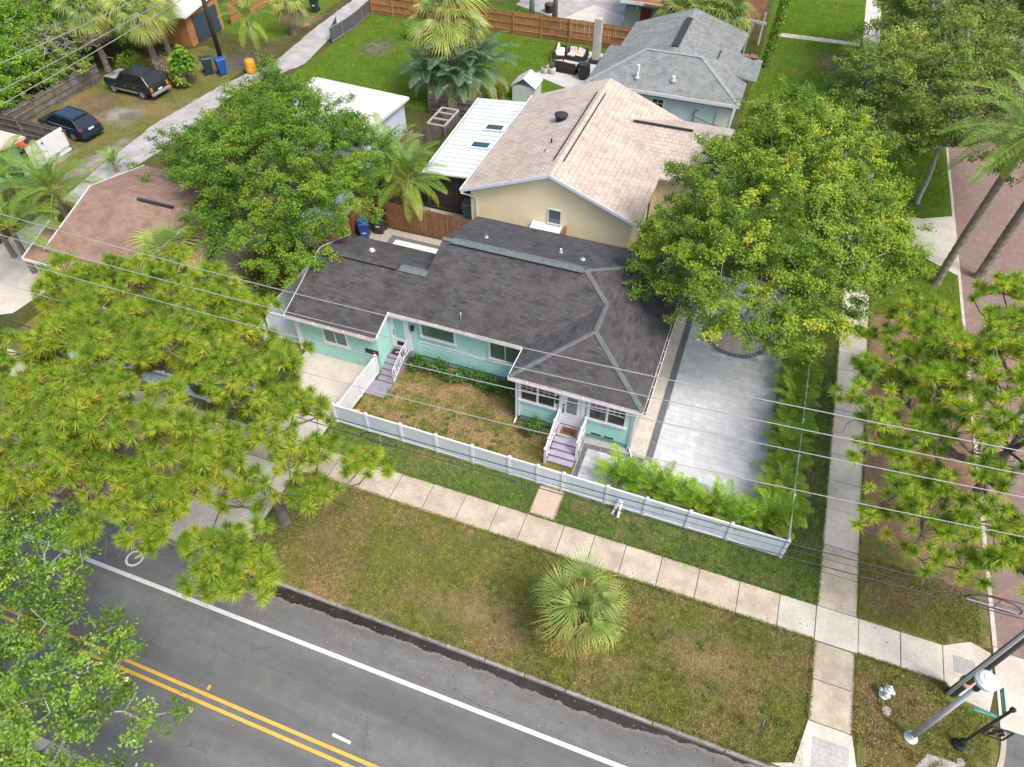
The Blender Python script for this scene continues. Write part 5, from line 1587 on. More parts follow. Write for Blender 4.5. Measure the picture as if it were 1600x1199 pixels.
# garden furniture on the rear patio
def lounge(name, label, loc, rz, wdt, cushions):
    t = thing(name, label, 'sofa', (0, 0, 0), 'dark wicker garden seats')
    MB().box(-wdt / 2, wdt / 2, -.42, .42, .05, .38).build('seat_base', WICKER, t, bevel=.03)
    MB().box(-wdt / 2, wdt / 2, .30, .46, .38, .92).build('backrest', WICKER, t, bevel=.03)
    for sx in (-1, 1):
        MB().box(sx * wdt / 2 - .09, sx * wdt / 2 + .09, -.42, .42, .38, .68).build('armrest', WICKER, t, bevel=.03)
    for k in range(cushions):
        w_ = (wdt - .25) / cushions
        x0 = -wdt / 2 + .125 + k * w_
        if rnd.random() < .8:
            MB().obox((x0 + w_ / 2, -.05 + rnd.uniform(-.05, .05), .47), (w_ - .04, .66, .14), (rnd.uniform(-.25, .25), rnd.uniform(-.2, .2), rnd.uniform(-.2, .2))).build('cushion', CUSHION, t, bevel=.05)
        MB().obox((x0 + w_ / 2, .2, .72), (w_ - .06, .13, .46), (-.35 + rnd.uniform(-.3, .2), rnd.uniform(-.2, .2), 0)).build('cushion', CUSHION, t, bevel=.05)
    t.location = loc
    t.rotation_euler = (0, 0, rz)


lounge('wicker_sofa', 'dark wicker sofa with tumbled cream cushions facing the patio', (-17.3, 58.2, 0), 1.75, 2.2, 3)
lounge('wicker_sofa', 'dark wicker seat with its back towards the grey roof', (-15.9, 58.4, 0), -.1, 1.7, 2)
lounge('wicker_sofa', 'dark wicker seat with cream cushion seen from behind', (-16.2, 55.9, 0), 3.05, 2.2, 2)
lounge('wicker_chair', 'dark wicker armchair nearest to the grey hip roof', (-14.5, 56.0, 0), 1.9, .9, 1)
bn = thing('dark_planter_box', 'tall dark woven bin standing on the rear patio', 'bin', (-14.5, 55.2, 0))
MB().lathe([(.36, 0), (.42, .1), (.46, 1.1), (.46, 1.15)], 6, (-14.3, 55.1, 0)).build('body', WICKER, bn)
MB().lathe([(.48, 1.15), (.48, 1.22)], 6, (-14.3, 55.1, 0)).build('rim', BLACK, bn)
cl = thing('stone_column', 'pale stone column on a square black base beside the rear patio', 'column', (-14.2, 58.5, 0))
MB().box(-14.75, -13.75, 58.0, 59.0, 0, .28).build('base', BLACK, cl, bevel=.03)
MB().box(-14.55, -13.95, 58.2, 58.8, .28, 3.5).build('shaft', mat('travertine', (.56, .51, .45), (.40, .36, .31), 2, .85, fine=.4), cl, bevel=.03)
for lb, x0, y0 in (('small white flowerpot with an aloe plant on the rear patio', -17.0, 55.2), ('small grey flowerpot at the patio corner', -17.6, 55.1)):
    p_ = thing('flowerpot', lb, 'flowerpot', (x0, y0, 0), 'pots on the rear patio')
    MB().lathe([(.18, 0), (.28, .1), (.3, .4), (.26, .42)], 12, (x0, y0, 0)).build('pot', CONC_L, p_)
    if 'aloe' in lb:
        sp = MB()
        for k in range(16):
            a = k * 2.4
            sp.add([(x0 + .05 * math.cos(a + 1.5), y0 + .05 * math.sin(a + 1.5), .4), (x0 - .05 * math.cos(a + 1.5), y0 - .05 * math.sin(a + 1.5), .4), (x0 + .45 * math.cos(a), y0 + .45 * math.sin(a), .9 + .3 * (k % 3))], [(0, 1, 2)])
        sp.build('leaf', mat('aloe_leaf', (.11, .20, .05), None, rough=.5), p_)
    else:
        MB().lathe([(.25, .40), (.2, .43), (.05, .47)], 10, (x0, y0, 0)).build('soil', SOIL, p_)
ps = thing('plastic_shed', 'small pale plastic storage shed with a gable lid on the back lawn', 'shed', (-17.6, 50.6, 0))
MB().box(-18.4, -16.6, 49.6, 51.2, 0, 1.2).build('wall', ALU, ps)
MB().sheet([(-18.5, 49.5, 1.2), (-17.5, 49.5, 1.85), (-17.5, 51.3, 1.85), (-18.5, 51.3, 1.2), (-16.5, 49.5, 1.2), (-16.5, 51.3, 1.2)], [(0, 1, 2, 3), (1, 4, 5, 2)], .06).build('roof', mat('pale_grey_plastic', (.50, .55, .58), (.44, .49, .52), 2, .5), ps)
bj = thing('junk_heap', 'heap of grey timber and pipes between the shed and the inner fence', 'junk', (-23.0, 40, 0))
for k in range(16):
    a = rnd.uniform(0, 3)
    MB().obox((-23 + rnd.uniform(-.5, .5), 40 + rnd.uniform(-1.6, 1.8), .15 + rnd.uniform(0, .5)), (rnd.uniform(.8, 1.6), .15, .05), (rnd.uniform(-.3, .3), rnd.uniform(-.3, .3), a)).build('plank', WOOD_G if k % 3 else mat('rusty_board', (.30, .17, .11), (.2, .12, .08), 3, .9), bj)


# ------------------------------------------------------------------ cars
def quad(a, b, c, d, u0, u1, v0, v1, off):
    a, b, c, d = [Vector(q) for q in (a, b, c, d)]
    n_ = (b - a).cross(d - a).normalized() * off
    f_ = lambda u, v: (a * (1 - u) + b * u) * (1 - v) + (d * (1 - u) + c * u) * v + n_
    return [f_(u0, v0), f_(u1, v0), f_(u1, v1), f_(u0, v1)]


def car(name, label, loc, rz, paint, stations, gh, wheels, hood=None, extras=None, rim=GALV):
    """stations: (x, half width, z bottom, z top) front (-x) to rear; gh: greenhouse base/top rectangles"""
    t = thing(name, label, 'car', (0, 0, 0), 'parked cars')
    mb = MB()
    vs = []
    for x_, w_, z0, z1 in stations:
        vs += [(x_, -w_ * .9, z0), (x_, -w_, z0 + .16), (x_, -w_, z0 + (z1 - z0) * .62), (x_, -w_ * .965, z1 - .05), (x_, -w_ * .9, z1), (x_, w_ * .9, z1), (x_, w_ * .965, z1 - .05), (x_, w_, z0 + (z1 - z0) * .62), (x_, w_, z0 + .16), (x_, w_ * .9, z0)]
    n_ = 10
    fs = [tuple(range(n_)), tuple(reversed(range((len(stations) - 1) * n_, len(stations) * n_)))]
    for i in range(len(stations) - 1):
        for k in range(n_):
            fs.append((i * n_ + k, (i + 1) * n_ + k, (i + 1) * n_ + (k + 1) % n_, i * n_ + (k + 1) % n_))
    body = mb.add(vs, fs).build('body', paint, t, bevel=.03, smooth=True)
    (bx0, bx1, bw, bz), (tx0, tx1, tw, tz) = gh
    b4 = [(bx0, -bw, bz), (bx1, -bw, bz), (bx1, bw, bz), (bx0, bw, bz)]
    t4 = [(tx0, -tw, tz), (tx1, -tw, tz), (tx1, tw, tz), (tx0, tw, tz)]
    cabin = MB().add(b4 + t4, [(3, 2, 1, 0), (4, 5, 6, 7), (0, 1, 5, 4), (1, 2, 6, 5), (2, 3, 7, 6), (3, 0, 4, 7)]).build('cabin', paint, t, bevel=.05)
    faces = [(b4[0], b4[1], t4[1], t4[0]), (b4[1], b4[2], t4[2], t4[1]), (b4[2], b4[3], t4[3], t4[2]), (b4[3], b4[0], t4[0], t4[3])]
    for k, cuts in enumerate(([(.08, .40), (.44, .70), (.74, .95)], [(.08, .92)], [(.05, .26), (.30, .56), (.60, .92)], [(.06, .94)])):
        for u0, u1 in cuts:
            q = quad(*faces[k], u0, u1, .14, .86, .012)
            MB().add(q, [(0, 1, 2, 3)]).build('window', GLASS_C, cabin)
    for wx, wy, r_ in wheels:
        for sgn in (-1, 1):
            M_ = Matrix.Rotation(PI / 2, 3, 'X')
            w_ = MB().lathe([(r_ * .62, -.12), (r_ * .93, -.115), (r_, -.07), (r_, .07), (r_ * .93, .115), (r_ * .62, .12)], 20, (wx, sgn * wy, r_), M_).build('wheel', RUBBER, t)
            MB().lathe([(r_ * .6, -.125), (r_ * .6, .125)], 16, (wx, sgn * wy, r_), M_).build('rim', rim, w_)
            MB().lathe([(r_ * 1.16, -.004), (r_ * 1.16, .004)], 18, (wx, sgn * (wy + .07), r_ * 1.05), M_).build('wheel_arch', RUBBER, t)
    if extras:
        extras(t, body)
    t.location = loc
    t.rotation_euler = (0, 0, rz)
    return t


def seams(t, w, xs, z0, z1):
    for sy in (-1, 1):
        for q in xs:
            MB().box(q - .009, q + .009, sy * w - .004, sy * w + .004, z0, z1).build('door_seam', RUBBER, t)
            MB().box(q - .32, q - .16, sy * (w + .012) - .012, sy * (w + .012) + .012, z1 - .16, z1 - .12).build('door_handle', GALV, t)


def ex1(t, body):
    seams(t, .982, (-.85, .15, 1.05), .46, .98)
    MB().box(-2.53, -2.4, -.95, .95, .42, .62).build('front_bumper', GALV, t, bevel=.03)
    MB().box(2.38, 2.56, -.95, .95, .42, .62).build('rear_bumper', GALV, t, bevel=.03)
    for sy in (-1, 1):
        MB().box(2.40, 2.44, sy * .82 - .1, sy * .82 + .1, .72, 1.02).build('tail_light', mat('amber_lens', (.55, .16, .03), None, rough=.3), t)
        MB().box(-2.43, -2.39, sy * .7 - .12, sy * .7 + .12, .68, .88).build('headlight', WHITE, t)
        MB().box(-1.3, 1.0, sy * .985 - .012, sy * .985 + .012, .40, .52).build('side_trim', GALV, t)
        MB().box(-.95, -.8, sy * 1.05 - .09, sy * 1.05 + .09, 1.08, 1.24).build('wing_mirror', BLACK, t)
    MB().add([(-2.3, -.84, 1.122), (-.95, -.84, 1.152), (-.95, .84, 1.152), (-2.3, .84, 1.122)], [(0, 1, 2, 3)]).build('faded_hood', mat('faded_hood_paint', (.32, .34, .34), (.045, .05, .055), 1.6, .6), t)
    MB().add([(-1.75, -.05, 1.142), (-1.0, -.05, 1.158), (-1.0, .82, 1.158), (-1.75, .82, 1.142)], [(0, 1, 2, 3)]).build('rust_patch', mat('rust_paint', (.28, .06, .04), (.33, .23, .2), 4, .9), t)
    MB().box(2.445, 2.455, -.2, .2, .66, .78).build('licence_plate', WHITE, t)


def ex2(t, body):
    seams(t, .932, (-.9, .1, 1.05), .36, .88)
    for sy in (-1, 1):
        MB().box(2.18, 2.33, sy * .76 - .11, sy * .76 + .11, .84, 1.02).build('tail_light', mat('red_lens', (.42, .012, .02), None, rough=.2), t, bevel=.02)
        MB().box(-2.34, -2.26, sy * .62 - .14, sy * .62 + .14, .52, .62).build('headlight', WHITE, t, bevel=.02)
        MB().tube([(-.25, sy * .62, 1.61), (1.5, sy * .62, 1.61)], .022, 6).build('roof_rail', BLACK, t)
        MB().box(-.95, -.8, sy * 1.02 - .09, sy * 1.02 + .09, 1.0, 1.14).build('wing_mirror', BLACK, t)
        MB().box(-.85, 1.75, sy * .932 - .008, sy * .932 + .008, .985, 1.01).build('chrome_strip', GALV, t)
    MB().box(2.34, 2.43, -.88, .88, .32, .62).build('rear_bumper', MATS['navy_paint'], t, bevel=.04)
    MB().box(2.385, 2.40, -.22, .22, .78, .92).build('licence_plate', WHITE, t)
    MB().add([(1.55, -.62, 1.60), (1.78, -.62, 1.55), (1.78, .62, 1.55), (1.55, .62, 1.60)], [(0, 1, 2, 3)]).build('spoiler', BLACK, t)


BLKP = mat('black_car_paint', (.012, .013, .015), (.02, .02, .022), 2, .25)
NAVY = mat('navy_paint', (.010, .022, .045), (.014, .028, .055), 2, .18)
car('old_black_car', 'old boxy black car with faded patched hood near the weathered fence', (-46.4, 40.8, 0), -.06, BLKP,
    [(-2.42, .86, .42, 1.02), (-2.2, .95, .40, 1.10), (-1.0, .98, .38, 1.14), (1.6, .98, .38, 1.12), (2.3, .97, .40, 1.08), (2.42, .93, .44, 1.02)],
    ((-1.0, 2.32, .93, 1.08), (-.35, 1.75, .78, 1.78)), [(-1.5, .88, .36), (1.4, .88, .36)], extras=ex1)
car('navy_car', 'glossy dark navy estate car parked beside the weathered cross fence', (-46.5, 33.9, 0), -.12, NAVY,
    [(-2.36, .78, .30, .70), (-2.15, .88, .26, .84), (-1.1, .93, .24, 1.0), (1.5, .93, .26, 1.04), (2.15, .90, .28, 1.04), (2.36, .82, .34, .98)],
    ((-1.35, 2.28, .88, .98), (-.30, 1.60, .66, 1.58)), [(-1.42, .84, .34), (1.38, .84, .34)], extras=ex2)


# ------------------------------------------------------------------ vegetation
def unit(v):
    return v / np.maximum(np.linalg.norm(v, axis=-1, keepdims=True), 1e-9)


def skeleton(base, fork, targets, spread=1.0, jitter=0.12, trunk_lean=0.15, tip_r=0.016, power=2.35):
    """grow limbs from a forked trunk to every target; returns edges (p0,p1,r0,r1) and the last node of each target"""
    base, fork = np.array(base, float), np.array(fork, float)
    nodes, par, plen = [base], [-1], [0.0]
    nt = 6
    for k in range(1, nt + 1):
        t = k / nt
        p = base + (fork - base) * t + np.array([math.sin(t * 3) * trunk_lean, math.sin(t * 2.2 + 1) * trunk_lean * .6, 0]) * t * (1 - t) * 3
        nodes.append(p)
        par.append(len(nodes) - 2)
        plen.append(plen[-1] + np.linalg.norm(nodes[-1] - nodes[-2]))
    T = np.array(targets)
    order = np.argsort(np.linalg.norm(T - fork, axis=1))
    ends = np.zeros(len(T), int)
    for i in order:
        N_ = np.array(nodes[3:])
        d = np.linalg.norm(N_ - T[i], axis=1)
        cost = d + 0.42 * np.array(plen[3:]) + np.maximum(0, N_[:, 2] - T[i][2]) * 0.8
        j = int(np.argmin(cost)) + 3
        p0 = nodes[j]
        L = np.linalg.norm(T[i] - p0)
        n = max(1, int(L / 0.7))
        cur = j
        bow = rng.normal(0, jitter, 3) * L * .5 + np.array([0, 0, -.06 * L])
        for k in range(1, n + 1):
            t = k / n
            p = p0 + (T[i] - p0) * t + bow * math.sin(t * PI) + (rng.normal(0, jitter * .35, 3) if k < n else 0)
            nodes.append(p)
            par.append(cur)
            plen.append(plen[cur] + L / n)
            cur = len(nodes) - 1
        ends[i] = cur
    nodes = np.array(nodes)
    par = np.array(par)
    r = np.zeros(len(nodes))
    acc = np.zeros(len(nodes))
    for i in range(len(nodes) - 1, 0, -1):
        r[i] = max(tip_r, acc[i] ** (1 / power)) if acc[i] > 0 else tip_r
        acc[par[i]] += r[i] ** power
    r[0] = acc[0] ** (1 / power) * 1.25
    return nodes, par, r, ends


def limb_mesh(name, nodes, par, r, m, sides=6):
    i = np.arange(1, len(nodes))
    a, b = nodes[par[i]], nodes[i]
    ra, rb = np.minimum(r[par[i]], r[i] * 1.6), r[i]
    d = unit(b - a)
    ref = np.where(np.abs(d[:, 2:3]) > .9, np.array([[1., 0, 0]]), np.array([[0, 0, 1.]]))
    s = unit(np.cross(d, ref))
    u = np.cross(s, d)
    ang = np.arange(sides) * 2 * PI / sides
    ring = lambda p, rr: p[:, None, :] + rr[:, None, None] * (s[:, None, :] * np.cos(ang)[None, :, None] + u[:, None, :] * np.sin(ang)[None, :, None])
    V = np.concatenate([ring(a, ra), ring(b + d * (rb * .4)[:, None], rb)], 1).reshape(-1, 3)
    k = np.arange(sides)
    f = np.stack([k, (k + 1) % sides, sides + (k + 1) % sides, sides + k], 1)[:, ::-1]
    F = (f[None] + (np.arange(len(i)) * 2 * sides)[:, None, None]).reshape(-1, 4)
    me = fast_mesh(name, V, F, np.zeros(len(V)), m)
    me.polygons.foreach_set('use_smooth', [True] * len(me.polygons))
    return me


def leaf_cloud(name, P_, up, L, W, tint, m, tilt=0.55):
    """P_ (n,3) leaf positions, up (n,3) preferred facing"""
    n = len(P_)
    nrm = unit(up + rng.normal(0, tilt, (n, 3)))
    ax = unit(np.cross(nrm, rng.normal(0, 1, (n, 3))))
    sd = np.cross(nrm, ax)
    l = (L * rng.uniform(.7, 1.25, n))[:, None]
    w = (W * rng.uniform(.75, 1.2, n))[:, None]
    V = np.stack([P_ - ax * l * .5, P_ + sd * w * .5 + ax * l * .05 + nrm * w * .15, P_ + ax * l * .5, P_ - sd * w * .5 + ax * l * .05 + nrm * w * .15], 1).reshape(-1, 3)
    F = np.arange(4 * n).reshape(-1, 4)
    return fast_mesh(name, V, F, np.repeat(np.clip(tint, 0, 1), 4), m)


def lobe_targets(lobes, spacing, low=-0.25, inner=0.72, fill=0.25):
    """points spread over the upper shells of overlapping ellipsoids (with minimum spacing) plus some inside"""
    out, nm = [], []
    Ls = np.array(lobes, float)
    for li, (cx, cy, cz, rx, ry, rz) in enumerate(Ls):
        area = 2.6 * PI * ((rx * ry) ** 1.0)
        n = int(area / spacing ** 2 * 2.2)
        d = unit(rng.normal(0, 1, (n, 3)))
        d = d[d[:, 2] > low]
        k = rng.uniform(.80, 1.04, len(d)) * np.where(rng.random(len(d)) < fill, rng.uniform(.55, .9, len(d)), 1)
        p = np.array([cx, cy, cz]) + d * np.array([rx, ry, rz]) * k[:, None]
        ok = np.ones(len(p), bool)
        for lj in range(len(Ls)):
            if lj != li:
                q = (p - Ls[lj, :3]) / Ls[lj, 3:]
                ok &= np.linalg.norm(q, axis=1) > inner
        out.append(p[ok])
        nm.append(unit(d[ok] / np.array([rx, ry, rz])))
    p = np.concatenate(out)
    nm = np.concatenate(nm)
    keep = []
    for i in rng.permutation(len(p)):
        if not keep or np.min(np.sum((p[keep] - p[i]) ** 2, 1)) > (spacing * rng.uniform(.7, 1.2)) ** 2:
            keep.append(i)
    return p[keep], nm[keep]


def broadleaf(name, label, base, fork, lobes, spacing, nleaf, crad, L, W, lm, bm, group=None, tip_r=.016, bias=0.0, twig=True, jitter=.12, cat='tree', tilt=.55):
    t = thing(name, label, cat, base, group)
    T, nm = lobe_targets(lobes, spacing)
    nodes, par, r, ends = skeleton(base, fork, T - nm * crad * .3, jitter=jitter, tip_r=tip_r)
    obj('trunk', limb_mesh('trunk', nodes, par, r, bm), t)
    # several sprays around each limb end, elongated and uneven, so the crown keeps gaps
    ctint = np.clip(rng.normal(.42 + bias, .19, len(T)), .0, .95)
    P_, U_, ti = [], [], []
    for i in range(len(T)):
        ns = rng.integers(3, 6)
        for s in range(ns):
            off = rng.normal(0, 1, 3) * crad * np.array([.75, .75, .45])
            c = T[i] + off
            ax = unit(off + nm[i] * .4 + rng.normal(0, .3, 3))
            n = int(nleaf / ns * rng.uniform(.5, 1.5))
            al = rng.uniform(-.5, .6, n) * crad * 1.3
            q = c + ax[None] * al[:, None] + rng.normal(0, 1, (n, 3)) * crad * np.array([.27, .27, .15])
            P_.append(q)
            U_.append(np.tile(nm[i] * .45 + np.array([0, 0, .75]), (n, 1)))
            ti.append(ctint[i] + rng.normal(0, .09) + rng.normal(0, .085, n))
    P_, U_, ti = np.concatenate(P_), np.concatenate(U_), np.concatenate(ti)
    obj('crown', leaf_cloud('crown', P_, U_, L, W, ti, lm, tilt), t)
    return t


def pine(name, label, base, fork, lobes, spacing, tufts, group=None, needle=.35, dead=60):
    t = thing(name, label, 'tree', base, group)
    T, nm = lobe_targets(lobes, spacing, low=-.35, inner=.66, fill=.4)
    # tufts: each limb end carries a small spray of upturned tufts on its own twiglets
    nodes, par, r, ends = skeleton(base, fork, T - np.array([0, 0, .25]), jitter=.2, trunk_lean=.5, tip_r=.03, power=2.3)
    nodes, par, r = list(nodes), list(par), list(r)
    C_, D_ = [], []
    for i in range(len(T)):
        k = rng.integers(max(2, tufts - 3), tufts + 3)
        for s in range(k):
            a = rng.uniform(0, 2 * PI)
            rad = .70 * math.sqrt(rng.random())
            q = T[i] + np.array([math.cos(a) * rad, math.sin(a) * rad, .22 - .35 * rad ** 2 + rng.normal(0, .1)])
            d = unit(np.array([math.cos(a) * rad * .7, math.sin(a) * rad * .7, 1.0]) + nm[i] * .35 + rng.normal(0, .15, 3))
            C_.append(q)
            D_.append(d)
            nodes.append(q - d * .05)
            par.append(ends[i])
            r.append(.011)
    for k in range(dead):                      # bare grey twigs
        j = rng.integers(8, len(ends) + 40)
        p = nodes[j]
        cur = j
        dd = unit(rng.normal(0, 1, 3) * np.array([1, 1, .4]))
        for s in range(4):
            p = p + dd * rng.uniform(.2, .45)
            dd = unit(dd + rng.normal(0, .45, 3))
            nodes.append(p)
            par.append(cur)
            r.append(.018 - .003 * s)
            cur = len(nodes) - 1
    obj('trunk', limb_mesh('trunk', np.array(nodes), np.array(par), np.array(r), BARK_P), t)
    C_, D_ = np.array(C_), np.array(D_)
    nn = 140
    n = len(C_)
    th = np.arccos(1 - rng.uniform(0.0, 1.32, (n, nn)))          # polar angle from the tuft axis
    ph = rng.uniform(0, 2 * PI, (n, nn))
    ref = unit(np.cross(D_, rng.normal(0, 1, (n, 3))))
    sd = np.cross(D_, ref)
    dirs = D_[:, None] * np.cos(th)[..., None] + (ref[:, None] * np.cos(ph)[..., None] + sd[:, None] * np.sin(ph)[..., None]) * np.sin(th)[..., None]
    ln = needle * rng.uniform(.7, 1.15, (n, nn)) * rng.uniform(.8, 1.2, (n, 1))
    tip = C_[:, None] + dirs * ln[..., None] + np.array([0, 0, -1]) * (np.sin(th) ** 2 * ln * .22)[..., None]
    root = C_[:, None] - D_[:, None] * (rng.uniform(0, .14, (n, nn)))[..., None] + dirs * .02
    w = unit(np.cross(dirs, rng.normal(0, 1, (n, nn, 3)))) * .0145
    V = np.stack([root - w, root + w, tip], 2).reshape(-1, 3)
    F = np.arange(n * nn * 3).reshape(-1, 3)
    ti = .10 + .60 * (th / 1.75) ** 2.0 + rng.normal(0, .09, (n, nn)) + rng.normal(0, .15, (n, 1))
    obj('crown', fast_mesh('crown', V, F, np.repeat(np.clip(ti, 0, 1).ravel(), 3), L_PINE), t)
    return t


def bush(name, label, loc, rx, ry, h, n, L, W, lm, group=None, cat='shrub', tilt=.7, bias=0.):
    t = thing(name, label, cat, loc, group)
    k = max(5, int(n / 90))
    d = unit(rng.normal(0, 1, (k, 3)))
    d[:, 2] = np.abs(d[:, 2])
    c = np.array(loc) + d * np.array([rx, ry, h * .55]) * rng.uniform(.45, .85, (k, 1)) + np.array([0, 0, h * .38])
    cr = min(rx, ry) * .42
    P_ = np.repeat(c, n // k, 0) + rng.normal(0, cr * .6, (k * (n // k), 3))
    P_[:, 2] = np.maximum(P_[:, 2], .05)
    U_ = unit(P_ - np.array([loc[0], loc[1], h * .2])) * .6 + np.array([0, 0, .6])
    ti = np.repeat(rng.normal(.45 + bias, .15, k), n // k) + rng.normal(0, .15, len(P_))
    obj('foliage', leaf_cloud('foliage', P_, U_, L, W, ti, lm, tilt), t)
    sm = MB()
    for i in range(min(k, 9)):
        q = c[i]
        sm.tube([(loc[0] + rnd.uniform(-.01, .01), loc[1] + rnd.uniform(-.01, .01), -.02), ((loc[0] + q[0]) / 2, (loc[1] + q[1]) / 2, q[2] * .55), tuple(q)], [.03, .02, .01], 5)
    sm.build('stem', BARK, t)
    return t


# ---- palm fronds (meshes shared by all palms)
def fan_mesh(name, m, R=.95, pet=.9, nseg=34, spread=2.35, droop=.35, tb=.35, seed=1, fuse=.46):
    rg = np.random.default_rng(seed)
    V, F, T = [], [], []

    def q(vs, fs, t_):
        o = len(V)
        V.extend(vs)
        F.extend([tuple(i + o for i in f) for f in fs])
        T.extend(t_)
    # petiole
    q([(0, -.022, 0), (0, .022, 0), (pet, .014, .03), (pet, -.014, .03)], [(0, 3, 2, 1)], [.75] * 4)
    da = 2 * spread / nseg
    for i in range(nseg):
        a = -spread + da * (i + .5)
        ln = R * (.62 + .38 * math.cos(a * .55)) * rg.uniform(.92, 1.06)
        k = fuse
        z1 = .10 * abs(math.sin(a)) + (.012 if i % 2 else -.012)
        fold = .05 * math.cos(a)
        p = lambda rr, aa, zz: (pet + rr * math.cos(aa), rr * math.sin(aa), .03 + zz)
        m1 = ln * k
        dr = droop * ln * rg.uniform(.6, 1.4)
        aa = a + rg.normal(0, .03)
        q([p(.02, a, 0), p(m1, a - da * .52, z1), p(m1, a, z1 + .035), p(m1, a + da * .52, z1), p(ln * .78, aa - da * .14, z1 - dr * .35), p(ln * .78, aa + da * .14, z1 - dr * .35), p(ln, aa, z1 - dr)],
          [(0, 1, 2, 2), (0, 2, 3, 3), (1, 4, 5, 2), (2, 5, 3, 3), (4, 6, 5, 5)], [tb, tb + .1, tb + .15, tb + .1, tb + .28, tb + .28, tb + .55])
    return V, F, T


def py_tint(name, V, F, T, m):
    me = bpy.data.meshes.new(name)
    F2 = []
    for f in F:
        g = []
        for i in f:
            if i not in g:
                g.append(i)
        F2.append(tuple(g))
    me.from_pydata([tuple(v) for v in V], [], F2)
    me.update()
    a = me.attributes.new('tint', 'FLOAT', 'POINT')
    a.data.foreach_set('value', np.clip(np.array(T, np.float32), 0, 1))
    me.materials.append(m)
    return me


def feather_mesh(L=2.2, n=24, ll=.48, arch=1.1, start=.25, vee=.35, hang=.25, tb=.4, lw=.034, seed=1, bare=.16):
    """arching pinnate frond along +X, rising at the base then bending over"""
    rg = np.random.default_rng(seed)
    V, F, T = [], [], []
    pts, ang = [], start
    p = np.array([0., 0., 0.])
    S_ = 16
    for k in range(S_ + 1):
        pts.append(p.copy())
        t = k / S_
        an = start - arch * t ** 1.4
        p = p + np.array([math.cos(an), 0, math.sin(an)]) * L / S_
    pts = np.array(pts)
    for k in range(S_):
        w0, w1 = .026 * (1 - .8 * k / S_), .026 * (1 - .8 * (k + 1) / S_)
        o = len(V)
        V += [pts[k] + (0, -w0, 0), pts[k] + (0, w0, 0), pts[k + 1] + (0, w1, 0), pts[k + 1] + (0, -w1, 0)]
        F.append((o, o + 3, o + 2, o + 1))
        T += [.8] * 4
    for i in range(n):
        t = bare + (1 - bare) * (i + .5) / n
        f = t * S_
        k = min(int(f), S_ - 1)
        c = pts[k] + (pts[k + 1] - pts[k]) * (f - k)
        tan = unit(pts[k + 1] - pts[k])
        nrm = np.array([-tan[2], 0, tan[0]])
        l = ll * (math.sin(PI * min(1, .18 + t * .80)) ** .7) * rg.uniform(.88, 1.1)
        for sgn in (-1, 1):
            side = np.array([0., sgn, 0.])
            d0 = unit(side * .8 + tan * (.45 + .5 * t) + nrm * vee * rg.uniform(.5, 1.3))
            d1 = unit(d0 + np.array([0, 0, -1]) * hang * rg.uniform(1, 2.4))
            w = unit(np.cross(d0, nrm)) * lw * .5
            m1 = c + d0 * l * .55
            tip = m1 + d1 * l * .5
            o = len(V)
            V += [c - w * .5, c + w * .5, m1 + w, m1 - w, tip]
            F += [(o, o + 1, o + 2, o + 3), (o + 3, o + 2, o + 4)]
            tt = tb + rg.normal(0, .07)
            T += [tt, tt, tt + .05, tt + .05, tt + .32]
    return V, F, T


def mk(name, vft, m):
    return py_tint(name, *vft, m)


FAN = [mk('fan_frond', fan_mesh('f', None, .95, .85, 28, 1.9, .45, tb, s), L_FAN) for s, tb in ((1, .12), (2, .3), (3, .42))] + [mk('fan_frond', fan_mesh('f', None, 1.0, .9, 26, 1.7, .9, .5, 4), L_FAN)]
SAB = [mk('fan_frond', fan_mesh('f', None, .98, .85, 24, 1.6, dr, tb, s, .20), L_FAN) for s, tb, dr in ((41, .05, .35), (42, .22, .55), (43, .34, .7))]
SAB_UP = [mk('fan_frond', fan_mesh('f', None, .92, .3, 22, 1.4, .35, tb, s, .20), L_FAN) for s, tb in ((44, .1), (45, .3))]
SAB_OLD = [mk('fan_frond', fan_mesh('f', None, .95, .9, 20, 1.1, .8, .5, s, .20), L_FAN) for s in (46, 47)]
FAN_HANG = [mk('fan_frond', fan_mesh('f', None, 1.15, .8, 26, 1.5, .25, .45, s), L_FAN) for s in (5, 6)]
FAN_DEAD = [mk('dead_frond', fan_mesh('f', None, 1.1, .7, 20, .9, .4, .3, s), L_DEAD) for s in (7, 8)]
FEA = [mk('feather_frond', feather_mesh(2.4, 26, .50, 1.3, .5, .3, .25, .3, .042, s), L_FEATH) for s in (1, 2)]
FEA_OLD = [mk('feather_frond', feather_mesh(2.3, 24, .45, 1.5, .3, .1, .5, .6, .04, 4), L_FEATH)]
DATE = [mk('feather_frond', feather_mesh(3.6, 46, .58, 1.05, .35, .35, .15, .35, .038, s), L_FEATH) for s in (11, 12)]
ARE = [mk('areca_frond', feather_mesh(1.5, 17, .44, 1.45, 1.25, .5, .35, .35, .036, s, .28), L_ARECA) for s in (21, 22, 23)]
ARE_Y = [mk('areca_frond', feather_mesh(1.4, 16, .40, 1.5, 1.1, .3, .3, .62, .036, 24, .28), L_ARECA)]
BLU = [mk('blue_frond', feather_mesh(3.0, 22, .62, 1.7, 1.15, .25, .5, .3, .075, s, .2), L_BLUEP) for s in (31, 32)]
BLU_Y = [mk('blue_frond', feather_mesh(2.6, 20, .6, 2.0, .8, .1, .7, .8, .07, 33, .2), L_BLUEP)]


def frond(parent, me, loc, az, pitch, s, roll=0.0, name='frond'):
    o = bpy.data.objects.new(name, me)
    C.objects.link(o)
    o.parent = parent
    o.location = loc
    o.rotation_euler = (Matrix.Rotation(az, 3, 'Z') @ Matrix.Rotation(-pitch, 3, 'Y') @ Matrix.Rotation(roll, 3, 'X')).to_euler()
    o.scale = (s, s, s)
    return o


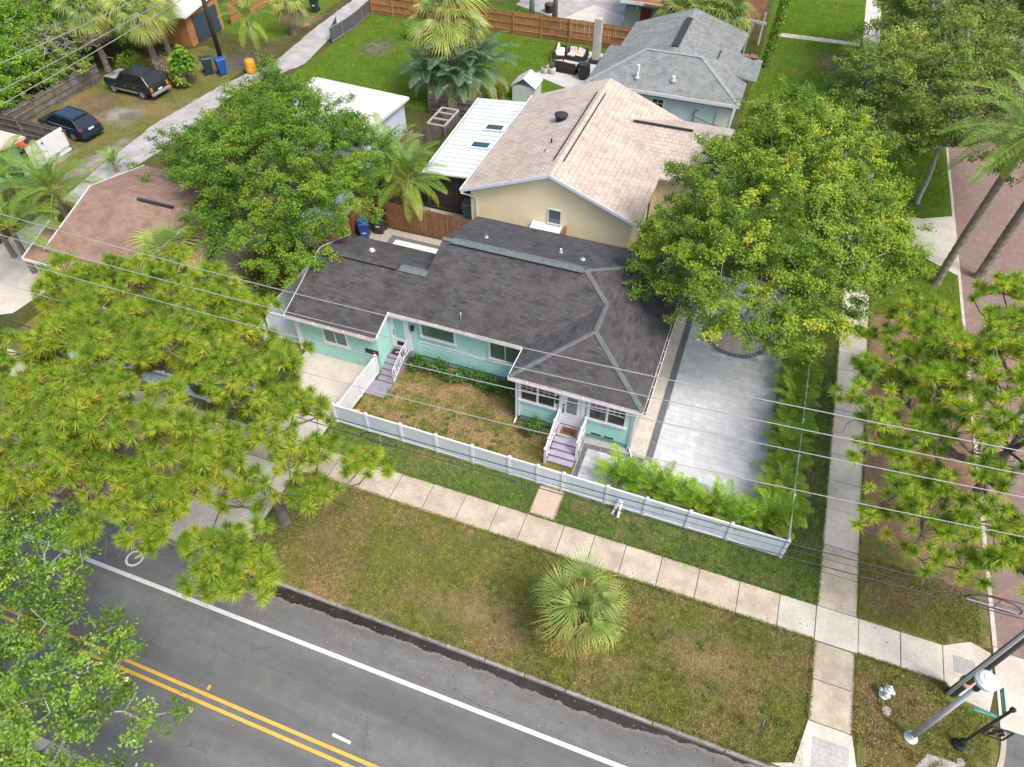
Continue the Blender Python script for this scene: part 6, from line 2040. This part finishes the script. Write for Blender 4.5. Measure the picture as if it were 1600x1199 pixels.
def palm(name, label, loc, top, rings, tr=.16, group=None, cat='palm tree', trunk_mat=PALMT, fruit=0, fruit_len=1.0, boots=False, wild=0.0):
    """rings: (meshes, count, pitch low, pitch high, scale, name); top: crown point relative to the base"""
    t = thing(name, label, cat, (0, 0, 0), group)
    tx, ty, tz = top
    n = max(4, int(tz / .22))
    pts, rad = [], []
    for k in range(n + 1):
        q = k / n
        pts.append((tx * q ** 1.5, ty * q ** 1.5, -.05 + (tz + .05) * q))
        rad.append(tr * (1.18 - .3 * q) * (1.0 + (.07 if k % 2 else -.04)) * (1.25 if k == 0 else 1))
    pts.append((tx, ty, tz + .25))
    rad.append(tr * .15)
    MB().tube(pts, rad, 10).build('trunk', trunk_mat, t)
    if boots:
        bm_ = MB()
        for k in range(60):
            q = rnd.uniform(.45, .98)
            a = k * 2.4
            c = Vector((tx * q ** 1.5, ty * q ** 1.5, tz * q))
            o_ = Vector((math.cos(a), math.sin(a), 0))
            bm_.beam(c + o_ * tr * .6, c + o_ * (tr + .16) + Vector((0, 0, .26)), .08, .03)
        bm_.build('leaf_base', L_DEAD, t)
    top = Vector(top)
    k = 0
    for meshes, cnt, p0, p1, sc, nm in rings:
        for i in range(cnt):
            az = k * 2.39996 + rnd.uniform(-.2 - wild, .2 + wild)
            pt = p0 + (p1 - p0) * (i + .5) / cnt + rnd.uniform(-.1 - wild * .6, .1 + wild * .6)
            o_ = Vector((math.cos(az), math.sin(az), 0)) * tr * .5
            frond(t, rnd.choice(meshes), top + o_ + Vector((0, 0, rnd.uniform(-.2, .05))), az, pt, sc * rnd.uniform(.85 - wild * .2, 1.12), rnd.uniform(-.2 - wild * 1.4, .2 + wild * 1.4), nm)
            k += 1
    if fruit:
        V, F, T = [], [], []
        rg = np.random.default_rng(k)
        for i in range(fruit):
            az = rg.uniform(0, 2 * PI)
            base = np.array([*top]) + (0, 0, -.1)
            d = unit(np.array([math.cos(az), math.sin(az), rg.uniform(-.1, .3)]))
            p = base
            for s in range(5):
                p = p + d * fruit_len / 5
                d = unit(d + np.array([0, 0, -.28]))
                for q in range(26):
                    w = rg.normal(0, .11, 3)
                    c = p + w
                    e_ = rg.normal(0, .05, 3)
                    o = len(V)
                    V += [c, c + e_ * 1.6 + (0, 0, -.07), c + (.035, .015, -.03)]
                    F.append((o, o + 1, o + 2))
                    T += [rg.random()] * 3
        obj('fruit_stalks', py_tint('fruit_stalks', V, F, T, L_SEED), t)
    t.location = loc
    return t


def areca(label, loc, s, n=15, group='palm hedge around the paver patio', yellow=.2, cat='palm'):
    t = thing('areca_palm', label, cat, (0, 0, 0), group)
    sm = MB()
    for k in range(5):
        a = k * 1.26 + rnd.random()
        sm.tube([(.12 * math.cos(a), .12 * math.sin(a), -.02), (.2 * math.cos(a), .2 * math.sin(a), .5 * s)], [.025, .018], 5)
    sm.build('stem', mat('areca_stem', (.30, .30, .08), (.22, .24, .06), 4, .6), t)
    for i in range(n):
        az = i * 2.39996 + rnd.uniform(-.3, .3)
        q = (i + .5) / n
        lift = .5 * max(0, -math.sin(az)) if 'front fence' in label else 0
        frond(t, rnd.choice(ARE_Y if rnd.random() < yellow else ARE), (.12 * math.cos(az), .12 * math.sin(az), .12 + .3 * (1 - q)), az, .30 - q * .75 + lift + rnd.uniform(-.1, .1), s * rnd.uniform(.75, 1.15) * (1 - .15 * q), rnd.uniform(-.3, .3))
    t.location = loc
    return t


# ---- the trees one can tell apart
broadleaf('oak_tree', 'large yellow green oak in the ring planter between mint house and side sidewalk', (1.65, 28.9, 0), (1.9, 29.0, 3.4),
          [(1.7, 28.9, 6.0, 4.2, 4.2, 3.6), (2.9, 35.2, 7.0, 3.0, 2.4, 2.3), (2.2, 38.2, 6.8, 3.0, 2.0, 1.9), (-1.4, 28.2, 5.0, 2.5, 2.9, 2.2), (4.9, 30.3, 5.4, 2.7, 3.4, 2.4), (1.4, 25.4, 4.9, 3.0, 2.4, 2.0), (2.3, 32.8, 6.6, 3.6, 3.0, 2.8), (4.0, 27.0, 5.0, 2.6, 2.5, 2.0), (-.9, 31.4, 6.0, 2.6, 2.6, 2.5), (5.8, 33.2, 5.0, 2.2, 2.3, 1.9), (7.3, 31.0, 4.4, 1.5, 1.7, 1.1), (.2, 26.6, 6.2, 2.4, 2.2, 2.2), (2.4, 25.4, 4.5, 2.7, 1.9, 1.7), (-.2, 25.2, 4.4, 1.8, 1.5, 1.4)],
          .75, 480, .48, .138, .072, L_OAK, BARK_L, bias=.02)
broadleaf('oak_tree', 'fresh green oak between the brown roof house and the garage', (-23.6, 26.6, 0), (-23.4, 26.9, 3.0),
          [(-22.8, 26.6, 5.8, 4.0, 3.9, 2.6), (-26.6, 27.4, 5.0, 2.9, 2.9, 2.2), (-19.9, 26.3, 4.6, 2.3, 2.5, 1.9), (-22.9, 23.4, 4.5, 3.0, 2.2, 1.8), (-24.6, 30.4, 5.8, 3.3, 3.0, 2.2), (-21.4, 29.6, 5.4, 2.6, 2.5, 2.2), (-20.2, 22.6, 3.8, 1.7, 1.8, 1.3), (-28.8, 30.6, 4.6, 2.0, 2.2, 1.6), (-27.8, 33.4, 5.2, 2.6, 2.2, 1.7), (-30.4, 28.2, 4.2, 1.6, 1.8, 1.2)],
          .78, 420, .48, .135, .07, L_OAKG, BARK)
broadleaf('olive_tree', 'large olive green tree overhanging the brick street at the top right', (10.6, 45.2, 0), (10.4, 45.4, 3.5),
          [(9.6, 45.6, 6.0, 4.2, 4.0, 2.8), (6.6, 43.8, 4.9, 2.4, 2.5, 1.9), (12.8, 43.6, 5.6, 2.6, 2.6, 2.0), (6.4, 47.6, 6.2, 2.9, 3.4, 2.2), (13.8, 47.5, 6.2, 3.2, 4.0, 2.6), (10.0, 50.5, 6.4, 3.6, 3.6, 2.6)],
          .78, 250, .56, .20, .085, L_DARK, BARK_L)
broadleaf('olive_tree', 'farther olive green tree cut by the top right corner of the picture', (11.2, 59.5, 0), (11.0, 59.3, 3.6),
          [(10.4, 58.5, 6.2, 4.6, 4.8, 3.0), (15.0, 58.0, 6.0, 3.4, 4.2, 2.6), (10.6, 66.0, 6.2, 4.6, 4.6, 3.0), (15.6, 66.5, 6.4, 4.0, 5.0, 3.0), (9.0, 54.0, 5.0, 3.0, 3.0, 2.2)],
          .95, 220, .66, .24, .105, L_DARK, BARK_L)
broadleaf('street_tree', 'glossy green tree with pale twigs leaning over the road at the lower left', (-17.2, -1.6, 0), (-16.8, -.9, 3.0),
          [(-17.0, .6, 5.0, 4.2, 2.6, 1.8), (-20.2, 4.0, 5.2, 2.6, 2.6, 1.6), (-15.0, 2.9, 4.6, 2.4, 1.7, 1.1), (-18.0, 5.2, 5.0, 1.8, 1.4, 1.0), (-12.9, 2.6, 4.6, 1.8, .9, .7), (-11.6, .1, 4.0, 2.2, 1.0, .9), (-22.5, 1.2, 5.6, 2.6, 3.4, 1.8), (-13.6, -.6, 4.3, 2.0, 1.2, 1.0), (-17.2, 3.0, 5.3, 1.8, 1.3, .9)],
          .60, 200, .38, .125, .068, L_GLOSS, BARK_L, jitter=.22)
pine('pine_tree', 'big spreading pine with yellow green tufts over the driveway at the left', (-14.05, 11.2, 0), (-14.9, 10.6, 4.6),
     [(-16.2, 10.6, 7.4, 4.4, 3.6, 2.2), (-20.3, 11.6, 7.0, 3.0, 3.2, 1.7), (-18.6, 14.4, 7.2, 3.4, 2.2, 1.7), (-12.7, 10.6, 6.5, 2.3, 2.2, 1.5), (-15.6, 13.8, 6.2, 1.7, 1.5, 1.1), (-13.4, 7.7, 6.0, 1.9, 1.5, 1.1), (-18.2, 7.7, 6.4, 2.8, 2.0, 1.4), (-10.3, 11.1, 5.5, 1.2, 1.5, .8), (-22.4, 9.0, 6.6, 2.2, 2.6, 1.5), (-10.9, 6.4, 6.4, 1.3, 1.2, .9), (-23.4, 14.4, 6.8, 2.2, 1.8, 1.3)],
     .97, 12)
pine('pine_tree', 'pine with yellow green tufts over the bare soil at the right edge', (11.0, 20.2, 0), (10.9, 20.0, 4.4),
     [(10.4, 21.0, 6.8, 2.9, 3.2, 1.9), (7.6, 20.6, 5.6, 1.9, 3.0, 1.4), (12.4, 24.4, 6.6, 2.6, 2.6, 1.5), (8.4, 24.8, 5.2, 1.9, 2.5, 1.3), (9.4, 16.6, 5.2, 2.1, 1.9, 1.2), (13.2, 19.0, 6.8, 2.3, 3.0, 1.5), (8.0, 16.2, 4.8, 1.3, 1.9, .9), (11.4, 27.4, 6.0, 1.6, 1.2, .9), (12.4, 15.4, 5.4, 1.7, 1.5, .9)],
     .93, 9, dead=110)

# ---- palms
rnd.seed(23)
palm('cabbage_palm', 'single cabbage palm with hanging fruit stalks on the verge beside the road', (-1.5, 10.75, 0), (.02, -.05, 2.5),
     [(SAB_UP, 6, 1.35, .6, .95, 'frond'), (SAB, 13, .95, .0, 1.03, 'frond'), (SAB_OLD, 8, -.15, -.8, 1.03, 'frond')], .17, fruit=20, fruit_len=1.6, boots=True, wild=.38)
palm('fan_palm', 'tall fan palm with drooping pale leaves above the palm clump on the back lawn', (-23.2, 48.6, 0), (.2, -.3, 6.2),
     [(FAN, 14, 1.1, .2, 1.5, 'frond'), (FAN_HANG, 34, -.1, -1.25, 1.7, 'frond'), (FAN_DEAD, 10, -1.0, -1.4, 1.5, 'dead_frond')], .24, fruit=14, fruit_len=1.4)
for lb, x_, y_, s_, n_ in (('tallest blue green palm stem of the clump on the back lawn', -22.3, 48.2, 1.15, 18), ('right blue green palm of the clump beside the lanai roof', -20.7, 48.4, 1.05, 16), ('left blue green palm of the clump under the fan palm', -24.0, 47.4, .85, 13), ('front blue green palm of the clump with yellowing fronds', -21.6, 46.6, .9, 14)):
    palm('clump_palm', lb, (x_, y_, 0), (0, 0, 2.1 * s_), [(BLU, n_ + 5, .55, -.5, 1.2 * s_, 'frond'), (BLU_Y, 8, -.4, -1.0, 1.05 * s_, 'frond')], .16, 'palm clump on the back lawn')
palm('queen_palm', 'feathery palm with brown hanging fronds beside the alley', (-39.5, 47.2, 0), (.1, -.2, 4.2), [(FEA, 11, 1.0, .0, 1.0, 'frond'), (FEA_OLD, 8, -.1, -1.1, 1.0, 'frond')], .15)
palm('young_palm', 'palm with dead hanging fronds beyond the feathery alley palm', (-41.2, 54.8, 0), (0, 0, 2.6), [(FAN, 8, 1.0, .1, 1.0, 'frond'), (FAN_DEAD, 9, -.6, -1.3, 1.2, 'dead_frond')], .2)
palm('fan_palm', 'fan palm with brown skirt behind the old black car', (-46.6, 43.6, 0), (.2, -.2, 5.2), [(FAN, 16, 1.1, -.3, 1.35, 'frond'), (FAN_HANG, 16, -.4, -1.2, 1.3, 'frond'), (FAN_DEAD, 14, -.9, -1.4, 1.3, 'dead_frond')], .22, 'fan palms at the top left')
palm('fan_palm', 'fan palm left of the black car with pale dead skirt', (-51.4, 43.0, 0), (.1, 0, 4.8), [(FAN, 14, 1.1, -.3, 1.3, 'frond'), (FAN_HANG, 10, -.4, -1.2, 1.2, 'frond'), (FAN_DEAD, 16, -.9, -1.4, 1.4, 'dead_frond')], .22, 'fan palms at the top left')
palm('fan_palm', 'fan palm in front of the small white metal roof', (-48.6, 47.2, 0), (0, 0, 4.4), [(FAN, 16, 1.1, -.3, 1.4, 'frond'), (FAN_HANG, 12, -.4, -1.2, 1.3, 'frond')], .22, 'fan palms at the top left')
palm('garden_palm', 'feathery palm behind the garage between the oak and the white lanai', (-18.6, 32.6, 0), (0, -.2, 2.8), [(FEA, 17, 1.1, -.2, 1.25, 'frond'), (FEA_OLD, 10, -.1, -1.0, 1.15, 'frond')], .15, fruit=4, fruit_len=.9)
palm('garden_palm', 'dark feathery palm against the front of the oak beside the brown fence', (-20.4, 33.6, 0), (0, -.2, 3.2), [(FEA, 17, 1.0, -.3, 1.25, 'frond'), (FEA_OLD, 6, -.1, -.8, 1.1, 'frond')], .15)
palm('feather_palm', 'bright feathery palm beside the corner of the brown roof', (-36.6, 23.8, 0), (.3, -.2, 3.4), [(FEA, 20, 1.1, -.5, 1.25, 'frond'), (FEA_OLD, 3, -.4, -.9, .9, 'frond')], .14, 'palms by the brown roof house')
palm('feather_palm', 'bright feathery palm in front of the teal building', (-40.2, 23.8, 0), (.2, 0, 3.0), [(FEA, 20, 1.1, -.5, 1.25, 'frond')], .14, 'palms by the brown roof house')
palm('feather_palm', 'feathery palm with leaning stem over the brown porch roof', (-36.4, 20.3, 0), (1.0, -.4, 3.6), [(FEA, 18, .9, -.5, 1.25, 'frond')], .13, 'palms by the brown roof house')
palm('feather_palm', 'feathery palm cut by the left edge below the teal building', (-38.6, 21.0, 0), (.2, 0, 3.4), [(FEA, 18, 1.0, -.5, 1.25, 'frond')], .13, 'palms by the brown roof house')
palm('dwarf_palm', 'small young palm in the grass beside the alley', (-39.6, 30.6, 0), (0, 0, .5), [(FEA, 13, 1.1, .0, .62, 'frond')], .12)
palm('fan_palm', 'blue green fan palm at the edge of the brown roof under the oak', (-26.4, 21.4, 0), (0, 0, 3.0), [(FAN, 16, 1.2, -.2, 1.25, 'frond')], .18, 'fan palms by the brown roof')
palm('cabbage_palm', 'cabbage palm with orange fruit stalks between the brown roof and the driveway', (-23.3, 19.8, 0), (0, 0, 2.4), [(FAN, 18, 1.1, -.5, 1.25, 'frond'), (FAN_HANG, 6, -.6, -1.2, 1.1, 'frond')], .18, 'fan palms by the brown roof', fruit=9, fruit_len=1.4)
palm('date_palm', 'tall leaning date palm with grey trunk beside the driveway apron', (11.45, 37.0, 0), (.4, -.2, 9.2), [(DATE, 26, .85, -.7, 1.0, 'frond'), (FEA_OLD, 8, -.6, -1.25, 1.1, 'frond')], .19, 'date palms on the side street')
palm('date_palm', 'second tall date palm standing nearer the right edge', (13.8, 38.6, 0), (.3, -.3, 9.6), [(DATE, 24, .8, -.8, 1.0, 'frond'), (FEA_OLD, 10, -.6, -1.25, 1.2, 'frond')], .22, 'date palms on the side street')
for lb, x_, y_ in (('fan palm shrub right of the dark red door', -8.3, 63.6), ('fan palm shrub in front of the sage green wall', -6.6, 63.9), ('fan palm shrub at the right end of the sage green wall', -5.0, 63.8)):
    palm('shrub_palm', lb, (x_, y_ - .6, 0), (0, 0, 3.0), [(FAN, 22, 1.2, -.6, 1.55, 'frond'), (FAN_HANG, 10, -.5, -1.2, 1.5, 'frond')], .2, 'fan palms before the sage house')

# ---- areca hedge
hs = [(-1.85, 17.35, 1.15), (-1.1, 17.2, 1.0), (-.2, 17.25, 1.15), (.55, 17.2, 1.05), (1.35, 17.15, .95), (2.1, 17.2, 1.05), (2.85, 17.15, 1.1), (3.55, 17.2, 1.0), (4.3, 17.3, 1.1)]
od = ['first', 'second', 'third', 'fourth', 'fifth', 'sixth', 'seventh', 'eighth', 'ninth', 'tenth', 'eleventh', 'twelfth', 'thirteenth']
for k, (x_, y_, s_) in enumerate(hs):
    areca('bushy palm %s from the front steps in the hedge behind the white front fence' % od[k], (x_, y_ + .3, .05), s_ * .88, 24)
for k in range(13):
    yy = 18.4 + k * 1.06 + rnd.uniform(-.1, .1)
    areca('bushy palm %s from the fence corner in the hedge beside the side sidewalk' % od[k], (4.72 + rnd.uniform(-.05, .05), yy, .03), rnd.uniform(.82, 1.0), 26, yellow=.3)

# ---- shrubs
for k, (x_, r_, h_) in enumerate(((-12.6, .62, .75), (-11.7, .7, .95), (-10.7, .65, .75), (-9.8, .72, .9), (-8.9, .7, .8), (-8.0, .62, .7))):
    bush('foundation_shrub', 'leafy shrub %s from the side steps below the long mint wall' % od[k], (x_, 20.95 + .04 * (k % 2), 0), r_, .42, h_, 900, .13, .07, L_SHRUB, 'shrubs along the mint wall')
bush('round_shrub', 'single upright shrub on bare soil left of the front steps', (-6.05, 19.05, 0), .45, .42, 1.35, 1100, .11, .06, L_SHRUB)
bush('lawn_shrub', 'round green shrub on the back lawn near the orange fence', (-30.6, 58.0, 0), 1.1, 1.1, 1.7, 1500, .18, .08, L_BRIGHT)
bush('alley_bush', 'bright big leaved shrub right of the old black car', (-43.6, 43.3, 0), .9, .9, 3.2, 1300, .32, .2, L_BRIGHT, cat='shrub')
bush('alley_bush', 'dark glossy low shrub at the rear of the old black car', (-43.7, 42.4, 0), .6, .6, 1.1, 350, .3, .2, L_DARK, cat='shrub')
bush('alley_bush', 'loose green shrub between the alley palm and the white shed', (-37.4, 45.8, 0), 1.2, 1.1, 2.2, 1400, .15, .08, L_OAKG, cat='shrub')
bush('yard_bush', 'green shrub beneath the white timber frame', (-19.8, 38.2, 0), .6, 1.8, 1.2, 1100, .16, .09, L_BRIGHT)
bush('yard_bush', 'yellow dry shrub beside the plastic storage shed', (-19.1, 49.0, 0), .8, .5, 1.3, 700, .16, .06, L_SEED)
bush('alley_bush', 'tangle of dry shrub between the fan palm and the black car', (-45.4, 43.2, 0), 1.3, .8, 2.2, 1200, .2, .05, L_DEAD, cat='shrub')
bush('alley_bush', 'green shrub under the fan palms left of the black car', (-49.4, 43.6, 0), 1.2, .9, 1.8, 1200, .2, .1, L_OAKG, cat='shrub')
bush('alley_bush', 'orange flowering shrub beside the garden palm behind the shed', (-22.2, 35.2, 0), .8, .8, 1.8, 900, .16, .08, L_BRIGHT, cat='shrub')
for lb, x_, y_, s_ in (('dark shrub against the end wall of the brown roof house', -23.9, 21.8, 1.2), ('dark shrub beneath the oak beside the brown roof house', -23.2, 24.0, 1.3), ('dark shrub between oak trunk and tall white fence', -22.2, 22.0, 1.0), ('dark shrub below the rendered wall under the oak', -22.6, 26.0, 1.0)):
    bush('understorey_shrub', lb, (x_, y_, 0), s_, s_, 1.9 * s_, 1300, .2, .09, L_DARK, 'shrubs under the left oak')
bush('garage_shrub', 'dark shrub at the back corner of the garage by the cedar fence', (-21.7, 25.0, 0), .8, .8, 1.5, 900, .15, .07, L_DARK, cat='shrub')
bush('hedge_bush', 'dark hedge at the top edge behind the north lawn', (2.4, 83.0, 0), 5.0, 1.6, 3.4, 4200, .3, .16, L_DARK)
bush('sapling_bush', 'green shrub at the patio edge of the sage green house', (-9.9, 63.8, 0), 1.2, .9, 2.6, 1300, .2, .1, L_BRIGHT)
tl = [('low green tree filling the gap left of the two palms', (-58.5, 41.5), 4.4, 3.2, L_BRIGHT), ('low dark tree at the left picture edge behind the thicket', (-59.5, 36.0), 4.0, 3.0, L_OAKG), ('rounded green tree between the fan palms behind the black car', (-53.2, 47.2), 4.4, 2.6, L_OAKG), ('small green tree at the left edge above the teal building', (-54.0, 31.4), 2.8, 1.9, L_BRIGHT), ('dense bright green tree in the top left corner', (-56.5, 46.0), 4.6, 3.0, L_OAKG), ('bright yellow green tree at the left edge above the cars', (-55.4, 38.0), 3.4, 2.6, L_BRIGHT), ('dark green tree behind the weathered left fence', (-53.6, 40.6), 3.6, 2.4, L_DARK), ('green tree behind the navy car', (-53.6, 34.6), 2.8, 2.0, L_OAKG), ('tall green tree at the top edge left of the white metal roof', (-55.0, 52.0), 5.0, 3.2, L_OAKG)]
for lb, (x_, y_), h_, r_, m_ in tl:
    broadleaf('thicket_tree', lb, (x_, y_, 0), (x_ + .1, y_, h_ * .35), [(x_, y_, h_ * .62, r_, r_, h_ * .42), (x_ + r_ * .6, y_ - r_ * .5, h_ * .45, r_ * .7, r_ * .7, h_ * .35), (x_ - r_ * .5, y_ + r_ * .6, h_ * .55, r_ * .7, r_ * .8, h_ * .38)], .8, 220, .55, .22, .105, m_, BARK, 'thicket trees at the left', tip_r=.014)
dv_ = thing('dead_vines', 'tangle of grey dead vines over the thicket behind the weathered fence', 'vines', (-52.2, 40.5, 0))
mb = MB()
for k in range(130):
    p = Vector((-52.3 + rnd.gauss(0, 1.1), 41.3 + rnd.gauss(0, 1.5), 3.3 + rnd.gauss(0, .6)))
    d = Vector((rnd.gauss(0, 1), rnd.gauss(0, 1), rnd.gauss(0, .5))).normalized()
    ps_ = [p]
    for s in range(4):
        p = p + d * .35
        d = (d + Vector((rnd.gauss(0, .5), rnd.gauss(0, .5), rnd.gauss(0, .5)))).normalized()
        ps_.append(p)
    mb.tube(ps_, .016, 4, False)
mb.build('stem', BARK_L, dv_)['kind'] = 'stuff'
tt = thing('vine_clad_tree', 'tall vine clad tree trunk beside the north path at the top edge', 'tree', (-.84, 62.5, 0))
T_, nm_ = lobe_targets([(-.4, 64, 10.5, 3.2, 3.2, 2.2), (1.6, 66, 10.0, 2.4, 2.4, 1.8)], 1.0)
nodes, par, r, ends = skeleton((-.84, 62.5, 0), (-.5, 62.9, 7.0), T_, tip_r=.025)
obj('trunk', limb_mesh('trunk', nodes, par, np.maximum(r, .02) * 1.7, BARK, 8), tt)
c_ = T_[rng.integers(0, len(T_), 6000)] + rng.normal(0, .45, (6000, 3))
obj('crown', leaf_cloud('crown', c_, np.tile([0, 0, 1.], (6000, 1)), .2, .09, rng.normal(.45, .2, 6000), L_OAKG), tt)
z_ = rng.uniform(.3, 7.5, 2600)
a_ = rng.uniform(0, 2 * PI, 2600)
V_ = np.stack([-.84 + .34 * z_ / 7 + .30 * np.cos(a_) * rng.uniform(.8, 1.5, 2600), 62.5 + .4 * z_ / 7 + .30 * np.sin(a_) * rng.uniform(.8, 1.5, 2600), z_], 1)
obj('ivy', leaf_cloud('ivy', V_, np.stack([np.cos(a_), np.sin(a_), np.full(2600, .3)], 1), .16, .11, rng.normal(.6, .2, 2600), L_BRIGHT), tt)
for lb, x_, y_ in (('bare pale trunk just beyond the orange fence', -22.7, 66.4), ('bare brown trunk right of the pale trunk beyond the orange fence', -20.4, 66.3)):
    t = thing('garden_tree', lb, 'tree', (x_, y_, 0), 'trunks beyond the orange fence')
    MB().tube([(x_, y_, -.1), (x_ + .05, y_, 2.5), (x_ + .1, y_ + .2, 6.5)], [.28, .2, .16], 9).build('trunk', BARK_L if 'pale' in lb.split()[1] else BARK, t, smooth=True)
    T_, nm_ = lobe_targets([(x_, y_ + .4, 7.6, 1.8, 1.8, 1.0)], 1.0)
    c_ = T_[rng.integers(0, len(T_), 1500)] + rng.normal(0, .4, (1500, 3))
    obj('crown', leaf_cloud('crown', c_, np.tile([0, 0, 1.], (1500, 1)), .2, .09, rng.normal(.45, .2, 1500), L_OAKG), t)
fp = thing('far_pot', 'dark pot on the lawn beyond the orange fence', 'pot', (-21.4, 67.8, 0))
MB().lathe([(.3, 0), (.45, .1), (.5, .7), (.45, .75)], 12, (-21.4, 67.8, 0)).build('pot', BLACK, fp)
MB().lathe([(.44, .74), (.3, .8), (.1, .85)], 10, (-21.4, 67.8, 0)).build('soil', SOIL, fp)
